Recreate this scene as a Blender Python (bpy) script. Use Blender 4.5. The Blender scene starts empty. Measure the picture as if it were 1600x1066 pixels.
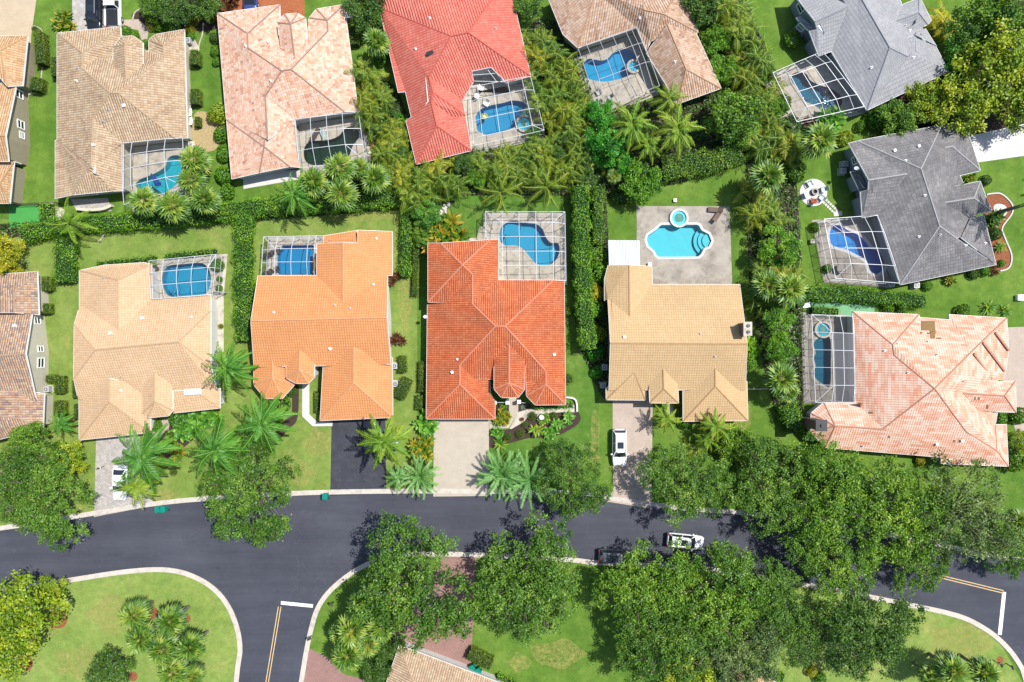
import bpy, bmesh, math, random
import numpy as np
from mathutils import Vector, Matrix
from mathutils.geometry import tessellate_polygon
R = math.radians
HC = 89.0                      # camera height above the lawn, metres
S0 = 12.0                      # photo pixels per metre at ground level
scene = bpy.context.scene
# ------------------------------------------------------------------ camera, sky, sun
cam = bpy.data.cameras.new("camera")
camo = bpy.data.objects.new("camera", cam)
scene.collection.objects.link(camo)
camo.location = (0, 0, HC)
camo.rotation_euler = (0, 0, 0)
cam.sensor_width = 36.0
cam.lens = 36.0 * HC / (1600 / S0)
cam.clip_end = 2000
scene.camera = camo
SUN = Vector((0.49, 0.262, 1.0)).normalized()
world = bpy.data.worlds.new("World")
scene.world = world
world.use_nodes = True
wn = world.node_tree
for n in list(wn.nodes): wn.nodes.remove(n)
sky = wn.nodes.new('ShaderNodeTexSky'); sky.sky_type = 'NISHITA'; sky.sun_disc = False
sky.sun_elevation = math.asin(SUN.z)
sky.sun_rotation = math.atan2(SUN.x, SUN.y)
bgn = wn.nodes.new('ShaderNodeBackground'); bgn.inputs[1].default_value = 0.13
wo = wn.nodes.new('ShaderNodeOutputWorld')
wn.links.new(sky.outputs[0], bgn.inputs[0]); wn.links.new(bgn.outputs[0], wo.inputs[0])
sl = bpy.data.lights.new("sun", 'SUN'); sl.energy = 4.7; sl.angle = R(0.5); sl.color = (1, 0.965, 0.91)
so = bpy.data.objects.new("sun", sl); scene.collection.objects.link(so)
so.rotation_euler = SUN.to_track_quat('Z', 'Y').to_euler(); so.location = (0, 0, 80)
scene.view_settings.view_transform = 'Standard'
scene.view_settings.look = 'None'
scene.view_settings.gamma = 1
scene.view_settings.use_curve_mapping = False
scene.view_settings.exposure = 0.55
scene.cycles.transparent_max_bounces = 16
scene.cycles.max_bounces = 6

# ------------------------------------------------------------------ helpers
C = scene.collection
def P(px, py, z=0.0):
    s = (HC - z) / (HC * S0)
    return Vector(((px - 800) * s, (533 - py) * s, z))
def T(ox, oy, s):
    return lambda x, y: (ox + x / s, oy + y / s)
def lin(h, k=0.5):
    h = h.lstrip('#')
    o = []
    for i in (0, 2, 4):
        c = int(h[i:i + 2], 16) / 255
        o.append((c / 12.92 if c <= .04045 else ((c + .055) / 1.055) ** 2.4) * k)
    return (o[0], o[1], o[2], 1)
def link(o, parent=None):
    C.objects.link(o)
    if parent is not None:
        o.parent = parent
    return o
def tag(o, label, cat, group=None):
    o['label'] = label; o['category'] = cat
    if group: o['group'] = group
    return o
def thing(name, label, cat, loc=(0, 0, 0), rz=0, group=None):
    o = bpy.data.objects.new(name, None); link(o)
    o.location = loc; o.rotation_euler = (0, 0, rz); o.empty_display_size = .3
    return tag(o, label, cat, group)
def struct(o):
    o['kind'] = 'structure'; return o
def dup(root, loc, rz=0, sc=1.0, label=None, group=None):
    r = root.copy(); C.objects.link(r); r.location = loc; r.rotation_euler = (0, 0, rz)
    r.scale = (sc, sc, sc) if not hasattr(sc, '__len__') else sc
    if label: r['label'] = label
    if group: r['group'] = group
    for ch in root.children:
        c = ch.copy(); C.objects.link(c); c.parent = r
        for g in ch.children:
            d = g.copy(); C.objects.link(d); d.parent = c
    return r
def newmesh(name, verts, faces, mats=(), mi=None, uvs=None, smooth=False):
    me = bpy.data.meshes.new(name)
    me.from_pydata([tuple(v) for v in verts], [], faces)
    for m in (mats if isinstance(mats, (list, tuple)) else [mats]): me.materials.append(m)
    if mi: me.polygons.foreach_set('material_index', mi)
    if uvs:
        uv = me.uv_layers.new(name='UVMap')
        flat = [c for f in uvs for p in f for c in p]
        uv.data.foreach_set('uv', flat)
    if smooth: me.polygons.foreach_set('use_smooth', [True] * len(me.polygons))
    me.update()
    return me
def mobj(name, verts, faces, mats, parent=None, **k):
    return link(bpy.data.objects.new(name, newmesh(name, verts, faces, mats, **k)), parent)
class MB:
    """collects boxes, prisms, tubes, discs; build() links them as one mesh object"""
    def __init__(s): s.v = []; s.f = []; s.m = []
    def add(s, vs, fs, m=0):
        b = len(s.v); s.v += [Vector(v) for v in vs]; s.f += [tuple(i + b for i in f) for f in fs]; s.m += [m] * len(fs); return s
    def box(s, c, d, rz=0, m=0, top=1.0):
        hx, hy, hz = d[0] / 2, d[1] / 2, d[2] / 2
        cs, sn = math.cos(rz), math.sin(rz); vs = []
        for k, t in ((-1, 1), (1, top)):
            for x, y in ((-hx, -hy), (hx, -hy), (hx, hy), (-hx, hy)):
                x *= t; y *= t
                vs.append((c[0] + x * cs - y * sn, c[1] + x * sn + y * cs, c[2] + k * hz))
        return s.add(vs, [(3, 2, 1, 0), (4, 5, 6, 7), (0, 1, 5, 4), (1, 2, 6, 5), (2, 3, 7, 6), (3, 0, 4, 7)], m)
    def bar(s, a, b, w, h=None, m=0):
        h = h or w; a = Vector(a); b = Vector(b); d = (b - a)
        if d.length < 1e-5: return s
        d.normalize()
        up = Vector((0, 0, 1)) if abs(d.z) < .95 else Vector((1, 0, 0))
        x = d.cross(up).normalized() * w / 2; y = x.cross(d).normalized() * h / 2
        vs = [a - x - y, a + x - y, a + x + y, a - x + y, b - x - y, b + x - y, b + x + y, b - x + y]
        return s.add(vs, [(0, 1, 2, 3), (7, 6, 5, 4), (0, 4, 5, 1), (1, 5, 6, 2), (2, 6, 7, 3), (3, 7, 4, 0)], m)
    def tube(s, pts, rads, n=7, m=0, caps=True):
        rings = []; pts = [Vector(p) for p in pts]
        for i, p in enumerate(pts):
            d = (pts[min(i + 1, len(pts) - 1)] - pts[max(i - 1, 0)]).normalized()
            up = Vector((0, 0, 1)) if abs(d.z) < .9 else Vector((1, 0, 0))
            x = d.cross(up).normalized(); y = x.cross(d).normalized()
            rings.append([p + (x * math.cos(a) + y * math.sin(a)) * rads[i] for a in [2 * math.pi * k / n for k in range(n)]])
        vs = [v for r in rings for v in r]; fs = []
        for i in range(len(pts) - 1):
            for k in range(n):
                a = i * n + k; b = i * n + (k + 1) % n
                fs.append((a, b, b + n, a + n))
        if caps: fs += [tuple(range(n))[::-1], tuple(range((len(pts) - 1) * n, len(pts) * n))]
        return s.add(vs, fs, m)
    def cyl(s, c, r, h, n=12, m=0, r2=None):
        r2 = r if r2 is None else r2
        vs = [(c[0] + r * math.cos(2 * math.pi * k / n), c[1] + r * math.sin(2 * math.pi * k / n), c[2]) for k in range(n)]
        vs += [(c[0] + r2 * math.cos(2 * math.pi * k / n), c[1] + r2 * math.sin(2 * math.pi * k / n), c[2] + h) for k in range(n)]
        fs = [(k, (k + 1) % n, n + (k + 1) % n, n + k) for k in range(n)] + [tuple(range(n))[::-1], tuple(range(n, 2 * n))]
        return s.add(vs, fs, m)
    def ring(s, c, r0, r1, h, n=24, m=0, a0=0, a1=2 * math.pi):
        vs = []; cl = abs(a1 - a0 - 2 * math.pi) < 1e-6; N = n if cl else n + 1
        for k in range(N):
            a = a0 + (a1 - a0) * k / n; cs, sn = math.cos(a), math.sin(a)
            for r, z in ((r0, 0), (r1, 0), (r1, h), (r0, h)): vs.append((c[0] + r * cs, c[1] + r * sn, c[2] + z))
        fs = []
        for k in range(n):
            a = 4 * k; b = 4 * ((k + 1) % N)
            for j in range(4): fs.append((a + j, b + j, b + (j + 1) % 4, a + (j + 1) % 4))
        if not cl: fs += [(0, 1, 2, 3), (4 * n + 3, 4 * n + 2, 4 * n + 1, 4 * n)]
        return s.add(vs, fs, m)
    def build(s, name, mats, parent=None, smooth=False):
        o = mobj(name, s.v, s.f, mats, parent, mi=s.m, smooth=smooth)
        bm = bmesh.new(); bm.from_mesh(o.data); bmesh.ops.recalc_face_normals(bm, faces=bm.faces); bm.to_mesh(o.data); bm.free()
        return o
def smooth_loop(pts, n=6, closed=True):
    out = []; N = len(pts)
    rng = range(N) if closed else range(N - 1)
    for i in rng:
        if closed: p0, p1, p2, p3 = pts[i - 1], pts[i], pts[(i + 1) % N], pts[(i + 2) % N]
        else: p0, p1, p2, p3 = pts[max(i - 1, 0)], pts[i], pts[i + 1], pts[min(i + 2, N - 1)]
        for k in range(n):
            t = k / n
            out.append(tuple(.5 * ((2 * p1[j]) + (-p0[j] + p2[j]) * t + (2 * p0[j] - 5 * p1[j] + 4 * p2[j] - p3[j]) * t * t + (-p0[j] + 3 * p1[j] - 3 * p2[j] + p3[j]) * t ** 3) for j in (0, 1)))
    if not closed: out.append(tuple(pts[-1]))
    return out
def offset_loop(pts, d, closed=True):
    """pts 2d; positive d = to the left of the walking direction"""
    N = len(pts); out = []
    for i in range(N):
        p = Vector(pts[i][:2])
        a = Vector(pts[i - 1][:2]) if (closed or i > 0) else None
        b = Vector(pts[(i + 1) % N][:2]) if (closed or i < N - 1) else None
        d1 = (p - a).normalized() if a is not None else (b - p).normalized()
        d2 = (b - p).normalized() if b is not None else d1
        n1 = Vector((-d1.y, d1.x)); n2 = Vector((-d2.y, d2.x)); n = (n1 + n2)
        if n.length < 1e-6: n = n1
        n.normalize(); k = d / max(.35, n.dot(n1)); out.append((p.x + n.x * k, p.y + n.y * k))
    return out
def area2(pts): return sum(pts[i - 1][0] * pts[i][1] - pts[i][0] * pts[i - 1][1] for i in range(len(pts))) / 2
def sheet(name, outline, z, mat, holes=(), parent=None, thick=0):
    """flat polygon (world xy) with holes"""
    outline = list(outline)
    if area2(outline) < 0: outline = outline[::-1]
    loops = [[Vector((p[0], p[1], 0)) for p in outline]] + [[Vector((p[0], p[1], 0)) for p in (h if area2(h) < 0 else list(h)[::-1])] for h in holes]
    tris = tessellate_polygon(loops)
    vs = [Vector((v.x, v.y, z)) for l in loops for v in l]; fs = []
    for t in tris:
        a, b, c = [vs[i] for i in t]
        fs.append(tuple(t) if (b - a).cross(c - a).z > 0 else tuple(t)[::-1])
    if thick:
        n = len(vs); vs += [Vector((v.x, v.y, z - thick)) for v in vs]; b = 0
        for l in loops:
            for i in range(len(l)):
                j = (i + 1) % len(l); fs.append((b + i, b + i + n, b + j + n, b + j))
            b += len(l)
    return mobj(name, vs, fs, mat, parent)
def pxl(pts, z=0.0, f=None):
    return [tuple(P(*(f(*p) if f else p), z)[:2]) for p in pts]

# ------------------------------------------------------------------ materials
def nodes(name):
    m = bpy.data.materials.new(name); m.use_nodes = True; nt = m.node_tree
    for n in list(nt.nodes): nt.nodes.remove(n)
    o = nt.nodes.new('ShaderNodeOutputMaterial')
    def N(t, **k):
        n = nt.nodes.new('ShaderNode' + t)
        for a, b in k.items(): setattr(n, a, b)
        return n
    return m, nt, N, nt.links.new, o
def ramp(N, cols, interp='LINEAR'):
    r = N('ValToRGB'); r.color_ramp.interpolation = interp
    el = r.color_ramp.elements
    while len(el) < len(cols): el.new(.5)
    for i, c in enumerate(cols):
        if len(c) == 2: p, c = c
        else: p = i / max(1, len(cols) - 1)
        el[i].position = p; el[i].color = c
    return r
def mixc(N, L, a, b, f, mode='MIX'):
    m = N('Mix', data_type='RGBA', blend_type=mode)
    for s, v in ((m.inputs[6], a), (m.inputs[7], b), (m.inputs[0], f)):
        if hasattr(v, 'links') or hasattr(v, 'is_linked'): L(v, s)
        else: s.default_value = v
    return m.outputs[2]
def basic(name, col, rough=.7, var=.12, scale=1.2, bump=.0, metal=0, bscale=30, spec=.3, stain=None, staincol=None):
    m, nt, N, L, o = nodes(name)
    b = N('BsdfPrincipled'); b.inputs['Roughness'].default_value = rough; b.inputs['Metallic'].default_value = metal
    b.inputs['Specular IOR Level'].default_value = spec
    g = N('NewGeometry')
    n1 = N('TexNoise'); n1.inputs['Scale'].default_value = scale; n1.inputs['Detail'].default_value = 8; n1.inputs['Roughness'].default_value = .65
    L(g.outputs['Position'], n1.inputs['Vector'])
    c = col if not isinstance(col, str) else lin(col)
    d = tuple(x * (1 - var * 1.6) for x in c[:3]) + (1,); h = tuple(min(1, x * (1 + var)) for x in c[:3]) + (1,)
    r = ramp(N, [(.3, d), (.7, h)]); L(n1.outputs[0], r.inputs[0]); out = r.outputs[0]
    if stain:
        n3 = N('TexNoise'); n3.inputs['Scale'].default_value = stain; n3.inputs['Detail'].default_value = 10; n3.inputs['Roughness'].default_value = .7
        L(g.outputs['Position'], n3.inputs['Vector'])
        rr = ramp(N, [(.48, (0, 0, 0, 1)), (.66, (1, 1, 1, 1))]); L(n3.outputs[0], rr.inputs[0])
        out = mixc(N, L, out, staincol, rr.outputs[0])
    L(out, b.inputs['Base Color'])
    if bump:
        n2 = N('TexNoise'); n2.inputs['Scale'].default_value = bscale; n2.inputs['Detail'].default_value = 4
        L(g.outputs['Position'], n2.inputs['Vector'])
        bp = N('Bump'); bp.inputs['Strength'].default_value = 1; bp.inputs['Distance'].default_value = bump
        L(n2.outputs[0], bp.inputs['Height']); L(bp.outputs[0], b.inputs['Normal'])
    L(b.outputs[0], o.inputs[0])
    return m
def mth(N, L, op, a, b=None, c=None):
    n = N('Math', operation=op)
    for i, v in enumerate((a, b, c)):
        if v is None: continue
        if hasattr(v, 'is_linked'): L(v, n.inputs[i])
        else: n.inputs[i].default_value = v
    return n.outputs[0]
def rooftiles(name, cols, tw=.30, th=.38, rib=.045, course=.03, wear=.25, streak=1, rough=.75, weather=None, groove=.35, cscale=None, dist=True):
    """cols: colours of single tiles, picked at random; uv is in metres (u along the eave, v up the slope)"""
    m, nt, N, L, o = nodes(name)
    b = N('BsdfPrincipled'); b.inputs['Roughness'].default_value = rough; b.inputs['Specular IOR Level'].default_value = .25
    uv = N('UVMap'); sx = N('SeparateXYZ'); L(uv.outputs[0], sx.inputs[0])
    u = mth(N, L, 'DIVIDE', sx.outputs[0], tw); v = mth(N, L, 'DIVIDE', sx.outputs[1], th)
    vf = mth(N, L, 'FLOOR', v)
    us = mth(N, L, 'DIVIDE', u, streak); uo = mth(N, L, 'ADD', us, mth(N, L, 'MULTIPLY', mth(N, L, 'MODULO', vf, 2.0), .5 if streak > 1 else 0.0)); uf = mth(N, L, 'FLOOR', uo)
    cb = N('CombineXYZ'); L(uf, cb.inputs[0]); L(vf, cb.inputs[1])
    wn_ = N('TexWhiteNoise', noise_dimensions='3D'); L(cb.outputs[0], wn_.inputs['Vector'])
    # neighbouring tiles tend to share a batch colour
    nz = N('TexNoise'); nz.inputs['Scale'].default_value = .35; nz.inputs['Detail'].default_value = 3; L(cb.outputs[0], nz.inputs['Vector'])
    val = mth(N, L, 'ADD', mth(N, L, 'MULTIPLY', wn_.outputs[0], .72), mth(N, L, 'MULTIPLY', mth(N, L, 'SUBTRACT', nz.outputs[0], .36), .9))
    r = ramp(N, cols, 'LINEAR'); L(val, r.inputs[0])
    g = N('NewGeometry')
    n2 = N('TexNoise'); n2.inputs['Scale'].default_value = .22; n2.inputs['Detail'].default_value = 9; n2.inputs['Roughness'].default_value = .68
    L(g.outputs['Position'], n2.inputs['Vector'])
    r2 = ramp(N, [(.32, (1 - wear, 1 - wear, 1 - wear * .9, 1)), (.66, (1.06, 1.06, 1.06, 1))]); L(n2.outputs[0], r2.inputs[0])
    col = mixc(N, L, r.outputs[0], r2.outputs[0], 1.0, 'MULTIPLY')
    n5 = N('TexNoise'); n5.inputs['Scale'].default_value = 6; n5.inputs['Detail'].default_value = 4; L(g.outputs['Position'], n5.inputs['Vector'])
    r5 = ramp(N, [(.3, (.93, .93, .93, 1)), (.7, (1.05, 1.05, 1.05, 1))]); L(n5.outputs[0], r5.inputs[0])
    col = mixc(N, L, col, r5.outputs[0], 1.0, 'MULTIPLY')
    if weather:
        n3 = N('TexNoise'); n3.inputs['Scale'].default_value = .16; n3.inputs['Detail'].default_value = 8; n3.inputs['Roughness'].default_value = .7
        mp = N('Mapping'); mp.inputs['Location'].default_value = (31, 7, 0); L(g.outputs['Position'], mp.inputs[0]); L(mp.outputs[0], n3.inputs['Vector'])
        rr = ramp(N, [(.45, (0, 0, 0, 1)), (.7, (.8, .8, .8, 1))]); L(n3.outputs[0], rr.inputs[0])
        col = mixc(N, L, col, weather, rr.outputs[0])
    # shade in the grooves between barrels and under each course, painted into the colour
    fu = mth(N, L, 'FRACT', u); fv = mth(N, L, 'FRACT', v)
    pu = mth(N, L, 'ABSOLUTE', mth(N, L, 'SUBTRACT', fu, .5))            # .5 at the groove
    gr = N('MapRange'); gr.inputs[1].default_value = .30; gr.inputs[2].default_value = .5; gr.inputs[3].default_value = 0; gr.inputs[4].default_value = groove * (1 if rib > .01 else .3)
    L(pu, gr.inputs[0])
    gv = N('MapRange'); gv.inputs[1].default_value = .80; gv.inputs[2].default_value = 1.0; gv.inputs[3].default_value = 0; gv.inputs[4].default_value = groove * .8
    L(fv, gv.inputs[0])
    gs = mth(N, L, 'MAXIMUM', gr.outputs[0], gv.outputs[0])
    dk = N('Mix', data_type='RGBA', blend_type='MULTIPLY'); L(gs, dk.inputs[0]); L(col, dk.inputs[6]); dk.inputs[7].default_value = (.30, .26, .24, 1)
    L(dk.outputs[2], b.inputs['Base Color'])
    hb = mth(N, L, 'MULTIPLY', mth(N, L, 'COSINE', mth(N, L, 'MULTIPLY', mth(N, L, 'SUBTRACT', fu, .5), 2 * math.pi)), rib)
    hv = mth(N, L, 'MULTIPLY', mth(N, L, 'SUBTRACT', 1.0, fv), course)
    bp = N('Bump'); bp.inputs['Strength'].default_value = 1; bp.inputs['Distance'].default_value = 1.0
    L(mth(N, L, 'ADD', hb, hv), bp.inputs['Height']); L(bp.outputs[0], b.inputs['Normal'])
    L(b.outputs[0], o.inputs[0])
    return m
def grassmat(name, cols, dry=None, stripe=0, fine=.5):
    m, nt, N, L, o = nodes(name)
    b = N('BsdfPrincipled'); b.inputs['Roughness'].default_value = .9; b.inputs['Specular IOR Level'].default_value = .1
    g = N('NewGeometry')
    def nz(s, det=8, ro=.65, loc=(0, 0, 0)):
        mp = N('Mapping'); mp.inputs['Location'].default_value = loc; L(g.outputs['Position'], mp.inputs[0])
        n = N('TexNoise'); n.inputs['Scale'].default_value = s; n.inputs['Detail'].default_value = det; n.inputs['Roughness'].default_value = ro
        L(mp.outputs[0], n.inputs['Vector']); return n.outputs[0]
    r = ramp(N, cols); L(nz(.16, 10, .7), r.inputs[0]); col = r.outputs[0]
    if dry:
        rr = ramp(N, [(.53, (0, 0, 0, 1)), (.72, (.75, .75, .75, 1))]); L(nz(.33, 12, .75, (13, 5, 0)), rr.inputs[0])
        col = mixc(N, L, col, dry, rr.outputs[0])
    r3 = ramp(N, [(.28, (.55, .6, .55, 1)), (.72, (1.35, 1.3, 1.3, 1))]); L(nz(5, 6, .8), r3.inputs[0])
    col = mixc(N, L, col, r3.outputs[0], fine, 'MULTIPLY')
    r4 = ramp(N, [(.3, (.6, .62, .6, 1)), (.7, (1.3, 1.3, 1.2, 1))]); L(nz(1.1, 6, .7, (3, 9, 0)), r4.inputs[0])
    col = mixc(N, L, col, r4.outputs[0], .55, 'MULTIPLY')
    if stripe:
        w = N('TexWave'); w.inputs['Scale'].default_value = stripe; w.inputs['Distortion'].default_value = 1.5; w.inputs['Detail'].default_value = 2
        L(g.outputs['Position'], w.inputs[0])
        r6 = ramp(N, [(0, (.9, .92, .9, 1)), (1, (1.07, 1.06, 1.05, 1))]); L(w.outputs[1], r6.inputs[0])
        col = mixc(N, L, col, r6.outputs[0], .6, 'MULTIPLY')
    L(col, b.inputs['Base Color'])
    bp = N('Bump'); bp.inputs['Strength'].default_value = 1; bp.inputs['Distance'].default_value = .05
    L(nz(9, 6, .8), bp.inputs['Height']); L(bp.outputs[0], b.inputs['Normal'])
    L(b.outputs[0], o.inputs[0]); return m
def leafmat(name, cols, trans=.24, gloss=.03, objvar=.12, rough=.5):
    m, nt, N, L, o = nodes(name)
    at = N('Attribute'); at.attribute_name = 't'
    oi = N('ObjectInfo')
    val = mth(N, L, 'ADD', at.outputs['Fac'], mth(N, L, 'MULTIPLY', mth(N, L, 'SUBTRACT', oi.outputs['Random'], .5), objvar))
    r = ramp(N, cols); L(val, r.inputs[0])
    d = N('BsdfDiffuse'); L(r.outputs[0], d.inputs[0])
    tr = N('BsdfTranslucent'); tc = mixc(N, L, r.outputs[0], (1.5, 1.35, .45, 1), 1.0, 'MULTIPLY'); L(tc, tr.inputs[0])
    gl = N('BsdfGlossy'); gl.inputs['Roughness'].default_value = rough; gl.inputs['Color'].default_value = (.9, 1, .9, 1)
    m1 = N('MixShader'); m1.inputs[0].default_value = trans; L(d.outputs[0], m1.inputs[1]); L(tr.outputs[0], m1.inputs[2])
    m2 = N('MixShader'); m2.inputs[0].default_value = gloss; L(m1.outputs[0], m2.inputs[1]); L(gl.outputs[0], m2.inputs[2])
    L(m2.outputs[0], o.inputs[0]); return m
def pavermat(name, c1, c2, mortar, w=.4, h=.2, rot=0, var=.5):
    m, nt, N, L, o = nodes(name)
    b = N('BsdfPrincipled'); b.inputs['Roughness'].default_value = .85; b.inputs['Specular IOR Level'].default_value = .2
    g = N('NewGeometry'); mp = N('Mapping'); mp.inputs['Rotation'].default_value = (0, 0, R(rot)); L(g.outputs['Position'], mp.inputs[0])
    t = N('TexBrick'); t.inputs['Scale'].default_value = 1; t.inputs['Brick Width'].default_value = w; t.inputs['Row Height'].default_value = h
    t.inputs['Mortar Size'].default_value = .012; t.inputs['Color1'].default_value = c1; t.inputs['Color2'].default_value = c2; t.inputs['Mortar'].default_value = mortar
    L(mp.outputs[0], t.inputs['Vector'])
    n = N('TexNoise'); n.inputs['Scale'].default_value = .6; n.inputs['Detail'].default_value = 10; n.inputs['Roughness'].default_value = .7; L(g.outputs['Position'], n.inputs['Vector'])
    r = ramp(N, [(.3, (1 - var * .4,) * 3 + (1,)), (.7, (1.08, 1.08, 1.08, 1))]); L(n.outputs[0], r.inputs[0])
    L(mixc(N, L, t.outputs[0], r.outputs[0], 1.0, 'MULTIPLY'), b.inputs['Base Color'])
    bp = N('Bump'); bp.inputs['Distance'].default_value = .01; L(t.outputs[1], bp.inputs['Height']); bp.invert = True; L(bp.outputs[0], b.inputs['Normal'])
    L(b.outputs[0], o.inputs[0]); return m
def watermat(name, tint, clear=.9):
    m, nt, N, L, o = nodes(name)
    tr = N('BsdfTransparent'); tr.inputs[0].default_value = tint
    gl = N('BsdfGlossy'); gl.inputs['Roughness'].default_value = .03
    fr = N('Fresnel'); fr.inputs[0].default_value = 1.33
    g = N('NewGeometry'); n = N('TexNoise'); n.inputs['Scale'].default_value = 5; n.inputs['Detail'].default_value = 3; L(g.outputs['Position'], n.inputs['Vector'])
    bp = N('Bump'); bp.inputs['Distance'].default_value = .010; L(n.outputs[0], bp.inputs['Height']); L(bp.outputs[0], gl.inputs['Normal']); L(bp.outputs[0], fr.inputs['Normal'])
    mx = N('MixShader'); L(fr.outputs[0], mx.inputs[0]); L(tr.outputs[0], mx.inputs[1]); L(gl.outputs[0], mx.inputs[2])
    L(mx.outputs[0], o.inputs[0]); return m
def screenmat(name, a=.22, col=(.03, .035, .04, 1)):
    m, nt, N, L, o = nodes(name)
    tr = N('BsdfTransparent'); d = N('BsdfDiffuse'); d.inputs[0].default_value = col
    mx = N('MixShader'); mx.inputs[0].default_value = a; L(tr.outputs[0], mx.inputs[1]); L(d.outputs[0], mx.inputs[2]); L(mx.outputs[0], o.inputs[0]); return m
def plaster(name, col):
    """pool plaster with the wandering net of light that moving water throws kept as a faint mottling of the finish"""
    return basic(name, col, rough=.6, var=.10, scale=1.6, bump=0)
M = {}
M['white'] = basic('white_paint', (.78, .78, .76, 1), .5, .04)
M['white_metal'] = basic('white_powder_coated_metal', (.50, .52, .55, 1), .35, .02)
M['bronze'] = basic('bronze_metal', (.06, .05, .045, 1), .4, .05)
M['gray_metal'] = basic('gray_metal', (.35, .36, .37, 1), .4, .05)
M['dark'] = basic('dark_plastic', (.02, .022, .025, 1), .4, .1)
M['rubber'] = basic('tyre_rubber', (.02, .02, .02, 1), .8, .1)
M['glass'] = basic('window_glass', (.015, .02, .025, 1), .06, .0, spec=.9)
M['asphalt'] = basic('asphalt', '#595b67', .85, .07, .5, .008, bscale=25, stain=.22, staincol=lin('#62646e'))
def asphaltmat():
    m, nt, N, L, o = nodes('asphalt')
    b = N('BsdfPrincipled'); b.inputs['Roughness'].default_value = .85; b.inputs['Specular IOR Level'].default_value = .2
    g = N('NewGeometry')
    def nz(sc, det, loc, scale=(1, 1, 1), ro=.65, rot=0):
        mp = N('Mapping'); mp.inputs['Location'].default_value = loc; mp.inputs['Scale'].default_value = scale; mp.inputs['Rotation'].default_value = (0, 0, rot); L(g.outputs['Position'], mp.inputs[0])
        n = N('TexNoise'); n.inputs['Scale'].default_value = sc; n.inputs['Detail'].default_value = det; n.inputs['Roughness'].default_value = ro; L(mp.outputs[0], n.inputs['Vector']); return n.outputs[0]
    r = ramp(N, [(.3, lin('#4e505b')), (.7, lin('#60636e'))]); L(nz(.12, 10, (0, 0, 0), ro=.7), r.inputs[0]); col = r.outputs[0]
    r1 = ramp(N, [(.36, (.86, .86, .88, 1)), (.64, (1.16, 1.15, 1.13, 1))]); L(nz(.5, 7, (4, 2, 0), (.09, 1.1, 1), .6, .04), r1.inputs[0]); col = mixc(N, L, col, r1.outputs[0], .8, 'MULTIPLY')
    r2 = ramp(N, [(.60, (0, 0, 0, 1)), (.74, (.5, .5, .5, 1))]); L(nz(.8, 9, (9, 9, 0), ro=.75), r2.inputs[0]); col = mixc(N, L, col, lin('#7c7e88'), r2.outputs[0])
    v = N('TexVoronoi', feature='DISTANCE_TO_EDGE'); v.inputs['Scale'].default_value = .11; mp = N('Mapping'); wv = N('TexNoise'); wv.inputs['Scale'].default_value = .5; wv.inputs['Detail'].default_value = 5
    L(g.outputs['Position'], wv.inputs['Vector']); ad = N('VectorMath', operation='ADD'); sc_ = N('VectorMath', operation='SCALE'); sc_.inputs['Scale'].default_value = 3.0; L(wv.outputs[1], sc_.inputs[0]); L(g.outputs['Position'], ad.inputs[0]); L(sc_.outputs[0], ad.inputs[1]); L(ad.outputs[0], v.inputs['Vector'])
    r3 = ramp(N, [(.0, (.16, .16, .16, 1)), (.005, (0, 0, 0, 1))]); L(v.outputs['Distance'], r3.inputs[0]); col = mixc(N, L, col, lin('#84868e'), r3.outputs[0])
    r4 = ramp(N, [(.66, (0, 0, 0, 1)), (.76, (.5, .5, .5, 1))]); L(nz(.45, 6, (31, 17, 0), ro=.6), r4.inputs[0]); col = mixc(N, L, col, lin('#33343c'), r4.outputs[0])
    r5 = ramp(N, [(.3, (.85, .85, .85, 1)), (.7, (1.14, 1.14, 1.14, 1))]); L(nz(9, 6, (0, 0, 0), ro=.8), r5.inputs[0]); col = mixc(N, L, col, r5.outputs[0], .8, 'MULTIPLY')
    L(col, b.inputs['Base Color']); L(b.outputs[0], o.inputs[0]); return m
M['asphalt'] = asphaltmat()
M['asphalt2'] = basic('sealed_asphalt', '#484a55', .7, .16, .5, .006, stain=.9, staincol=lin('#56585f'))
M['kerb'] = basic('kerb_concrete', lin('#ece2d4', .53), .85, .06, 1.5, .004, stain=1.1, staincol=lin('#d4ccbe'))
M['paint'] = basic('road_paint_white', (.62, .62, .62, 1), .7, .1, 3)
M['ypaint'] = basic('road_paint_yellow', (.52, .37, .17, 1), .7, .1, 3)
M['concrete'] = basic('concrete', lin('#e8ddca', .54), .85, .10, 1.2, .004, stain=.9, staincol=lin('#b5ad9e'))
M['whiteconcrete'] = basic('bright_concrete', lin('#f3efec', .52), .85, .05, 1.2, .003)
M['stained'] = basic('stained_concrete', '#cdc3b4', .85, .14, .7, .004, stain=.45, staincol=lin('#9c9288'))
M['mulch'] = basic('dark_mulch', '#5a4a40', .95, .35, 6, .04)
M['redmulch'] = basic('red_mulch', '#b5704c', .95, .3, 6, .03)
M['straw'] = basic('gravel_bed', '#d8c08c', .95, .25, 5, .03)
M['coping'] = basic('pool_coping', '#e6dccc', .8, .1, 4)
M['wall_cream'] = basic('stucco_cream', lin('#cfc8b4', .74), .9, .06, 2, .006)
M['wall_khaki'] = basic('stucco_khaki', lin('#a49a80', .74), .9, .06, 2, .006)
M['wall_white'] = basic('stucco_white', lin('#e2e0dc', .74), .9, .05, 2, .006)
M['wall_blue'] = basic('stucco_gray_blue', '#aab4bc', .9, .05, 2, .006)
M['trunk'] = basic('palm_bark', '#9a9080', .9, .25, 6, .02)
M['bark'] = basic('oak_bark', '#8a8072', .9, .3, 6, .02)
M['screen'] = screenmat('cage_screen', .15, (.07, .07, .075, 1))
M['screenwall'] = screenmat('cage_wall_screen', .45, (.16,.16,.17,1))
M['water'] = watermat('pool_water', (.56, .92, .95, 1))
M['watergreen'] = watermat('green_pool_water', (.34, .52, .46, 1))
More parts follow.
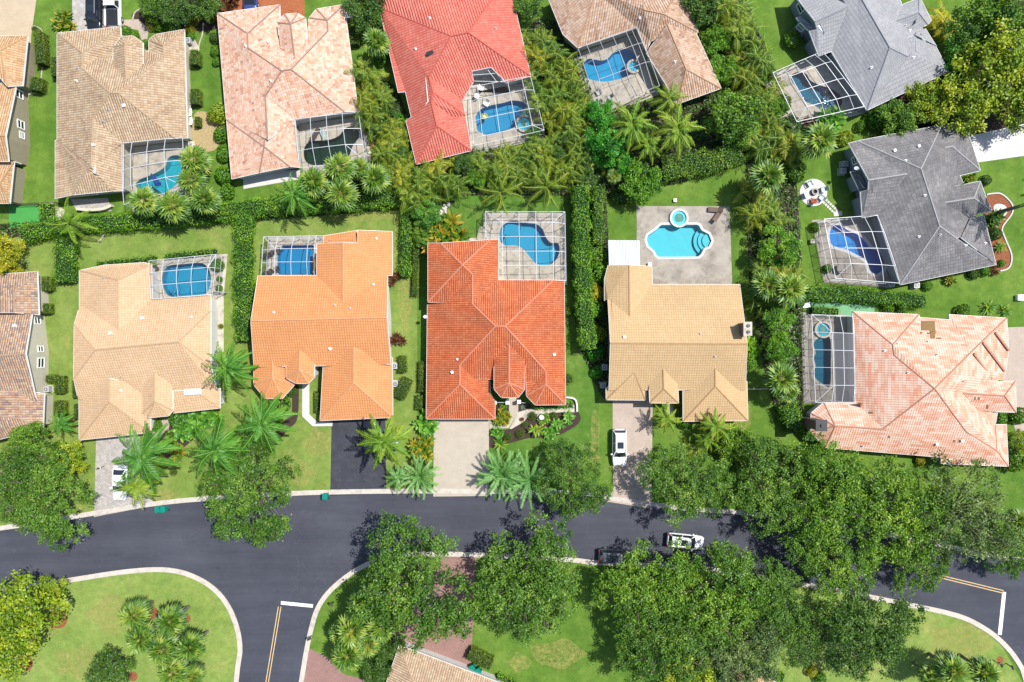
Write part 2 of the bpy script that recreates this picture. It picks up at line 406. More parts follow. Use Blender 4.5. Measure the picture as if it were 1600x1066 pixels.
M['waterteal'] = watermat('teal_pool_water', (.42, .66, .72, 1))
M['terracotta'] = basic('terracotta', '#c4643e', .8, .1)
M['teal'] = basic('teal_plastic', '#0aa08c', .5, .08)
M['fabricblue'] = basic('blue_fabric', '#1f4fb0', .8, .1)
# ------------------------------------------------------------------ houses
ZOFF = -0.4
def tri_z(tris, x, y):
    best = None
    for a, b, d in tris:
        den = (b.y - d.y) * (a.x - d.x) + (d.x - b.x) * (a.y - d.y)
        if abs(den) < 1e-9: continue
        l1 = ((b.y - d.y) * (x - d.x) + (d.x - b.x) * (y - d.y)) / den
        l2 = ((d.y - a.y) * (x - d.x) + (a.x - d.x) * (y - d.y)) / den
        l3 = 1 - l1 - l2
        if min(l1, l2, l3) >= -.001:
            z = l1 * a.z + l2 * b.z + l3 * d.z
            best = z if best is None or z > best else best
    return best
def house(name, label, roofmat, capmat, wallmat, patches, f, vents=(), fascia=None, windows=(), overhang=.45):
    """patches: list of (vertex dict, faces); vertex = (x, y, z) in the local tracing frame f, z in metres"""
    allw = [P(*f(v[0], v[1]), v[2] + ZOFF) for vs, fs in patches for v in vs.values()]
    c = sum(allw, Vector()) / len(allw); c.z = 0
    root = thing(name, label, 'house', c)
    rv, rf, ruv = [], [], []; caps = []; fas = MB(); wal = MB(); segs = []
    tris = []; ptr = []
    for pi, (vs, fs) in enumerate(patches):
        W = {k: P(*f(v[0], v[1]), v[2] + ZOFF) - c for k, v in vs.items()}; tl = []
        for face in fs:
            q = [W[k] for k in face]
            for i in range(1, len(q) - 1): tl.append((q[0], q[i], q[i + 1]))
        ptr.append(tl)
    def covered(pi, pt):
        for k, tl in enumerate(ptr):
            if k == pi: continue
            z = tri_z(tl, pt.x, pt.y)
            if z is not None and z > pt.z - .38: return True
        return False
    for pi, (vs, fs) in enumerate(patches):
        W = {k: P(*f(v[0], v[1]), v[2] + ZOFF) - c for k, v in vs.items()}
        for k in W: W[k].z += .004 * pi
        edges = {}
        for face in fs:
            pts = [W[k] for k in face]
            nrm = Vector()
            for i in range(len(pts)): nrm += (pts[i - 1]).cross(pts[i])
            if nrm.z < 0: face = face[::-1]; pts = pts[::-1]; nrm = -nrm
            nrm.normalize()
            down = Vector((nrm.x, nrm.y, 0))
            if down.length < 1e-3: down = Vector((0, -1, 0))
            down.normalize(); side = Vector((-down.y, down.x, 0))
            upv = (nrm.cross(side)); upv = upv if upv.z > 0 else -upv
            b = len(rv); rv += pts; rf.append(tuple(range(b, b + len(pts)))); q = pts[0]
            z0 = min(p.z for p in pts); 
            ruv.append([(p.dot(side) + 50, (p.z - z0) / max(.05, upv.z) if upv.z > .05 else p.dot(upv)) for p in pts])
            for i in range(len(face)):
                a, d = face[i], face[(i + 1) % len(face)]
                edges.setdefault(frozenset((a, d)), []).append((a, d, nrm, face))
            for i in range(1, len(pts) - 1): tris.append((pts[0], pts[i], pts[i + 1]))
        nxt = {}
        for k, e in edges.items():
            if len(e) == 1:
                nxt[e[0][0]] = e[0][1]
            elif len(e) == 2:
                a, d = W[e[0][0]], W[e[0][1]]
                n1, n2 = e[0][2], e[1][2]
                # convex if the other face's centroid lies below this plane
                cen = sum((W[q] for q in e[1][3]), Vector()) / len(e[1][3])
                if (cen - a).dot(n1) < -.02:
                    dr = (d - a).normalized(); x = dr.cross(Vector((0, 0, 1))).normalized() * .10
                    up = (n1 + n2).normalized()
                    l1 = x - up * .02; l2 = -x - up * .02; t = up * .07
                    cap = MB(); caps.append(cap); cap.add([a + l1, a + x * .5 + t * .8, a - x * .5 + t * .8, a + l2, d + l1, d + x * .5 + t * .8, d - x * .5 + t * .8, d + l2],
                            [(0, 1, 5, 4), (1, 2, 6, 5), (2, 3, 7, 6), (0, 3, 2, 1), (4, 5, 6, 7)])
        while nxt:
            s = next(iter(nxt)); loop = [s]; k = nxt.pop(s)
            while k != s and k in nxt:
                loop.append(k); k = nxt.pop(k)
            pts = [W[q] for q in loop]
            if len(pts) < 3: continue
            # roof edge board
            o2 = offset_loop([p[:2] for p in pts], .0)
            n = len(pts)
            outs = offset_loop([p[:2] for p in pts], -.03)
            for i in range(n):
                j = (i + 1) % n; k = max(2, int((pts[j] - pts[i]).length / .5)); 
                oi, oj = Vector((*outs[i], pts[i].z)), Vector((*outs[j], pts[j].z))
                for q in range(k):
                    t0, t1 = q / k, (q + 1) / k; p0, p1 = pts[i].lerp(pts[j], t0), pts[i].lerp(pts[j], t1)
                    mid = (p0 + p1) / 2; od = (a_o := (oi + oj) / 2 - (pts[i] + pts[j]) / 2).normalized() * .22
                    if covered(pi, mid) or covered(pi, mid + od): continue
                    a0, a1_ = oi.lerp(oj, t0), oi.lerp(oj, t1); U = Vector((0, 0, .012)); D_ = Vector((0, 0, -.2))
                    fas.add([a0 + U, a1_ + U, a1_ + D_, a0 + D_, p0 + U, p1 + U], [(0, 1, 2, 3), (0, 4, 5, 1)])
            ins = offset_loop([p[:2] for p in pts], overhang)
            # wall under the eave and up the gable, closed by a soffit
            wal.add([(ins[i][0], ins[i][1], pts[i].z - .10) for i in range(n)] + [(ins[i][0], ins[i][1], -.05) for i in range(n)],
                    [(i, n + i, n + (i + 1) % n, (i + 1) % n) for i in range(n)])
            fas.add([(outs[i][0], outs[i][1], pts[i].z - .2) for i in range(n)] + [(ins[i][0], ins[i][1], pts[i].z - .2) for i in range(n)],
                    [(i, (i + 1) % n, n + (i + 1) % n, n + i) for i in range(n)])
            for i in range(n):
                a = Vector(ins[i]); d = Vector(ins[(i + 1) % n]); segs.append((a, d))
    ro = mobj('roof', rv, rf, roofmat, root, uvs=ruv)
    [cp.build('ridge_cap', capmat, root) for cp in caps]; fas.build('fascia', fascia or M['white'], root); wal.build('wall', wallmat, root)
    from mathutils.bvhtree import BVHTree
    ro.data.calc_loop_triangles()
    bvh = BVHTree.FromPolygons([v.co.copy() for v in ro.data.vertices], [tuple(t.vertices) for t in ro.data.loop_triangles])
    def zat(x, y):
        h = bvh.ray_cast(Vector((x, y, 30)), Vector((0, 0, -1)))
        return h[0].z if h[0] is not None else None
    for vx, vy in vents:
        z = 3.6
        for _ in range(3):
            w = P(*f(vx, vy), z) - c; zz = zat(w.x, w.y)
            if zz is None: break
            z = zz
        if zz is None: continue
        k = int(vx + vy) % 3; b = MB()
        if k == 0: b.box((w.x, w.y, z + .12), (.32, .32, .3), .4)
        else: b.cyl((w.x, w.y, z - .1), .07, .42, 8); b.cyl((w.x, w.y, z - .02), .15, .06, 8)
        b.build('roof_vent', M['white'] if k != 2 else M['gray_metal'], root)
    for (wx, wy, ww, wh, zc) in windows:
        w = P(*f(wx, wy), zc) - c; q = Vector((w.x, w.y)); best = None
        for a, d in segs:
            L_ = (d - a).length
            if L_ < .8: continue
            t = max(ww / 2 / L_, min(1 - ww / 2 / L_, (q - a).dot(d - a) / L_ ** 2)) if L_ > ww else .5
            pnt = a + (d - a) * t; dd = (pnt - q).length
            if best is None or dd < best[0]: best = (dd, pnt, (d - a).normalized())
        dd, pnt, dr = best; nr = Vector((dr.y, -dr.x))
        x3 = Vector((dr.x, dr.y, 0)); n3 = Vector((nr.x, nr.y, 0)); o3 = Vector((pnt.x, pnt.y, zc))
        fr = MB()
        for sx in (-1, 1): fr.bar(o3 + x3 * sx * ww / 2 - Vector((0, 0, wh / 2)) + n3 * .03, o3 + x3 * sx * ww / 2 + Vector((0, 0, wh / 2)) + n3 * .03, .12, .1)
        for sz in (-1, 0, 1): fr.bar(o3 - x3 * ww / 2 + Vector((0, 0, sz * wh / 2)) + n3 * .03, o3 + x3 * ww / 2 + Vector((0, 0, sz * wh / 2)) + n3 * .03, .08 if sz == 0 else .14, .1)
        wo_ = fr.build('window', M['white'], root)
        pv = [o3 + x3 * a * ww / 2 + Vector((0, 0, b * wh / 2)) + n3 * .02 for a, b in ((-1, -1), (1, -1), (1, 1), (-1, 1))]
        mobj('pane', pv, [(0, 1, 2, 3)], M['glass'], wo_)
    root['_c'] = 0; del root['_c']
    root_info[label] = (root, c, zat, segs)
    return root, c, zat
root_info = {}
def V(**k): return k

def patch(s, faces):
    """s: 'name x y z; ...'  faces: 'a b c; ...'"""
    vs = {}
    for it in s.split(';'):
        it = it.split()
        if it: vs[it[0]] = (float(it[1]), float(it[2]), float(it[3]))
    return (vs, [tuple(x.split()) for x in faces.split(';') if x.strip()])
L5 = lin
def cset(hexes, k=.55): return [(i / max(1, len(hexes) - 1), lin(h, k)) for i, h in enumerate(hexes)]
RM = {}
RM['main'] = rooftiles('roof_terracotta_barrel', cset(['#dc7048', '#e47c50', '#ea8658', '#ee9262'], .6), .27, .36, .045, .02, .16, groove=.42)
RM['orange'] = rooftiles('roof_orange_flat', cset(['#f2a468', '#f5a96e', '#f6ae74']), .30, .36, .012, .028, .07, groove=.28)
RM['peach'] = rooftiles('roof_peach_flat', cset(['#e8c094', '#ecc69a', '#f0cca4', '#e4b88c']), .30, .34, .012, .024, .07, groove=.22)
RM['beige'] = rooftiles('roof_beige_flat', cset(['#deba88', '#e2be8c', '#e6c494']), .30, .34, .010, .024, .06, groove=.28)
RM['tan'] = rooftiles('roof_tan_barrel', cset(['#c0a080', '#d2b290', '#dabe9c', '#e4cba8', '#d8b286'], .58), .30, .38, .04, .02, .14, groove=.34)
RM['tanorange'] = rooftiles('roof_tan_orange', cset(['#d8a474', '#e8b888', '#f0c89a', '#dcc2a0']), .30, .38, .035, .02, .12, groove=.3)
RM['mosaic'] = rooftiles('roof_brown_mosaic', cset(['#9c8480', '#bfa696', '#e0c4a4', '#e2b288', '#c49c88', '#d9cabd'], .58), .30, .38, .045, .02, .15, groove=.42)
RM['pinkmix'] = rooftiles('roof_pink_mixed', cset(['#b48c80', '#e8ae8e', '#eec0a2', '#ecc8b0', '#f0d8c0', '#e8ae8a'], .6), .30, .36, .010, .022, .10, streak=1, groove=.18)
RM['tanpink'] = rooftiles('roof_tan_pink_barrel', cset(['#b98f78', '#dcb294', '#eac6a8', '#f0d4bc', '#e0aa84']), .30, .38, .04, .02, .12, groove=.4)
RM['red'] = rooftiles('roof_red_barrel', cset(['#ec7866', '#f08270', '#f48c7a', '#f89884'], .6), .32, .36, .05, .02, .08, groove=.38)
RM['pinkband'] = rooftiles('roof_pink_banded', cset(['#ecA282', '#f2b698', '#f4c8ae', '#f6d8c2', '#f4c0a2'], .6), .30, .36, .022, .018, .05, streak=3, groove=.16)
RM['gray'] = rooftiles('roof_gray_slate', cset(['#b0b0b2', '#b8b8ba', '#c2c2c4']), .32, .40, .008, .030, .14, groove=.5)
RM['darkgray'] = rooftiles('roof_weathered_gray', cset(['#8a8786', '#9c9998', '#aca9a6']), .32, .40, .010, .030, .22, groove=.5, weather=lin('#6c6a6c', .5))
def capm(n, h, k=.55): return basic('ridge_' + n, lin(h, k), .8, .10, 3)
CM = dict(main=capm('terracotta', '#ee9c7c'), orange=capm('orange', '#f4b484'), peach=capm('peach', '#dcb890'), beige=capm('beige', '#d0a878'),
          tan=capm('tan', '#cdb090'), tanorange=capm('tan_orange', '#d8b080'), mosaic=capm('mosaic', '#c4a890'), pinkmix=capm('pink_mix', '#b89484'),
          tanpink=capm('tan_pink', '#d4aa84'), red=capm('red', '#e07060'), pinkband=capm('pink_band', '#d89a80'), gray=capm('gray', '#a8a8ae'), darkgray=capm('dark_gray', '#c0bebc'))

# the terracotta house in the middle
f = T(640, 310, 5.33)
house('terracotta_house', 'terracotta barrel tiled house with turret entry and kidney pool behind it', RM['main'], CM['main'], M['wall_cream'], [
 patch('''a 152 372 3.5; a1 255 372 4.1; a2 670 345 4.1; b 740 343 3.5; c 740 680 3.55; d 523 880 4.76; e 523 635 4.76; f 440 555 5.2; w 152 865 3.5;
   vv 300 870 3.6; g 715 1065 5.8; h 795 1065 5.8; n 1195 682 3.55; n2 1288 685 2.9; i 418 1387 4.2; j 418 1550 4.2; gw 138 1838 2.6; gw0 148 885 2.6; ge 712 1838 2.5; ge2 712 1690 2.5; ge3 672 1620 2.75; ge4 668 1508 2.8; s1 540 1505 3.3;
   l 1135 1440 3.85; m 1135 1550 3.85; s3 1060 1527 3.3; s2 970 1530 3.3; er 1300 1720 2.9; q1 972 1645 2.9; q2 1045 1722 2.9; s0 672 1507 3.3''',
  '''a1 a2 f; a a1 f w; b a2 f e d c; w f e vv; gw0 vv e d g i j gw; d g h n c; g h l s3 s2 s0 s1 i; h n n2 er m l; i s1 ge4 ge3 ge2 ge j; j ge gw; l m q1 s2 s3; m q1 q2; m q2 er'''),
 patch('''n 828 1190 5.0; o 828 1537 5.0; w1 703 1290 4.28; w2 703 1590 4.28; p1 765 1660 4.28; p2 905 1660 4.28; p3 958 1592 4.28; p4 965 1300 4.28''',
  'n o w2 w1; o w2 p1; o p1 p2; o p2 p3; n o p3 p4')], f, vents=[(398, 1340), (355, 1448), (1205, 1300)])
# orange house
f = T(380, 340, 2.96)
house('orange_house', 'bright orange flat tiled house with two small turrets and black driveway', RM['orange'], CM['orange'], M['wall_white'], [
 patch('''a 68 270 3.6; b 340 268 3.6; c 462 392 4.9; d 462 115 4.9; wn 340 122 3.6; k 668 268 3.4; r 665 462 5.9; l 35 478 5.9; e1 690 268 3.0; e0 690 65 3.0; t 530 58 4.2; t2 530 118 4.25; sr 682 680 3.6; sl 50 692 3.6''',
   'a b c k r l; c k e1 e0 t t2 d; wn b c d; l r sr sl'),
 patch('a 375 84 3.2; b 526 60 3.2; c 530 122 3.9; d 370 124 3.9', 'a b c d'),
 patch('a 512 600 4.7; b 512 765 4.7; w0 372 640 2.95; w 355 940 2.95; e 692 925 2.95; e0 690 650 2.95', 'a b w w0; b w e; a b e e0'),
 patch('t 135 655 3.8; o 135 742 3.8; a 50 670 2.9; b 48 772 2.9; c 100 838 2.9; d 180 838 2.9; e 237 775 2.9; g 196 740 2.95; h 196 670 2.95', 't a b o; o b c; o c d; o d e; t o e g h'),
 patch('t 262 612 4.5; o 260 703 4.5; a 198 660 3.7; b 198 742 3.7; c 243 768 3.7; d 302 768 3.7; e 330 740 3.7; h 330 660 3.7', 't a b o; o b c; o c d; o d e; t o e h')],
 f, vents=[(616, 96), (603, 310), (494, 420), (424, 406), (142, 438), (404, 607)])
# peach house
f = T(0, 340, 2.96)
house('peach_house', 'pale peach tiled house with a small oval pool cage at its back corner', RM['peach'], CM['peach'], M['wall_white'], [
 patch('''a 440 612 5.3; b 825 575 5.3; c 343 495 4.15; d 340 745 4.15; sl 362 843 3.0; sr 1000 795 3.0; m 975 690 3.6; n 975 430 3.7; n2 975 355 3.0; n3 705 378 3.0; n4 368 412 3.0''',
   'a b n n2 n3 n4 c; a c d; a d sl sr m b; b n m'),
 patch('a 367 245 2.8; a2 480 220 2.8; b 665 208 2.8; c 700 215 2.9; d 707 420 2.9; e 545 290 4.5; g 545 540 4.5; h 367 430 2.8', 'a h g e; a a2 b c e; c d g e'),
 patch('t 505 745 4.4; o 505 850 4.4; w0 365 800 2.7; w 366 1030 2.7; e 697 995 2.7; e0 697 780 2.7', 't o w w0; o w e; t o e e0'),
 patch('t 716 720 4.2; o 715 850 4.2; a 658 780 3.3; b 660 905 3.3; c 682 927 3.3; d 780 918 3.3; e 800 893 3.3; g 798 770 3.3', 't a b o; o b c; o c d; o d e; t o e g'),
 patch('a 803 905 2.7; b 1018 882 2.7; c 1018 790 2.9; d 900 800 3.4; e 803 800 3.5', 'a b d e; b c d')],
 f, vents=[(480, 278), (512, 535), (560, 735), (660, 465), (885, 460), (560, 800)])
# beige house with the open pool
f = T(920, 300, 5.33)
house('beige_house', 'wide beige tiled house with open blue pool behind and brown chimney', RM['beige'], CM['beige'], M['wall_cream'], [
 patch('''a 158 890 3.5; v 340 1035 4.4; b 530 770 3.0; c 1258 770 3.0; d 1320 1265 5.6; e 180 1260 5.6; s1 1305 1650 3.2; s0 168 1650 3.2; t 335 610 4.4; w0 160 612 3.2; w1 130 725 3.0; w2 130 905 3.0; n 525 620 3.2''',
  'a v b c d e; e d s1 s0; t v a w2 w1 w0; t v b n'),
 patch('t 378 1420 4.1; o 378 1500 4.1; w0 143 1640 2.75; w 145 1732 2.7; e 472 1735 2.7; e0 490 1600 2.75', 't o w w0; o w e; t o e e0'),
 patch('t 618 1400 4.3; o 625 1640 4.3; w0 497 1530 3.5; w 508 1758 3.5; e 748 1760 3.5; e0 740 1530 3.5', 't o w w0; o w e; t o e e0'),
 patch('t 1050 1390 4.3; o 1055 1620 4.3; w0 782 1580 2.7; w 785 1912 2.7; e 1325 1905 2.7; e0 1318 1580 2.7', 't o w w0; o w e; t o e e0')],
 f, vents=[(928, 1180), (295, 1205), (1050, 1370)])
# brown mosaic house at the left edge
f = T(0, 340, 2.96)
house('mosaic_tile_house', 'brown and cream mosaic tiled house with pale wall showing at left edge', RM['mosaic'], CM['mosaic'], M['wall_cream'], [
 patch('a 150 430 3.2; b -130 445 3.2; c -130 650 5.3; d 118 630 5.3; e 168 850 3.2; g -130 868 3.2', 'a b c d; d c g e'),
 patch('a 172 250 3.0; b 180 450 3.0; c 65 440 4.2; d 65 350 4.2; e -130 270 3.0; g -130 440 4.2', 'a b c d; a d g e; d c g'),
 patch('a 205 815 2.8; b 198 975 2.8; c 90 930 3.7; d 90 800 3.7; e -130 1060 2.8; g -130 900 3.9; h -130 800 3.9', 'a b c d; b e g c; d c g h')],
 f, windows=[(180, 475, .9, 1.1, 1.5), (181, 608, .7, 1.0, 1.5), (188, 672, 1.2, 1.2, 1.5)], vents=[(70, 500)])
# tan-orange house at top left
f = T(0, 0, 5.33)
house('tan_orange_house', 'tan orange tiled house with khaki wall and white windows at upper left edge', RM['tanorange'], CM['tanorange'], M['wall_khaki'], [
 patch('a 138 690 3.0; b -180 700 3.0; c -180 1130 5.4; d 45 1130 5.4; e 72 1345 4.2; g -180 1345 4.2', 'a b c d; d c g e'),
 patch('a 230 295 3.0; b 188 715 3.0; c 60 720 3.9; d 0 420 4.3; e -180 303 3.0; g -180 430 4.3', 'a b c d; a d g e; d c g'),
 patch('a 115 1345 3.2; b 80 1695 3.2; c -180 1695 3.2; d -180 1520 4.3; e 0 1520 4.3; g -180 1330 3.2', 'a b e; b c d e; a e d g')],
 f, windows=[(165, 785, 1.0, 1.2, 1.6), (143, 1040, 1.0, 1.2, 1.6), (125, 1130, .8, .8, 1.5), (128, 1340, .8, 1.0, 1.5)])
# tan barrel house
house('tan_barrel_house', 'tan barrel tiled house below the parked black car and pickup', RM['tan'], CM['tan'], M['wall_cream'], [
 patch('''a 475 275 3.0; b 1003 222 3.0; c 685 440 4.2; d 685 570 4.2; b2 1008 350 3.0; b3 940 470 3.3; g 820 478 3.5; ap 915 775 5.6; bp 985 775 5.6; k 775 985 4.75; l 760 1385 4.6; m 475 1165 3.0;
   r1 1360 465 3.65; r0 1360 380 3.65; t1 1240 425 3.2; t2 1195 432 3.3; t3 1195 520 3.5; e0 1535 245 2.6; e1 1560 1150 2.7; s1 1460 1152 3.2; s0 1022 1192 3.3; n1 1295 287 2.8; n2 1240 330 2.8''',
   'a b c; a c d ap k l m; c b b2 b3 g d; ap d g b3 t3 t2 t1 r1 bp; ap bp s1 s0 k; bp r1 r0 e0 e1 s1; r0 e0 n1; r0 n1 n2; r1 r0 n2 t1; k s0 l'),
 patch('o 1040 375 4.8; t 1050 690 4.8; a 942 390 3.9; a2 942 580 3.9; b 1010 305 3.9; c 1110 298 3.9; d 1190 355 3.9; e 1190 540 3.9; g 1080 700 4.6', 'o t a2 a; o a b; o b c; o c d; o d e g t'),
 patch('n 475 1165 2.85; w 460 1170 2.8; ap 720 1415 4.35; s 600 1625 3.2; sw 460 1655 2.8; e 940 1592 3.3; e2 1025 1590 3.1; u 1025 1185 3.15; v 765 1100 4.72; v2 760 1390 4.7', 'w n ap s sw; s ap e; ap e e2 u v v2; n ap v2')],
 f, vents=[(1038, 885), (865, 1015), (905, 915), (640, 675), (785, 1210), (650, 570)], windows=[(700, 1640, 2.0, 1.6, 1.3)])
# pink mixed tile house
f = T(300, 0, 5.33)
house('pink_mixed_tile_house', 'mottled pink and cream tiled house with dark green pool at its corner', RM['pinkmix'], CM['pinkmix'], M['wall_white'], [
 patch('''a 210 112 2.8; b 730 40 2.8; c 462 280 4.2; d 465 400 4.3; ap 745 590 5.6; bp 825 578 5.6; k 610 800 4.8; l 628 1165 4.7; m 285 995 2.8; b2 735 230 2.9; b3 740 385 3.6; t 960 245 3.1; r1 1130 260 3.5; r0 1125 170 3.5; e0 1268 38 2.7; e1 1385 930 2.7; s1 1270 932 3.1; s0 857 1000 3.2; n1 1035 75 2.8; n2 975 150 2.8''',
   'a b c; a c d ap k l m; c b b2 b3 d; d b3 t r1 bp ap; ap bp s1 s0 k; bp r1 r0 e0 e1 s1; r0 e0 n1; r0 n1 n2; r1 r0 n2 t; k s0 l'),
 patch('o 820 200 4.7; t 855 480 4.7; a 712 190 3.9; a2 735 400 3.9; b 770 118 3.9; c 880 110 3.9; d 945 150 3.9; e 955 300 3.9; g 890 500 4.5', 'o t a2 a; o a b; o b c; o c d; o d e g t'),
 patch('n 287 997 2.85; ap 600 1222 4.3; sw 330 1492 2.8; s 560 1440 2.9; e 815 1388 3.0; e2 895 1395 3.0; u 857 990 3.15; v 620 1000 4.75', 'n ap s sw; ap s e; ap e e2 u v; n ap v')],
 f, vents=[(450, 385), (655, 672), (640, 350)], windows=[(380, 1540, 1.6, 1.3, 1.3), (470, 1520, 1.6, 1.2, 1.3)])
# red house
f = T(580, 0, 5.33)
house('red_house', 'bright red barrel tiled house with diagonal plan and attached pool cage', RM['red'], CM['red'], M['wall_white'], [
 patch('''w 35 -80 2.8; a 75 65 3.0; ap 665 300 5.7; bp 808 270 5.7; k 480 640 4.7; r 500 850 4.55; p 350 1050 2.8; p2 285 765 2.8; p3 225 770 2.8; n0 350 -80 3.7; n1 1010 -10 3.9; n2 1060 -80 3.4; e1 1330 635 2.8; e0 1165 -80 2.8;
   s1 1120 690 2.9; s2 1000 560 3.7; s3 838 592 3.7; s4 852 680 3.2; s5 765 832 2.9''',
   'w a ap k r p p2 p3; a ap bp n1 n2 n0 w; bp n1 n2 e0 e1; ap bp e1 s1 s2 s3 s4 s5 k'),
 patch('a 480 640 4.75; b 515 770 4.75; c 785 962 3.05; d 760 830 2.95; e 690 978 3.1; g 500 850 4.6', 'a b c d; b c e g; a b g'),
 patch('r 500 850 4.62; s 545 1045 4.62; e 835 1255 2.8; e0 785 962 2.95; e1 690 978 3.05; w 375 1370 2.8; w0 290 1010 2.8', 'r s w w0; s w e; r s e e0 e1')],
 f, vents=[(488, 152), (370, 408), (1035, 242)], windows=[])
# tan-pink house
f = T(840, 0, 5.33)
house('tan_pink_house', 'tan and pink barrel tiled house wrapped round a screened blue pool', RM['tanpink'], CM['tanpink'], M['wall_cream'], [
 patch('''w 60 -80 2.9; a 210 285 2.9; b 335 400 2.9; c 480 -40 4.7; s1 825 232 3.0; s2 905 425 2.9; s3 945 345 3.3; ap 1055 118 4.7; s4 885 80 4.6; s5 870 -80 5.0; c2 480 -80 4.9; r 1125 -10 4.7; r2 1140 -80 4.6; e1 1340 270 2.8; e0 1190 -80 2.8; v 1200 322 2.9; v2 1108 262 3.6''',
   'w a b c c2; c b s1 s2 s3 ap s4 s5 c2; ap r r2 e0 e1; ap e1 v v2 s3; ap s4 s5 r2 r'),
 patch('t 1080 200 4.45; o 1238 577 4.45; w0 905 440 2.85; w 1168 865 2.8; e 1530 737 2.8; e0 1320 275 2.85', 't o w w0; o w e; t o e e0')],
 f, vents=[(1145, 515), (850, 150)])
# gray house top right
f = T(1200, 0, 5.33)
house('gray_slate_house', 'light gray slate tiled house with gabled side walls at upper right', RM['gray'], CM['gray'], M['wall_blue'], [
 patch('''r0 735 -90 5.5; r1 1015 397 5.5; w0 525 425 2.95; w1 825 920 2.9; e1 1508 597 2.9; h1 1200 442 4.1; h0 1205 300 4.0; q 660 55 4.8; q0 560 -90 4.6; n0 1225 290 3.9; n1 1110 20 3.4; n2 1060 -90 3.4; v0 1160 468 4.3; v1 1165 310 4.1''',
   'r0 r1 w1 w0 q q0; r1 w1 e1 h1 v0; r0 r1 v0 v1 n1 n2; v0 v1 h0 h1'),
 patch('a 1200 442 4.05; b 1508 597 2.85; c 1398 388 2.9; d 1205 302 4.0', 'a b c d'),
 patch('a 1225 292 3.7; b 1400 382 3.0; c 1310 238 3.0; d 1235 262 3.3', 'a b c d'),
 patch('t 1030 190 4.3; o 1255 105 4.3; u 1256 -90 3.9; a 1020 90 3.6; b 1115 40 3.3; bb 1245 -10 3.2; e 1360 170 3.0; e1 1330 205 3.0; e2 1175 288 3.2; e3 1025 222 3.9; ee 1262 -30 3.3', 't o bb b a; o ee e e1; t o e1 e2 e3'),
 patch('a 205 -60 3.0; b 395 180 5.0; c 665 55 5.0; d 560 -90 3.3; g 412 248 4.3; h 345 262 3.9; k 422 468 3.0; l 530 428 3.0', 'a b c d; b g h k l c'),
 patch('a 238 152 2.9; b 275 142 3.1; c 415 250 3.5; d 345 262 3.0', 'a b c d'),
 patch('a 1060 150 3.6; b 1290 225 2.9; c 1300 330 3.1; d 1120 400 4.1', 'a b c d')],
 f, vents=[(858, 565), (1210, 480), (1140, 215), (1180, 255)], windows=[(222, 85, 1.2, 1.3, 2.2), (252, 250, .9, 1.2, 1.8)])
# weathered gray house
f = T(1270, 180, 4.845)
house('weathered_gray_house', 'weathered dark gray tiled house beside the round fire pit patio', RM['darkgray'], CM['darkgray'], M['wall_blue'], [
 patch('''n0 335 195 2.95; n1 975 75 2.95; n2 1145 35 2.9; e1 1270 420 2.9; e2 1112 455 3.2; e3 1140 515 3.1; ap 820 405 5.4; bp 960 840 5.4; w1 662 1285 2.9; w0 490 755 3.0; wv 715 445 4.8; se 1387 1133 2.9; h 1085 932 4.4; m 1125 925 4.35; m2 1190 785 4.0; m3 1130 770 3.6; m4 1010 670 4.3; m5 1050 545 3.3; y 1055 235 3.7''',
   'n0 n1 ap; n0 ap bp w1 w0 wv; bp w1 se h; ap n1 y e2 e3 m5 m4 m3 m2 m h bp'),
 patch('a 975 77 3.05; b 1145 38 2.9; c 1270 420 2.9; d 1055 237 3.9; e 1115 458 3.0; g 980 250 3.85', 'a b c d g; d c e g'),
 patch('t 1000 662 4.35; o 1220 627 4.35; a 1048 545 3.2; b 1268 500 3.1; c 1318 640 3.1; d 1357 727 3.1; e 1130 772 3.3; g 1015 680 4.2', 't o b a; o b c; o c d; t o d e g'),
 patch('a 1122 926 4.45; b 1190 785 4.2; c 1295 757 3.0; d 1330 905 2.95; e 1388 1133 2.92', 'a b d e; b c d'),
 patch('a 270 213 2.9; a2 335 197 2.95; b 425 492 5.0; c 715 445 4.9; d 490 757 3.0; e 375 777 3.0; g 360 582 3.7; h 420 567 4.3', 'a a2 c b; b c d e g h'),
 patch('a 1040 700 3.9; b 1230 720 3.0; c 1240 830 3.3; d 1080 860 4.25', 'a b c d'),
 patch('a 285 430 2.9; b 345 418 3.1; c 420 565 3.6; d 360 584 3.1', 'a b c d')],
 f, vents=[(615, 270), (798, 237), (700, 345), (845, 608), (800, 920), (1155, 985), (1305, 970), (960, 905)], windows=[(298, 350, .9, 1.1, 2.0)])
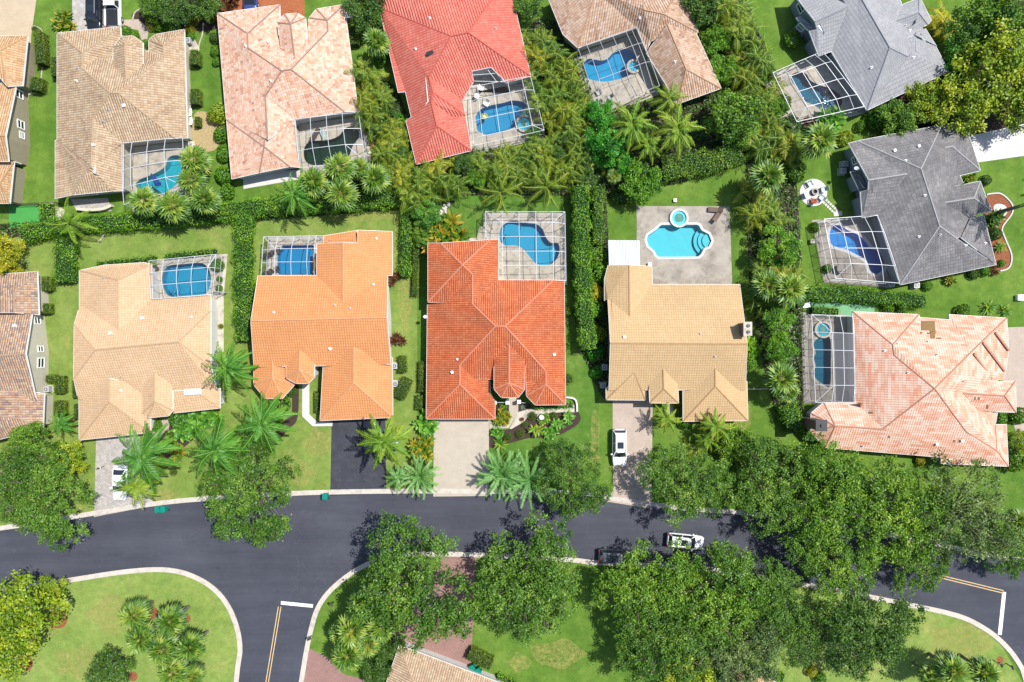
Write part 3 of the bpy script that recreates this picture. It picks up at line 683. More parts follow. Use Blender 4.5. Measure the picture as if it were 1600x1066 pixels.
# pink banded house
f = T(1240, 380, 4.442)
house('pink_banded_house', 'large pink banded tiled house with missing roof tiles and gray chimney', RM['pinkband'], CM['pinkband'], M['wall_white'], [
 patch('''a 410 475 2.9; b 870 495 3.05; c 690 706 4.85; d 698 776 4.95; ap 980 1010 6.7; g 622 1290 4.5; g2 428 1105 2.9; n1 876 516 3.1; n2 1085 532 3.1; n3 1080 495 2.9; n4 1480 520 2.9; k 1245 745 4.9; e1 1492 745 2.9; e2 1472 890 2.9; e3 1452 948 3.0; e4 1330 960 3.3; v 1190 1042 4.5; v2 1295 1165 3.5; e5 1415 1180 3.0; e6 1400 1260 3.0; e7 1477 1260 2.85; e8 1492 1550 2.8; s3 1410 1440 3.4; s4 1200 1310 4.6; s2 1025 1530 2.85; s1 1025 1487 2.95; s0 220 1420 2.9; m 290 1270 4.35; w0 210 1105 2.9; w1 120 1180 2.9; w2 120 1310 2.9''',
   'a c d ap g g2; a b c; c b n1 n2 n3 n4 k ap d; ap k n4 e1 e2 e3 e4 v v2 e5 e6 s3 s4; s3 e6 e7 e8; ap s4 s3 e8 s2 s1 s0 m g; g m w0 g2; m w0 w1; m w1 w2; m w2 s0'),
 patch('t 1175 1042 4.7; o 1465 1060 4.7; a 1245 955 3.9; b 1540 960 3.5; c 1545 1175 3.5; d 1290 1167 3.6', 't o b a; o b c; t o c d')],
 f, vents=[(722, 695), (990, 773), (1175, 957), (630, 745), (790, 897), (475, 1408), (990, 1395), (1165, 1370)])
# tan house at the bottom edge
f = T(400, 700, 2.9125)
house('corner_tan_house', 'tan tiled roof corner poking in below the pink brick driveway', RM['tan'], CM['tan'], M['wall_white'], [
 patch('a 652 897 2.9; b 1010 1032 2.9; b2 1150 1085 2.9; c 1130 1330 4.9; d 800 1290 4.9; e 540 1220 2.9; g 1000 1500 2.9', 'a b b2 c d; a d e; d c g e')], f)
f = T(800, 700, 2.9125)
house('corner_peach_house', 'light peach tiled roof corner below the big oaks at bottom edge', RM['tanorange'], CM['tanorange'], M['wall_white'], [
 patch('a 1000 985 2.9; b 1200 1065 2.9; c 1250 1260 4.6; d 1080 1230 4.6; e 905 1240 2.9', 'a b c d; a d e')], f)
# ------------------------------------------------------------------ pools, decks, cages
M['grassvivid'] = grassmat('grass_vivid', [(.3, lin('#5c8832')), (.5, lin('#769c3e')), (.7, lin('#92b050'))], stripe=.12, dry=lin('#94a850'))
M['grassyellow'] = grassmat('grass_yellowish', [(.3, lin('#7a9c46')), (.5, lin('#94ae54')), (.7, lin('#a6b866'))], dry=lin('#c2bb70'), stripe=.10)
M['grassdry'] = grassmat('grass_island', [(.3, lin('#86a850')), (.5, lin('#9eb85e')), (.7, lin('#b4c46e'))], dry=lin('#d0c67c'), fine=.6)
M['grassmain'] = grassmat('grass_lot', [(.3, lin('#548432')), (.5, lin('#68943a')), (.7, lin('#84a64c'))], dry=lin('#a9b866'))
POOLS = []     # (outline world xy)
def pool(label, f, pts, floorcol, water='water', depth=1.0, smooth=True, steps=None, cop='coping', copw=.3, deckcol=None, name='swimming_pool'):
    w = pxl(pts, -.05, f)
    if smooth: w = smooth_loop(w, 4)
    if area2(w) < 0: w = w[::-1]
    cx = sum(p[0] for p in w) / len(w); cy = sum(p[1] for p in w) / len(w)
    loc = [(p[0] - cx, p[1] - cy) for p in w]
    root = thing(name, label, 'pool', (cx, cy, 0))
    pm = basic('plaster_' + floorcol.strip('#'), lin(floorcol, .62), .6, .05, .8)
    n = len(loc); vs = [(x, y, .02) for x, y in loc] + [(x, y, -depth) for x, y in offset_loop(loc, .12)]
    fs = [(i, n + i, n + (i + 1) % n, (i + 1) % n)[::-1] for i in range(n)]
    # tessellated floor
    t = tessellate_polygon([[Vector(v) for v in vs[n:]]])
    fs += [tuple(n + i for i in q) for q in t]
    mobj('basin', vs, fs, pm, root)
    sheet('water', loc, -.10, M[water], parent=root)
    o = offset_loop(loc, -copw); i_ = offset_loop(loc, .03)
    vs = [(x, y, .045) for x, y in i_] + [(x, y, .045) for x, y in o] + [(x, y, -.12) for x, y in i_] + [(x, y, 0) for x, y in o]
    fs = []
    for k in range(n):
        j = (k + 1) % n; fs += [(k, j, n + j, n + k), (2 * n + k, 2 * n + j, j, k), (n + k, n + j, 3 * n + j, 3 * n + k)]
    mobj('coping', vs, fs, M[cop], root)
    if steps:
        sx, sy, r, a0, a1 = steps; p = P(*f(sx, sy), -.05) - Vector((cx, cy, 0))
        for q in range(3):
            MB().ring((p.x, p.y, -depth * (.35 + .2 * q)), .05, r * (1 - .25 * (2 - q)), .0 + depth * .12, 12, 0, R(a0), R(a1)).build('step', pm, root)
    POOLS.append(w); return root
def spa(label, f, x, y, r, floorcol='#6fc0dc', rim='coping'):
    p = P(*f(x, y), .2); root = thing('spa', label, 'hot tub', (p.x, p.y, 0))
    pm = basic('spa_' + floorcol.strip('#'), lin(floorcol, .7), .6, .05, 2)
    MB().ring((0, 0, -.1), r, r + .28, .42, 22).build('rim', M[rim], root)
    MB().cyl((0, 0, -.1), r, .05, 22).build('floor', pm, root)
    MB().ring((0, 0, -.05), r - .35, r, .16, 22).build('bench', pm, root)
    sheet('water', [(r * math.cos(a * math.pi / 11), r * math.sin(a * math.pi / 11)) for a in range(22)], .24, M['water'], parent=root)
    return root
CAGES = []
def cage(label, f, corners, us, vs, free, skip=(), zb=2.6, rise=.75, frame='white_metal', bw=.05, dense=(), deck=None, wallrails=1):
    A, B, Cc, D = [P(*f(*c), zb) for c in corners]
    cen = (A + B + Cc + D) / 4; cen.z = 0
    A, B, Cc, D = A - cen, B - cen, Cc - cen, D - cen
    root = thing('pool_cage', label, 'pool enclosure', cen)
    nu, nv = len(us) - 1, len(vs) - 1; skip = set(skip)
    def node(i, j):
        u, v = us[i], vs[j]
        p = (A * (1 - u) + B * u) * (1 - v) + (D * (1 - u) + Cc * u) * v
        onb = (j == 0, i == nu, j == nv, i == 0); names = ('AB', 'BC', 'CD', 'DA')
        if any(o and nm in free for o, nm in zip(onb, names)): z = zb
        elif any(onb): z = zb + .3
        else: z = zb + rise
        return Vector((p.x, p.y, z))
    cells = [(i, j) for i in range(nu) for j in range(nv) if (i, j) not in skip]
    done = set()
    def beam(a, b, w=bw, nm='beam'):
        k = (nm,) + tuple(sorted((tuple(round(x, 3) for x in a), tuple(round(x, 3) for x in b))))
        if k in done: return
        done.add(k); MB().bar(a, b, w, w * 1.2).build(nm, M[frame], root)
    for i, j in cells:
        q = [node(i, j), node(i + 1, j), node(i + 1, j + 1), node(i, j + 1)]
        for a in range(4): beam(q[a], q[(a + 1) % 4])
        mobj('screen_panel', [p + Vector((0, 0, .01)) for p in q], [(0, 1, 2, 3)], M['screenwall' if (i, j) in dense else 'screen'], root)
    # hip braces in the free corners
    for (a, b, i0, j0, i1, j1) in (('AB', 'DA', 0, 0, 1, 1), ('AB', 'BC', nu, 0, nu - 1, 1), ('CD', 'BC', nu, nv, nu - 1, nv - 1), ('CD', 'DA', 0, nv, 1, nv - 1)):
        if a in free and b in free and (min(i0, i1), min(j0, j1)) not in skip: beam(node(i0, j0), node(i1, j1))
    fl = {'AB': [(i, 0) for i in range(nu + 1)], 'BC': [(nu, j) for j in range(nv + 1)], 'CD': [(i, nv) for i in range(nu + 1)], 'DA': [(0, j) for j in range(nv + 1)]}
    for e in free:
        L_ = fl[e]
        for k, (i, j) in enumerate(L_):
            a = node(i, j); g = Vector((a.x, a.y, .02)); beam(a, g, bw, 'post')
            if k:
                b = node(*L_[k - 1]); gb = Vector((b.x, b.y, .02))
                beam((a + g) / 2 - Vector((0, 0, .35)), (b + gb) / 2 - Vector((0, 0, .35)), bw * .7, 'rail'); beam(g + Vector((0, 0, .04)), gb + Vector((0, 0, .04)), bw * .7, 'rail')
                mobj('wall_screen', [a, b, gb, g], [(0, 1, 2, 3)], M['screen'], root)
    deckpoly = offset_loop([(p.x + cen.x, p.y + cen.y) for p in (A, B, Cc, D)], .35 if area2([(p.x, p.y) for p in (A, B, Cc, D)]) < 0 else -.35)
    CAGES.append((deckpoly, deck or 'concrete')); return root
F1 = T(640, 310, 5.33); F2 = T(0, 180, 5.33); F4 = T(300, 160, 5.33); F5 = T(580, 0, 5.33); F6 = T(580, 160, 5.33); F7 = T(840, 0, 5.33); F8 = T(1200, 0, 5.33)
U1 = T(1270, 180, 4.845); U2 = T(1240, 380, 4.442); U4 = T(920, 300, 5.33); FB = T(400, 350, 11.84); FA = T(0, 340, 2.96); FC = T(780, 340, 2.96); FD = T(1180, 340, 2.664)
E = T(0, 700, 2.9125); F = T(400, 700, 2.9125); G = T(800, 700, 2.9125); H = T(1200, 700, 2.9125); U8 = T(640, 620, 5.33); a1 = T(0, 0, 2.96); a2 = T(400, 0, 2.96); a3 = T(800, 0, 2.96); a4 = T(1200, 0, 2.96)
ID = lambda x, y: (x, y)
pool('kidney shaped blue pool behind the terracotta house', F1, [(750, 290), (770, 230), (840, 188), (900, 188), (980, 205), (1060, 215), (1110, 260), (1140, 330), (1180, 370), (1235, 372), (1252, 430), (1230, 500), (1180, 550), (1120, 562), (1050, 545), (1000, 490), (940, 420), (880, 395), (800, 395), (755, 360)], '#4cb4dc', steps=(770, 380, 1.6, -20, 70))
pool('turquoise freeform pool with a blue float beside the tan barrel house', F2, [(1130, 590), (1160, 540), (1230, 510), (1320, 470), (1380, 420), (1400, 360), (1450, 335), (1510, 345), (1530, 420), (1520, 530), (1450, 600), (1380, 650), (1310, 680), (1200, 660)], '#38c4d4', steps=(1160, 570, 1.4, -60, 30))
pool('dark green freeform pool of the mottled pink house', F4, [(930, 440), (935, 380), (980, 325), (1060, 318), (1150, 310), (1220, 280), (1280, 215), (1340, 200), (1390, 240), (1390, 300), (1340, 370), (1310, 450), (1250, 490), (1120, 520), (1000, 525), (945, 490)], '#4a6e52', 'watergreen', steps=(965, 360, 1.3, -60, 30))
pool('bright blue pool with yellow float beside the red house', F6, [(850, 180), (870, 120), (910, 60), (1000, 25), (1100, 5), (1180, -15), (1270, 0), (1330, 60), (1320, 115), (1250, 130), (1215, 200), (1080, 250), (980, 275), (900, 250)], '#50aadc', steps=(905, 160, 1.5, 100, 220))
spa('round spa at the right corner of the red house pool', F6, 1275, 178, .85)
pool('blue kidney pool in the corner of the tan pink house', F7, [(370, 590), (380, 530), (430, 490), (520, 505), (580, 490), (640, 430), (710, 405), (790, 430), (825, 490), (820, 560), (780, 620), (690, 660), (560, 685), (450, 670), (385, 640)], '#40b0e4')
spa('round spa at the end of the kidney pool by the tan pink house', F7, 800, 555, .65)
pool('dark teal pool under the cage of the light gray house', F8, [(190, 670), (200, 620), (260, 600), (320, 620), (350, 670), (430, 710), (530, 740), (600, 790), (620, 850), (590, 920), (520, 940), (440, 920), (380, 880), (310, 850), (260, 790), (240, 740)], '#4e98b4', 'waterteal', steps=(575, 840, 1.6, 130, 260), copw=.35)
pool('vivid blue pool under the cage of the weathered gray house', U1, [(125, 890), (150, 840), (200, 835), (260, 870), (340, 905), (400, 960), (440, 1010), (500, 1030), (545, 1100), (530, 1170), (480, 1205), (430, 1180), (400, 1100), (330, 1060), (250, 1020), (150, 990), (128, 950)], '#1890e8', cop='whiteconcrete', copw=.35)
pool('long teal blue pool inside the cage of the pink banded house', U2, [(135, 700), (170, 660), (250, 652), (258, 820), (252, 990), (200, 980), (150, 940), (135, 900), (150, 850), (135, 800), (150, 760)], '#4ab0c8', 'waterteal')
spa('round spa above the long pool of the pink banded house', U2, 205, 600, .85, '#5ab4c8')
pool('square blue pool with curved spa wall by the orange house', FB, [(475, 410), (500, 392), (1060, 390), (1092, 430), (1095, 920), (1080, 945), (430, 945), (395, 900), (395, 560), (430, 500), (465, 470)], '#2a9cd4', smooth=False)
pool('small oval blue pool of the pale peach house', FA, [(752, 270), (775, 225), (850, 215), (940, 212), (975, 260), (972, 320), (940, 358), (800, 368), (765, 345), (752, 310)], '#40a8d0', steps=(775, 330, 1.3, -60, 40))
pool('open turquoise pool with scalloped white edge behind the beige house', U4, [(480, 400), (490, 362), (550, 322), (590, 285), (605, 274), (760, 272), (900, 272), (918, 280), (940, 320), (1000, 352), (1022, 408), (1000, 455), (960, 470), (935, 520), (912, 540), (750, 543), (582, 543), (560, 525), (545, 492), (495, 450)], '#8ad0da', depth=1.0, smooth=False, cop='whiteconcrete', steps=(1015, 405, 2.1, 100, 250), copw=.28)
sp = spa('small round spa above the open turquoise pool', U4, 752, 218, .95, '#a4e4f0', rim='whiteconcrete')

cage('screened pool cage behind the terracotta house', F1, [(632, 110), (1293, 112), (1303, 684), (640, 684)], [0, .21, .42, .63, .84, 1], [0, .17, .375, .585, .79, 1], ['AB', 'BC', 'DA'], [(0, 2), (0, 3), (0, 4)])
cage('pool cage over a turquoise pool at the corner of the tan barrel house', F2, [(1027, 240), (1520, 190), (1545, 600), (1033, 745)], [0, .17, .44, .73, 1], [0, .22, .45, .75, 1], ['BC', 'CD'])
cage('pool cage over a dark green pool at the mottled pink house', F4, [(858, 148), (1388, 85), (1440, 487), (897, 548)], [0, .25, .5, .75, 1], [0, .33, .66, 1], ['BC', 'CD'])
cage('pool cage leaning against the right side of the red house', F5, [(820, 735), (1328, 640), (1440, 1085), (857, 1213)], [0, .13, .38, .62, .85, 1], [0, .25, .6, .9, 1], ['BC', 'CD'])
cage('narrow screened entry bay at the top of the red house pool cage', F5, [(838, 592), (1000, 556), (1120, 690), (854, 684)], [0, .72, 1], [0, .45, 1], [], rise=.2)
cage('gray framed pool cage set into the tan pink house', F7, [(338, 405), (826, 232), (1015, 715), (505, 905)], [0, .14, .36, .58, .8, .9, 1], [0, .28, .6, 1], ['CD', 'DA'], frame='gray_metal', bw=.045)
cage('slanted pool cage over a teal pool at the light gray house', F8, [(40, 605), (450, 430), (800, 888), (240, 1015)], [0, .2, .42, .65, .85, 1], [0, .2, .5, .8, 1], ['AB', 'CD', 'DA'])
cage('pool cage over a vivid blue pool at the weathered gray house', U1, [(85, 787), (487, 757), (658, 1272), (172, 1235)], [0, .25, .5, .75, 1], [0, .25, .5, .75, 1], ['AB', 'CD', 'DA'], deck='stained')
cage('pool cage with gray roof panels at the pink banded house', U2, [(125, 495), (410, 508), (418, 1105), (152, 1105)], [0, .42, .69, 1], [0, .2, .4, .6, .8, 1], ['AB', 'DA', 'CD'], dense=[(i, j) for i in (1, 2) for j in range(1, 5)], deck='stained')
cage('small pool cage at the left rear corner of the orange house', FB, [(140, 240), (1265, 215), (1240, 965), (92, 967)], [0, .24, .5, .757, .87, 1], [0, .33, .66, 1], ['AB', 'DA'], [(4, 1), (4, 2)], bw=.052)
cage('pool cage at the back corner of the pale peach house', FA, [(690, 200), (1000, 170), (982, 358), (705, 378)], [0, .22, .45, .68, .93, 1], [0, .33, .66, 1], ['AB', 'BC'])

# ground, lawns, roads
def inside(p, poly):
    c = False; n = len(poly)
    for i in range(n):
        a, b = poly[i - 1], poly[i]
        if (a[1] > p[1]) != (b[1] > p[1]) and p[0] < (b[0] - a[0]) * (p[1] - a[1]) / (b[1] - a[1]) + a[0]: c = not c
    return c
def holes_in(poly): return [w for w in POOLS if inside((sum(p[0] for p in w) / len(w), sum(p[1] for p in w) / len(w)), poly)]
def ground(name, pts, z, mat, f=None, smooth=0, world_=False):
    w = pts if world_ else pxl(pts, 0, f)
    if smooth: w = smooth_loop(w, smooth)
    return struct(sheet(name, w, z, mat, holes_in(w)))
ground('ground', [(-400, -400), (400, -400), (400, 400), (-400, 400)], 0, M['grassvivid'], world_=True)
ground('lawn', [(-400, 352), (340, 335), (652, 318), (652, 790), (-400, 860)], .004, M['grassyellow'])
ground('lawn', [(652, 300), (905, 290), (935, 420), (935, 788), (652, 788)], .004, M['grassmain'])
NK = [(-400, 880), (0, 829), (145, 806), (240, 791), (320, 783), (470, 774), (640, 771), (800, 772), (920, 775), (960, 783), (1060, 797), (1140, 803), (1250, 815), (1350, 832), (1450, 852), (1600, 880), (1900, 930)]
SM = [(1640, 1200), (1607, 1066), (1592, 1030), (1564, 997), (1530, 973), (1492, 957), (1425, 942), (1385, 934), (1310, 919), (1190, 898), (1100, 885), (940, 876), (891, 871), (780, 865), (700, 862), (625, 864), (575, 877), (530, 905), (498, 940), (482, 985), (467, 1066), (440, 1250)]
SI = [(360, 1250), (373, 1066), (379, 1010), (368, 962), (345, 925), (310, 900), (265, 887), (200, 889), (100, 904), (0, 919), (-400, 985)]
nk = smooth_loop(pxl(NK), 5, False); sm = smooth_loop(pxl(SM), 5, False); si = smooth_loop(pxl(SI), 5, False)
struct(sheet('road', nk + pxl([(1900, 1600), (1660, 1600)]) + sm + si, .012, M['asphalt']))
struct(sheet('lawn', si + pxl([(-400, 1400), (360, 1400)]), .006, M['grassdry']))
ground('lawn', [(1180, 900), (1310, 922), (1425, 945), (1492, 960), (1560, 1000), (1605, 1080), (1605, 1200), (1180, 1200)], .006, M['grassdry'])
def strip(name, line, w, h, mat, side=1, z0=0):
    o = offset_loop(line, w * side, False); n = len(line)
    vs = [(p[0], p[1], h) for p in line] + [(p[0], p[1], h + .01) for p in o] + [(p[0], p[1], z0) for p in line] + [(p[0], p[1], z0) for p in o]
    fs = []
    for i in range(n - 1): fs += [(i, i + 1, n + i + 1, n + i), (2 * n + i, 2 * n + i + 1, i + 1, i), (n + i, n + i + 1, 3 * n + i + 1, 3 * n + i)]
    o = mobj(name, vs, fs, mat)
    bm = bmesh.new(); bm.from_mesh(o.data); bmesh.ops.recalc_face_normals(bm, faces=bm.faces); bm.to_mesh(o.data); bm.free()
    return struct(o)
strip('kerb', nk, .62, .09, M['kerb'], 1); strip('kerb', sm, .62, .09, M['kerb'], 1); strip('kerb', si, .62, .09, M['kerb'], 1)
def mark(name, a, b, w, mat, z=.017):
    a = Vector(pxl([a])[0]); b = Vector(pxl([b])[0]); d = (b - a).normalized(); n = Vector((-d.y, d.x)) * w / 2
    return struct(sheet(name, [tuple(a - n), tuple(b - n), tuple(b + n), tuple(a + n)], z, mat))
mark('stop_line', (439, 942), (489, 947), .45, M['paint']); mark('stop_line', (1569, 925), (1562, 992), .5, M['paint'])
for dx in (-2.0, 2.0):
    mark('lane_marking', (437 + dx, 948), (416 + dx, 1075), .11, M['ypaint'])
    mark('lane_marking', (1437, 893 + dx), (1568, 925 + dx), .11, M['ypaint'])
M['pav_white'] = pavermat('paver_offwhite', lin('#e2d6c4', .56), lin('#dccfbd', .56), lin('#c9bba6', .54), .22, .11, 0, .22)
M['pav_gray'] = pavermat('paver_light_gray', lin('#d6d0ca', .57), lin('#c2bab2', .57), lin('#a8a096', .6), .4, .3, 30, .4)
M['pav_tan'] = pavermat('paver_tan', lin('#e0cfbf', .57), lin('#d8c4b4', .57), lin('#c0ac9a', .62), .22, .11, 0, .35)
M['pav_pink'] = pavermat('paver_pink', lin('#b8948a', .6), lin('#ae867c', .6), lin('#94726a', .6), .22, .11, 40, .3)
M['pav_orange'] = pavermat('paver_orange', lin('#d98a5e'), lin('#cc7648'), lin('#a8603c'), .22, .11, 40, .3)
M['pav_check'] = pavermat('paver_checker', lin('#e2dcd6'), lin('#cfc6c0'), lin('#b4a9a2'), .6, .6, 45, .2)
M['greendeck'] = basic('green_deck_paint', '#8ecf9a', .8, .1, 1)
Z = .02
ground('driveway', [(678, 650), (764, 650), (764, 775), (677, 776)], Z, M['pav_white'])
ground('driveway', [(518.5, 650), (602, 650), (604, 772), (516, 775)], Z, M['asphalt2'])
ground('driveway', [(151, 665), (214, 665), (240, 790), (147, 808)], Z, M['pav_gray'])
ground('driveway', [(957, 600), (1020, 600), (1018, 795), (949, 784), (958, 765)], Z, M['pav_tan'])
ground('driveway', [(695, 866), (745, 866), (740, 960), (735, 1045), (600, 1000), (638, 965)], Z, M['pav_pink'])
ground('driveway', F and [F(*p) for p in [(228, 905), (320, 950), (400, 1030), (520, 1060), (520, 1300), (150, 1300)]], Z, M['pav_pink'])
ground('driveway', [(1490, 218), (1800, 150), (1800, 215), (1500, 258)], Z, M['whiteconcrete'])
ground('driveway', [(1560, 512), (1800, 505), (1800, 700), (1592, 690), (1570, 620)], Z, M['pav_tan'])
ground('driveway', [(-300, -100), (57, -100), (57, 0), (49, 55), (47, 120), (40, 215), (-300, 215)], Z, pavermat('paver_beige', lin('#e6d2b4', .6), lin('#dfc9aa', .6), lin('#cbb596', .6), .22, .11, 0, .3))
ground('driveway', [(113, -100), (190, -100), (190, 60), (113, 60)], Z, M['pav_check'])
ground('driveway', [(345, -100), (476, -100), (476, 40), (350, 40)], Z, M['pav_orange'])
ground('path', [a1(*p) for p in [(560, 92), (640, 90), (690, 135), (680, 190), (655, 185), (640, 140), (560, 125)]], Z + .004, M['pav_tan'])
ground('path', [U8(*p) for p in [(665, 200), (770, 195), (828, 150), (828, -200), (905, -200), (905, 130), (825, 262), (664, 268)]], Z + .004, M['pav_white'])
ground('path', [U8(*p) for p in [(905, 128), (975, 108), (1290, 92), (1330, 62), (1375, 66), (1390, 130), (1280, 128), (1000, 150), (950, 210), (850, 268), (830, 268)]], Z + .008, M['concrete'])
ground('path', [FB(0, 0) for _ in range(0)] or [T(400, 600, 5.923)(*p) for p in [(428, -40), (495, -40), (495, 280), (570, 355), (708, 355), (708, 390), (525, 392), (428, 300)]], Z + .004, M['whiteconcrete'])
ground('path', [T(100, 620, 6.66)(*p) for p in [(1025, 230), (1115, 200), (1100, 300), (1060, 400), (980, 430), (860, 420), (880, 380), (990, 350)]], Z + .004, M['pav_tan'])
ground('path', [U4(*p) for p in [(650, 1730), (705, 1730), (705, 1870), (650, 1870)]], Z + .004, M['concrete'])
ground('patio', [U4(*p) for p in [(398, 118), (1172, 120), (1195, 790), (420, 800), (398, 400)]], Z, M['stained'])
ground('patio', [U2(*p) for p in [(95, 400), (560, 408), (560, 560), (95, 560)]], Z, M['greendeck'])
ground('patio', [F2(*p) for p in [(590, 700), (900, 690), (930, 800), (640, 800)]], Z, M['pav_gray'])
ground('patio', [F4(*p) for p in [(425, 600), (900, 560), (900, 640), (430, 722)]], Z, M['whiteconcrete'])
ground('patio', [F2(*p) for p in [(420, 720), (540, 790), (520, 880), (420, 890)]], Z, M['concrete'])
ground('patio', [F2(*p) for p in [(75, 750), (325, 750), (325, 935), (75, 935)]], Z, basic('green_turf_mat', '#58b858', .9, .08, .5))
ground('path', [a1(*p) for p in [(862, 180), (900, 180), (925, 230), (880, 230), (878, 640), (862, 640)]], Z, M['concrete'])
ground('path', [FA(*p) for p in [(975, 380), (1035, 375), (1035, 620), (975, 620)]], Z - .004, M['concrete'])
ground('path', [F1(*p) for p in [(470, 330), (560, 330), (580, 235), (640, 235), (640, 380), (460, 380)]], Z - .004, M['concrete'])
ground('patio', [F8(*p) for p in [(400, 395), (560, 410), (860, 930), (740, 960), (400, 520)]], Z + .003, M['concrete'])
ground('patio', [F5(*p) for p in [(700, 800), (830, 700), (900, 1213), (820, 1280)]], Z + .003, M['concrete'])
def drymat():
    m, nt, N, L, o = nodes('dry_grass_patch')
    d = N('BsdfDiffuse'); tr = N('BsdfTransparent'); g = N('NewGeometry')
    n = N('TexNoise'); n.inputs['Scale'].default_value = 1.6; n.inputs['Detail'].default_value = 9; n.inputs['Roughness'].default_value = .75; L(g.outputs['Position'], n.inputs['Vector'])
    r = ramp(N, [(.40, (0, 0, 0, 1)), (.68, (.8, .8, .8, 1))]); L(n.outputs[0], r.inputs[0])
    n2 = N('TexNoise'); n2.inputs['Scale'].default_value = 3; n2.inputs['Detail'].default_value = 6; L(g.outputs['Position'], n2.inputs['Vector'])
    r2 = ramp(N, [(.3, lin('#b0b058', .6)), (.7, lin('#d8cc84', .6))]); L(n2.outputs[0], r2.inputs[0]); L(r2.outputs[0], d.inputs[0])
    m1 = N('MixShader'); L(r.outputs[0], m1.inputs[0]); L(tr.outputs[0], m1.inputs[1]); L(d.outputs[0], m1.inputs[2]); L(m1.outputs[0], o.inputs[0]); return m
M['dry'] = drymat()
for i, (x, y, rx, ry) in enumerate([(120, 1035, 36, 24), (870, 1022, 40, 22), (70, 960, 30, 40), (812, 1035, 18, 14), (500, 690, 26, 20), (930, 690, 8, 50), (1500, 1000, 50, 26), (1110, 258, 40, 14), (632, 470, 10, 50), (180, 960, 40, 30), (560, 335, 70, 10), (1105, 650, 10, 22), (1160, 650, 14, 20), (250, 780, 30, 14), (470, 740, 20, 20)]):
    struct(sheet('dry_grass', smooth_loop(pxl([(x + rx * (1 + .25 * math.sin(k * 2.3 + i)) * math.cos(k * .6283), y + ry * (1 + .25 * math.cos(k * 3.1 + i)) * math.sin(k * .6283)) for k in range(10)]), 3), .0075 + .0001 * i, M['dry']))
for poly, mt in CAGES:
    struct(sheet('pool_deck', poly, Z + .006, M[mt], holes_in(poly)))
# planting beds
def bed(pts, mat, f=None, smooth=4, z=.011): return ground('mulch_bed', pts, z, M[mat], f, smooth)
bed([(668, 300), (810, 275), (905, 215), (985, 145), (1150, 112), (1380, 110), (1410, 220), (1200, 335), (1000, 345), (860, 380), (668, 425)], 'mulch', U8, z=.014)
bed([(905, 60), (1000, 60), (1010, 110), (910, 130)], 'mulch', U8, z=.014); bed([(700, 60), (825, 60), (825, 150), (770, 190), (710, 190)], 'mulch', U8, z=.014)
bed([(1320, 610), (1370, 600), (1430, 605), (1500, 670), (1505, 740), (1430, 850), (1450, 930), (1500, 1060), (1480, 1150), (1370, 1160), (1330, 900), (1300, 750)], 'redmulch', U1, z=.014)
bed([(1370, 690), (1410, 672), (1460, 690), (1470, 740), (1430, 775), (1380, 760)], 'whiteconcrete', U1, z=.018)
bed([(1455, 100), (1620, 100), (1620, 560), (1500, 540)], 'redmulch', F4); bed([(20, 100), (180, 100), (280, 200), (250, 300), (180, 400), (20, 390)], 'straw', F4)
for c in [(690, 750, 30), (848, 775, 20), (905, 862, 20), (903, 1010, 28), (605, 1040, 22), (265, 780, 42), (112, 980, 38)]:
    bed([(c[0] + c[2] * math.cos(k * .785), c[1] + c[2] * math.sin(k * .785)) for k in range(8)], 'redmulch', E)
for c in [(1055, 965, 16), (935, 1010, 22), (860, 1035, 20)]: bed([(c[0] + c[2] * math.cos(k * .785), c[1] + c[2] * math.sin(k * .785)) for k in range(8)], 'redmulch', H)
bed([(330, -100), (388, -100), (388, 300), (300, 420), (180, 540), (160, 480), (260, 340), (330, 260)], 'mulch', T(400, 600, 5.923))
bed([(620, 60), (690, 55), (740, 100), (740, 120), (690, 130), (615, 90)], 'mulch', a1); bed([(740, 0), (1010, 0), (1010, 130), (860, 140), (740, 120)], 'mulch', a1, z=.010)
bed([(960, 380), (1030, 380), (1010, 640), (975, 640)], 'mulch', FA, z=.010)
bed([(880, 560), (1100, 560), (1120, 700), (1000, 760), (880, 700)], 'mulch', T(100, 620, 6.66), z=.010)
bed([(1130, 600), (1400, 400), (1470, 300), (1300, 200), (1110, 220), (1100, 420)], 'mulch', T(100, 620, 6.66), z=.010)
# shaded soil under the dense planting strips
SOIL = []
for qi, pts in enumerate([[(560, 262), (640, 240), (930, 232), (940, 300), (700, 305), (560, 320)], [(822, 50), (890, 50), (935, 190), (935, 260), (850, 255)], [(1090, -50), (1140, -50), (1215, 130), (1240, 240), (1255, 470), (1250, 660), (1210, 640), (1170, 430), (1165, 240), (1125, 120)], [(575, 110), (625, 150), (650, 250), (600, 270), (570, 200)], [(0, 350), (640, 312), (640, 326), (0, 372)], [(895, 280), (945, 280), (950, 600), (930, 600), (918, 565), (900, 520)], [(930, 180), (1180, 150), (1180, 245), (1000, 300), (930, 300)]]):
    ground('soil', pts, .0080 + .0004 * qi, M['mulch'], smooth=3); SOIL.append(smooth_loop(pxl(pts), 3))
ground('soil', [(1380, 180), (1480, 90), (1640, -20), (1640, 200), (1500, 205)], .009, M['mulch'], smooth=3)
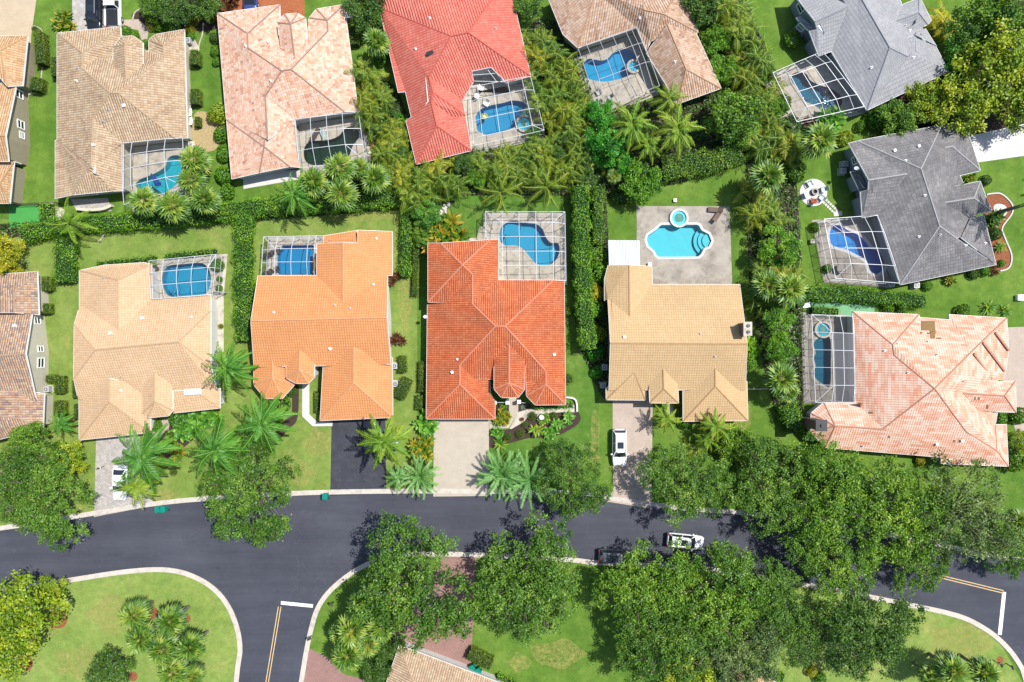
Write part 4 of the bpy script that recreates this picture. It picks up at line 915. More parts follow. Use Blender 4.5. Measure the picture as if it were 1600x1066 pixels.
# ------------------------------------------------------------------ vegetation
def leafmesh(name, verts, quads, t, mat):
    me = bpy.data.meshes.new(name)
    nv, nq = len(verts), len(quads); k = quads.shape[1]
    me.vertices.add(nv); me.vertices.foreach_set('co', np.asarray(verts, np.float32).ravel())
    me.loops.add(nq * k); me.loops.foreach_set('vertex_index', np.asarray(quads, np.int32).ravel())
    me.polygons.add(nq); me.polygons.foreach_set('loop_start', np.arange(0, nq * k, k, dtype=np.int32))
    try: me.polygons.foreach_set('loop_total', np.full(nq, k, np.int32))
    except Exception: pass
    a = me.attributes.new('t', 'FLOAT', 'FACE'); a.data.foreach_set('value', np.asarray(t, np.float32))
    me.materials.append(mat); me.update(calc_edges=True); me.validate(); return me
def unit(v): return v / np.maximum(1e-6, np.linalg.norm(v, axis=1, keepdims=True))
def leaves(c, nrm, L, Wd, rng, axis=None, bend=.0):
    """rhombic leaf blades at c, facing nrm"""
    n = len(c); nrm = unit(nrm)
    a = rng.normal(size=(n, 3)) if axis is None else axis
    a = unit(a - nrm * np.sum(a * nrm, 1, keepdims=True)); b = np.cross(nrm, a)
    L = np.asarray(L).reshape(-1, 1) * np.ones((n, 1)); Wd = np.asarray(Wd).reshape(-1, 1) * np.ones((n, 1))
    v = np.stack([c - a * L / 2, c + b * Wd / 2 - nrm * bend * L * 0 + a * L * .05, c + a * L / 2 - nrm * bend * L, c - b * Wd / 2 + a * L * .05], 1).reshape(-1, 3)
    q = np.arange(4 * n).reshape(n, 4); return v, q
def crown(seed, Rr=6.2, Hh=2.6, lobes=50, clumps=13, per=32, ll=.27, lw=.145, base=4.6, spread=.23, irregular=.16):
    rng = np.random.default_rng(seed); pts = []; 
    ph = rng.uniform(0, 6.28, 4); lob = []
    tries = 0
    while len(lob) < lobes and tries < 4000:
        tries += 1
        a = rng.uniform(0, 6.283); r = math.sqrt(rng.uniform(0, 1))
        edge = 1 + irregular * (math.sin(2 * a + ph[0]) * .5 + math.sin(3 * a + ph[1]) * .6 + math.sin(5 * a + ph[2]) * .5)
        x, y = r * edge * Rr * .86 * math.cos(a), r * edge * Rr * .86 * math.sin(a)
        rad = rng.uniform(.9, 1.75) * Rr / 6.2 * (1.1 - .35 * r)
        if any((x - l[0]) ** 2 + (y - l[1]) ** 2 < (.62 * (rad + l[3])) ** 2 for l in lob): 
            if rng.uniform() < .93: continue
        z = base + Hh * math.sqrt(max(0, 1 - r * r * .95)) - rad * .5 + rng.normal() * .5
        lob.append((x, y, z, rad, rng.uniform()))
    C_, N_, T_ = [], [], []
    for (x, y, z, rad, lt) in lob:
        nc = int(clumps * (rad / (1.3 * Rr / 6.2)) ** 2) + 3
        d = rng.normal(size=(nc, 3)); d[:, 2] = np.abs(d[:, 2]) * 1.1 - .35; d = unit(d)
        cc = np.array([x, y, z]) + d * rad * rng.uniform(.75, 1.08, (nc, 1)) * np.array([1, 1, .8])
        ct = lt * .4 + rng.uniform(0, .35, nc)
        p = np.repeat(cc, per, 0) + rng.normal(size=(nc * per, 3)) * spread * np.array([1, 1, .7])
        nn = np.repeat(d, per, 0) * .7 + rng.normal(size=(nc * per, 3)) * .75 + np.array([0, 0, .55])
        C_.append(p); N_.append(nn); T_.append(np.clip(np.repeat(ct, per) + rng.uniform(-.12, .25, nc * per), 0, 1))
    c = np.concatenate(C_); n = np.concatenate(N_); t = np.concatenate(T_)
    v, q = leaves(c, n, rng.uniform(ll * .7, ll * 1.25, len(c)), rng.uniform(lw * .8, lw * 1.2, len(c)), rng)
    return v, q, t, lob
def limbs(lob, h=3.4, r=.24, n=30, seed=1):
    rr = random.Random(seed); b = MB(); b.tube([(0, 0, -.1), (.06, .04, h * .5), (0, 0, h)], [r * 1.3, r, r * .9], 8)
    for l in rr.sample(lob, min(n, len(lob))):
        x, y, z = l[0], l[1], l[2]
        b.tube([(0, 0, h - .25), (x * .35, y * .35, h + (z - h) * .45), (x * .72 + rr.uniform(-.3, .3), y * .72 + rr.uniform(-.3, .3), h + (z - h) * .8), (x * .95, y * .95, z + l[3] * .8)], [r * .5, r * .34, r * .2, .03], 5)
        for _ in range(2): b.tube([(x * .8, y * .8, z), (x + rr.uniform(-1, 1) * l[3] * .6, y + rr.uniform(-1, 1) * l[3] * .6, z + l[3] * .88)], [.05, .02], 4)
    return b
PROTO = {}
def proto_tree(key, mat, seed, name, trunkr=.24, **k):
    v, q, t, lob = crown(seed, **k)
    me = leafmesh(key + '_crown', v, q, t, mat)
    tm = limbs(lob, h=k.get('base', 4.6) - 1.3, r=trunkr, seed=seed)
    to = tm.build('trunk', M['bark'], None); tme = to.data; bpy.data.objects.remove(to)
    PROTO[key] = (name, [('trunk', tme, None), ('crown', me, None)], k.get('Rr', 6.2), k.get('base', 4.6))
def lm(k, cols, **kw):
    cc = []
    for i, c in enumerate(cols):
        r, g, b, _ = lin(c, .65); yr = 1.08 if k in ('leaf_coconut_yellow', 'leaf_areca') else 1.12 if k in ('leaf_oak', 'leaf_dark', 'leaf_oak_gray') else 1.0 if k in ('leaf_date', 'leaf_silver', 'leaf_redplant', 'leaf_croton') else 1.22
        cc.append((i / (len(cols) - 1), (r * yr, g, b * (.62 if yr > 1 else 1), 1)))
    M[k] = leafmat(k, cc, **kw)
lm('leaf_oak', ['#2f5a1c', '#447527', '#5c8f32', '#80ae48', '#a4c468'])
lm('leaf_oak_gray', ['#3c5c34', '#52754a', '#6a8c58', '#8aa872', '#a4b888'])
lm('leaf_bright', ['#33661a', '#4a8222', '#669e30', '#88bc40', '#acd258'])
lm('leaf_yellowgreen', ['#4c7a18', '#6c9a22', '#90b82e', '#b2cc3c', '#ccd850'])
lm('leaf_dark', ['#264a1a', '#386222', '#4c7a2c', '#68963c', '#86ac50'])
lm('leaf_emerald', ['#1f7016', '#2f8f1e', '#48ad2c', '#66c43c', '#88d452'])
lm('leaf_gold', ['#6a8a14', '#90a81c', '#b0bc20', '#c4c830', '#d0d850'])
lm('leaf_hedge', ['#346c14', '#4a8a1c', '#64aa26', '#84c436', '#acdc50'])
lm('leaf_box', ['#44661a', '#5a8022', '#709628', '#86a834', '#9aba42'])
lm('leaf_areca', ['#2c5c18', '#44781e', '#628c26', '#86a22c', '#aab434', '#ccb438'])
lm('leaf_areca_green', ['#24501a', '#36681e', '#4e8428', '#6e9c32', '#90b03c', '#a8b840'])
lm('leaf_coconut', ['#34641e', '#4c8226', '#6c9c34', '#94b44a', '#b8c65c'])
lm('leaf_coconut_yellow', ['#3c7a22', '#569228', '#78a834', '#9cba44', '#bcc450'])
lm('leaf_royal', ['#226020', '#347c2a', '#4c9638', '#6cb04c', '#8cc464'])
lm('leaf_sabal', ['#2c5c20', '#467c2e', '#6c9e42', '#98bc5c', '#c4d480'])
lm('leaf_date', ['#40803a', '#569644', '#72ac54', '#90be68', '#b0d080'], trans=.25)
lm('leaf_croton', ['#345c18', '#4e8020', '#6e9a28', '#98a82c', '#c4b030', '#c07828'])
lm('leaf_redplant', ['#4a2a18', '#6c3c20', '#7c5030', '#5c5828'])
lm('leaf_broad', ['#2c6a20', '#40882c', '#5aa43c', '#7abc50', '#9cd068'])
lm('leaf_silver', ['#8a9c94', '#a0b0a4', '#b8c4b8'])
proto_tree('oak1', M['leaf_oak'], 1, 'oak_tree'); proto_tree('oak2', M['leaf_oak'], 2, 'oak_tree', lobes=52); proto_tree('oak3', M['leaf_oak'], 3, 'oak_tree', Hh=3.2, irregular=.24)
proto_tree('oaksparse', M['leaf_oak_gray'], 4, 'oak_tree', clumps=11, per=17, irregular=.25, lobes=44)
proto_tree('small1', M['leaf_bright'], 5, 'leafy_tree', Rr=3.0, Hh=1.8, lobes=26, clumps=13, per=20, ll=.26, lw=.16, base=2.6, spread=.2, trunkr=.12)
proto_tree('small2', M['leaf_emerald'], 6, 'leafy_tree', Rr=3.0, Hh=2.2, lobes=30, clumps=14, per=20, ll=.24, lw=.13, base=2.6, spread=.18, trunkr=.12)
proto_tree('bigleaf', M['leaf_yellowgreen'], 7, 'leafy_tree', Rr=4.4, Hh=2.4, lobes=34, clumps=13, per=15, ll=.36, lw=.24, base=3.8, spread=.3, trunkr=.2, irregular=.2)

def frond(rng, az, el, ln, nleaf, ll, lw, droop, leafdroop=.5, fwd=.55, width0=.35, tb=0, twist=0, petiole=.12):
    """pinnate leaf: returns vertices, quads, t (rachis included as slim quads)"""
    d = np.array([math.cos(az), math.sin(az), 0.0]); s = np.linspace(0, 1, 13)
    # centre line bends from elevation el downwards
    ang = el - droop * s; seg = ln / 12
    x = np.concatenate([[0], np.cumsum(np.cos(ang[:-1]) * seg)]); z = np.concatenate([[0], np.cumsum(np.sin(ang[:-1]) * seg)])
    line = x[:, None] * d + z[:, None] * np.array([0, 0, 1.0]); side = np.array([-d[1], d[0], 0.0])
    line = line + side * (np.sin(s * 2.2) * rng.normal() * .10 * ln)[:, None]
    V, Q, Tt = [], [], []; nb = 0
    k = np.linspace(petiole, .99, nleaf)
    for sg in (-1, 1):
        kk = np.clip(k + rng.normal(size=nleaf) * .004, 0, 1)
        p = np.stack([np.interp(kk, s, line[:, i]) for i in range(3)], 1)
        tg = np.stack([np.interp(np.clip(kk + .03, 0, 1), s, line[:, i]) - np.interp(np.clip(kk - .03, 0, 1), s, line[:, i]) for i in range(3)], 1); tg = unit(tg)
        prof = np.minimum(1, np.sin(np.clip(kk, 0, 1) * math.pi * .86 + .42)) * (1 - .15 * rng.uniform(size=nleaf)); prof = np.maximum(prof, width0)
        up = unit(np.cross(np.tile(side, (nleaf, 1)), tg)); up = up * np.sign(up[:, 2:3] + 1e-9)
        dirn = unit(side * sg * (1 - fwd * .5) + tg * fwd + np.array([0, 0, -1.0]) * leafdroop * rng.uniform(.5, 1.3, (nleaf, 1)) + up * .12)
        L_ = (ll * prof)[:, None]
        nn = unit(up + rng.normal(size=(nleaf, 3)) * .28)
        wv = unit(np.cross(dirn, nn)) * lw / 2
        sagp = p + dirn * L_ * .5; tip = p + dirn * L_ + np.array([0, 0, -1.0]) * L_ * leafdroop * .35
        v = np.stack([p, sagp + wv, tip, sagp - wv], 1).reshape(-1, 3)
        V.append(v); Q.append(np.arange(4 * nleaf).reshape(-1, 4) + nb); nb += 4 * nleaf
        Tt.append(np.clip(tb + .18 * kk + rng.uniform(-.12, .15, nleaf), 0, 1))
    # rachis
    w = side * .012 * (1 + ln * .5)
    upo = np.array([0, 0, .02])
    rv = np.concatenate([line + w + upo, line - w + upo]); n = len(line)
    wq = np.array([(i, i + 1, n + i + 1, n + i) for i in range(n - 1)])
    V.append(rv); Q.append(wq + nb); Tt.append(np.full(n - 1, .8))
    return np.concatenate(V), np.concatenate(Q), np.concatenate(Tt)
def join(parts):
    V, Q, Tt = [], [], []; nb = 0
    for v, q, t in parts: V.append(v); Q.append(q + nb); Tt.append(t); nb += len(v)
    return np.concatenate(V), np.concatenate(Q), np.concatenate(Tt)
def proto_palm(key, name, mat, seed, h, n, ln, nleaf, ll, lw, droop=1.1, elmax=1.25, elmin=-.3, leafdroop=.6, trunk=.16, lean=.5, tbase=.2, multi=1, spread=0, fwd=.55, young=.25, petiole=.12, width0=.35):
    rng = np.random.default_rng(seed); rr = random.Random(seed); parts = []; tb = MB()
    for m in range(multi):
        ox, oy = (rr.uniform(-spread, spread), rr.uniform(-spread, spread)) if multi > 1 else (0, 0)
        hh = h * (1 if multi == 1 else rr.uniform(.45, 1.1)); lx, ly = rr.uniform(-lean, lean), rr.uniform(-lean, lean)
        tb.tube([(ox * .5, oy * .5, -.1), (ox * .7 + lx * .3, oy * .7 + ly * .3, hh * .4), (ox + lx * .8, oy + ly * .8, hh * .75), (ox + lx, oy + ly, hh)], [trunk * 1.25, trunk, trunk * .9, trunk * .8], 8)
        for i in range(n):
            f_ = i / max(1, n - 1); el = elmax - (elmax - elmin) * f_ ** .8 + rr.uniform(-.08, .08)
            az = i * 2.39996 + rr.uniform(-.2, .2) + m
            L_ = ln * (young + (1 - young) * min(1, f_ * 2.2 + .1)) * rr.uniform(.88, 1.08)
            v, q, t = frond(rng, az, el, L_, nleaf, ll * (.6 + .4 * min(1, f_ * 2 + .2)), lw, droop * (.6 + .5 * f_), leafdroop, fwd, width0, tbase + rr.uniform(0, .35) + .12 * f_, petiole=petiole)
            parts.append((v + np.array([ox + lx, oy + ly, hh]), q, t))
    v, q, t = join(parts)
    me = leafmesh(key + '_fronds', v, q, t, mat)
    to = tb.build('trunk', M['trunk'], None); tme = to.data; bpy.data.objects.remove(to)
    PROTO[key] = (name, [('trunk' if multi == 1 else 'stems', tme, None), ('fronds', me, None)], ln * .9, h)
proto_palm('coco1', 'coconut_palm', M['leaf_coconut'], 11, 6.0, 24, 3.9, 34, .95, .09, droop=1.35, leafdroop=.9, fwd=.75)
proto_palm('coco2', 'coconut_palm', M['leaf_coconut_yellow'], 12, 6.0, 22, 3.8, 36, .9, .09, droop=1.2, leafdroop=.7, fwd=.75)
proto_palm('cocothin', 'coconut_palm', M['leaf_coconut'], 13, 5.0, 15, 3.7, 34, .75, .06, droop=1.0, leafdroop=1.0)
proto_palm('royal1', 'royal_palm', M['leaf_royal'], 14, 6.0, 22, 3.9, 36, .95, .085, droop=1.2, leafdroop=.8, fwd=.75)
proto_palm('royal2', 'royal_palm', M['leaf_royal'], 15, 6.0, 24, 3.7, 36, .95, .085, droop=1.35, leafdroop=1.0, fwd=.75)
proto_palm('date1', 'date_palm', M['leaf_date'], 16, 2.6, 58, 3.0, 30, .40, .065, droop=.6, elmax=1.3, elmin=-.1, leafdroop=.15, tbase=.2, lean=.05, fwd=.65, young=.45, petiole=.05, width0=.6)
proto_palm('date2', 'date_palm', M['leaf_date'], 17, 2.8, 30, 3.7, 34, .40, .07, droop=.55, elmax=1.2, elmin=-.1, leafdroop=.2, tbase=.05, lean=.05, fwd=.65, young=.5, petiole=.05, width0=.6)
proto_palm('areca1', 'areca_palm', M['leaf_areca'], 18, 2.6, 9, 2.0, 15, .5, .055, droop=1.5, leafdroop=.5, trunk=.04, multi=7, spread=1.2, lean=.6, tbase=.15)
proto_palm('areca2', 'areca_palm', M['leaf_areca'], 19, 2.8, 9, 2.1, 15, .5, .055, droop=1.6, leafdroop=.5, trunk=.04, multi=7, spread=1.3, lean=.6, tbase=.1)
proto_palm('areca3', 'areca_palm', M['leaf_areca'], 20, 2.2, 8, 1.9, 14, .5, .06, droop=1.5, leafdroop=.4, trunk=.04, multi=6, spread=1.0, lean=.5, tbase=.3)
def proto_fan(key, name, mat, seed, h=4.0, n=34, pet=.85, fr=1.0, blades=11):
    rng = np.random.default_rng(seed); rr = random.Random(seed); parts = []
    for i in range(n):
        f_ = i / (n - 1); el = 1.35 - 1.9 * f_ ** .85 + rr.uniform(-.1, .1); az = i * 2.39996 + rr.uniform(-.15, .15)
        d = np.array([math.cos(az) * math.cos(el), math.sin(az) * math.cos(el), math.sin(el)]); side = np.array([-math.sin(az), math.cos(az), 0.0]); up = np.cross(side, d) * -1
        if up[2] < 0: up = -up
        pl = pet * rr.uniform(.8, 1.15) * (.6 + .4 * min(1, f_ * 2)); c = d * pl + np.array([0, 0, -.12 * pl * (1 + f_)])
        a = np.linspace(-1.75, 1.75, blades) + rng.normal(size=blades) * .04
        dn = unit(np.outer(np.cos(a), d) + np.outer(np.sin(a), side) - np.array([0, 0, .28]) * np.abs(np.sin(a))[:, None] - np.array([0, 0, .15]))
        L_ = fr * (1 - .25 * np.abs(a) / 1.75) * rng.uniform(.9, 1.1, blades)
        wv = unit(np.cross(dn, np.tile(up, (blades, 1)))) * .085
        p = np.tile(c, (blades, 1)); mid = p + dn * L_[:, None] * .55; tip = p + dn * L_[:, None] + np.array([0, 0, -.18]) * L_[:, None]
        v = np.stack([p, mid + wv, tip, mid - wv], 1).reshape(-1, 3); q = np.arange(4 * blades).reshape(-1, 4)
        t = np.clip(.25 + rr.uniform(-.15, .35) + rng.uniform(-.15, .2, blades) + .15 * (1 - f_), 0, 1)
        w = side * .02; pv = np.stack([w, c + w, c - w, -w]); parts += [(v, q, t), (pv, np.array([[0, 1, 2, 3]]), np.array([.9]))]
    v, q, t = join(parts); v = v + np.array([0, 0, h])
    me = leafmesh(key + '_fans', v, q, t, mat); tb = MB().tube([(0, 0, -.1), (.05, 0, h * .5), (0, 0, h)], [.19, .16, .17], 9)
    to = tb.build('trunk', M['trunk'], None); tme = to.data; bpy.data.objects.remove(to)
    PROTO[key] = (name, [('trunk', tme, None), ('fronds', me, None)], 1.75, h)
proto_fan('sabal1', 'fan_palm', M['leaf_sabal'], 21); proto_fan('sabal2', 'fan_palm', M['leaf_sabal'], 22, n=30, pet=.9, fr=1.05); proto_fan('sabal3', 'fan_palm', M['leaf_sabal'], 23, n=38, pet=.8, fr=.95)
def ball(key, name, mat, seed, n=1300, r=(1, 1, .8), ll=.17, lw=.10, z=.55, jit=.12, lumps=7):
    rng = np.random.default_rng(seed); d = rng.normal(size=(n, 3)); d[:, 2] = np.abs(d[:, 2]) - .35; d = unit(d)
    L = unit(rng.normal(size=(lumps, 3)) + np.array([0, 0, .4])); m = np.max(d @ L.T, 1); k = 1 - jit + jit * 1.8 * np.clip((m - .6) / .4, 0, 1) * 1.0
    p = d * np.array(r) * (k * rng.uniform(.86, 1.03, n))[:, None] + np.array([0, 0, z])
    v, q = leaves(p, d * .8 + rng.normal(size=(n, 3)) * .6, rng.uniform(ll * .7, ll * 1.3, n), rng.uniform(lw * .8, lw * 1.2, n), rng)
    t = np.clip(rng.uniform(0, .75, n) + .25 * (m - .6), 0, 1)
    me = leafmesh(key, v, q, t, mat)
    st = MB(); 
    for a in range(4): st.tube([(0, 0, -.05), (.3 * r[0] * math.cos(a * 1.57), .3 * r[1] * math.sin(a * 1.57), z), (.6 * r[0] * math.cos(a * 1.57), .6 * r[1] * math.sin(a * 1.57), z + .3 * r[2])], [.04, .03, .01], 5)
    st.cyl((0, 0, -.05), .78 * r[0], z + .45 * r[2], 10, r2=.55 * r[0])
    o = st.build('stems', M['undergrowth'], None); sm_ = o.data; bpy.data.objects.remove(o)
    PROTO[key] = (name, [('stems', sm_, None), ('foliage', me, None)], 1.0, z)
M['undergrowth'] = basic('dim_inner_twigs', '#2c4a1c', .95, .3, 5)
ball('bush1', 'leafy_bush', M['leaf_hedge'], 31); ball('bush2', 'leafy_bush', M['leaf_bright'], 32, jit=.2, ll=.2, lw=.13); ball('round', 'clipped_round_bush', M['leaf_box'], 33, n=1600, ll=.09, lw=.06, jit=.02, r=(1, 1, .85))
def rosette(key, name, mat, seed, n, ln, wd, el=(1.1, .1), droop=.5, h=.2, multi=1, spread=.6):
    rng = np.random.default_rng(seed); rr = random.Random(seed); parts = []
    for m in range(multi):
        ox, oy = rr.uniform(-spread, spread) * (multi > 1), rr.uniform(-spread, spread) * (multi > 1)
        for i in range(n):
            f_ = i / max(1, n - 1); az = i * 2.4 + rr.uniform(-.3, .3) + m; e = el[0] + (el[1] - el[0]) * f_; L_ = ln * rr.uniform(.75, 1.1); w = wd * rr.uniform(.8, 1.1)
            s = np.linspace(0, 1, 5); an = e - droop * s; x = np.concatenate([[0], np.cumsum(np.cos(an[:-1]))]) * L_ / 4; z = np.concatenate([[0], np.cumsum(np.sin(an[:-1]))]) * L_ / 4
            d = np.array([math.cos(az), math.sin(az), 0]); sd = np.array([-d[1], d[0], 0]); ln_ = x[:, None] * d + z[:, None] * np.array([0, 0, 1.0])
            wv = (np.array([.25, .8, 1, .7, .05]) * w / 2)[:, None] * sd; up = np.array([0, 0, .12 * w])
            vv = np.concatenate([ln_ + wv + up, ln_, ln_ - wv + up]) + np.array([ox, oy, h]); q = np.array([(j, j + 1, 6 + j, 5 + j) for j in range(4)] + [(5 + j, 6 + j, 11 + j, 10 + j) for j in range(4)])
            tt = rr.uniform(0, .8); parts.append((vv, q, np.clip(tt + rng.uniform(-.05, .1, 8) + np.repeat([0, .12], 4), 0, 1)))
    v, q, t = join(parts); me = leafmesh(key, v, q, t, mat); PROTO[key] = (name, [('leaves', me, None)], ln, h)
rosette('croton', 'croton_bush', M['leaf_croton'], 41, 26, .6, .16, (1.4, -.1), .6, .35, 9, .62)
rosette('broad', 'broadleaf_plant', M['leaf_broad'], 42, 14, .85, .34, (1.2, .1), .8, .25, 5, .7)
rosette('banana', 'banana_plant', M['leaf_broad'], 43, 10, 1.7, .42, (1.1, .2), .9, .8, 2, .5)
rosette('agave', 'spiky_agave', M['leaf_sabal'], 44, 26, .85, .09, (1.4, .1), .2, .15)
rosette('redti', 'red_leafed_plant', M['leaf_redplant'], 45, 16, .5, .14, (1.3, .1), .5, .3, 5, .45)
rosette('crinum', 'crinum_lily', M['leaf_coconut_yellow'], 46, 22, 1.15, .15, (1.2, .15), .9, .15, 2, .3)
USED = {}
rp = random.Random(99)
def put(key, px, py, r, label, cat, group=None, mat=None, rot=None, hs=1.0, name=None):
    """(px,py) = where the crown's centre shows in the photo, r = its radius there in photo pixels"""
    nm, parts, pr, ph = PROTO[key]
    hz = ph
    for _ in range(3):
        k = r / (S0 * HC / (HC - hz)) / pr; hz = min(ph * k * hs, 12)
    w = P(px, py, hz); w.z = 0
    rz = rp.uniform(0, 6.28) if rot is None else rot
    if len(parts) == 1:
        o = bpy.data.objects.new(name or nm, parts[0][1]); link(o); o.location = w; o.rotation_euler = (0, 0, rz); root = tag(o, label, cat, group)
    else:
        root = thing(name or nm, label, cat, w, rz, group)
    root.scale = (k, k, k * hs)
    for pn, me, _ in parts:
        o = root if len(parts) == 1 else link(bpy.data.objects.new(pn, me), root)
        if mat and pn in ('crown', 'fronds', 'foliage', 'leaves', 'fans'):
            o.material_slots[0].link = 'OBJECT'; o.material_slots[0].material = M[mat]
    return root
def hedge(label, pts, wpx, h, mat='leaf_hedge', seed=1, dens=95, ll=.17, lw=.11, cat='hedge', lump=.28, group=None, name='clipped_hedge'):
    """pts: photo pixels of the hedge's top centre line"""
    w = [P(p[0], p[1], h)[:2] for p in pts]; w = [tuple(p) for p in w]
    wd = wpx / (S0 * HC / (HC - h)); rng = np.random.default_rng(seed * 7 + 5)
    c0 = np.mean(np.array(w), 0); P2 = np.array(w) - c0
    V, N_ = [], []
    for a, b in zip(P2[:-1], P2[1:]):
        d = b - a; L_ = np.linalg.norm(d); d = d / L_; n = np.array([-d[1], d[0]])
        m = int(L_ * (wd + 1.6 * h) * dens)
        s = rng.uniform(-.02, 1.02, m) * L_; per = wd + 2 * h; u = rng.uniform(0, per, m)
        x = np.where(u < h, -wd / 2, np.where(u < h + wd, u - h - wd / 2, wd / 2)); z = np.where(u < h, u, np.where(u < h + wd, h, per - u))
        # rounded shoulders and lumps
        z = z - .25 * np.abs(x / (wd / 2)) ** 6 * (z > h - .2)
        ww = np.sin(s * 1.7 + a[0]) * lump * .5 + np.sin(s * 3.9 + 1) * lump * .3
        x = x * (1 + ww) + rng.normal(size=m) * (.05 if lump < .1 else .14); z = z + rng.normal(size=m) * (.05 if lump < .1 else .16) + np.sin(s * 2.3 + x * 3) * lump * .4
        p = a[None, :] + s[:, None] * d + x[:, None] * n
        V.append(np.column_stack([p, np.maximum(z, .05)]))
        nn = np.column_stack([np.where(np.abs(x) > wd * .45, np.sign(x), 0)[:, None] * n[None, :] * .8, np.where(z > h - .3, 1.0, .3)]); N_.append(nn)
    V = np.concatenate(V); N_ = np.concatenate(N_); m = len(V)
    v, q = leaves(V, N_ + rng.normal(size=(m, 3)) * .6, rng.uniform(ll * .7, ll * 1.3, m), rng.uniform(lw * .8, lw * 1.2, m), rng)
    t = np.clip(rng.uniform(0, .8, m) + .15 * np.sin(V[:, 0] * .9 + V[:, 1] * 1.3), 0, 1)
    root = thing(name, label, cat, (c0[0], c0[1], 0), 0, group)
    link(bpy.data.objects.new('foliage', leafmesh('hedge_foliage', v, q, t, M[mat])), root)
    l = offset_loop([tuple(p) for p in P2], wd * .40, False); r_ = offset_loop([tuple(p) for p in P2], -wd * .40, False)
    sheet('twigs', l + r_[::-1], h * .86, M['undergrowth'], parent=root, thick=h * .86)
    return root
# ------------------------------------------------------------------ where the plants stand
OAKS = [
 ('oak1', 78, 772, 74, 'round oak overhanging the road beside the gray paver driveway', None), ('oaksparse', 20, 748, 66, 'pale sparse oak at the left edge above the road', 'leaf_oak'),
 ('oak2', 394, 768, 80, 'dense round oak over the kerb between black driveway and paver driveway', None),
 ('oak3', 650, 908, 96, 'open oak above the pink brick driveway with pale limbs showing', None), ('oak1', 820, 905, 92, 'tall oak on the lawn right of the pink brick driveway', None),
 ('oak2', 895, 748, 60, 'oak on the street corner of the terracotta house lot', None), ('oak3', 1068, 752, 66, 'oak shading the pinkish driveway with the white car', None),
 ('oak1', 1010, 915, 78, 'bright oak hanging over the parked dark pickup', 'leaf_bright'), ('oak2', 1110, 930, 84, 'bright green oak below the white car on the road', 'leaf_bright'),
 ('oak3', 1035, 1000, 72, 'green oak between the lawn and the yellowish oak at bottom', None), ('oak1', 1205, 930, 64, 'dark oak right of the bright oaks below the road', None), ('oak2', 1150, 1010, 70, 'dark oak near the peach roof corner at bottom', 'leaf_oak_gray'),
 ('bigleaf', 1075, 1045, 48, 'yellowish leafy tree at the bottom edge beside the peach roof corner', 'leaf_yellowgreen'),
 ('oak3', 1200, 762, 70, 'oak right of the small lawn, over the kerb', 'leaf_oak'), ('oak1', 1290, 770, 84, 'big yellow green oak in front of the pink banded house', 'leaf_bright'), ('oak2', 1395, 800, 84, 'broad bright oak over the road below the pink banded house', 'leaf_bright'), ('oak3', 1300, 865, 70, 'bright oak covering the middle of the road', 'leaf_bright'),
 ('oaksparse', 1500, 800, 86, 'grayish sparse oak near the right edge above the stop line', None), ('oak3', 1568, 850, 46, 'small green oak at the right edge over the road', None),
 ('oak1', 1345, 980, 80, 'dark oak on the dry lawn left of the curved kerb', 'leaf_dark'), ('oaksparse', 1240, 985, 58, 'dark gray green oak left of the dark oak by the dry lawn', 'leaf_oak'),
 ('oak2', 1432, 876, 48, 'dark oak hanging over the road left of the yellow lines', None), ('oak1', 1235, 735, 40, 'low oak crown touching the left front of the pink banded house', 'leaf_oak')]
for k, x, y, r, lab, m in OAKS: put(k, x, y, r, lab, 'tree', 'oaks along the street', m)
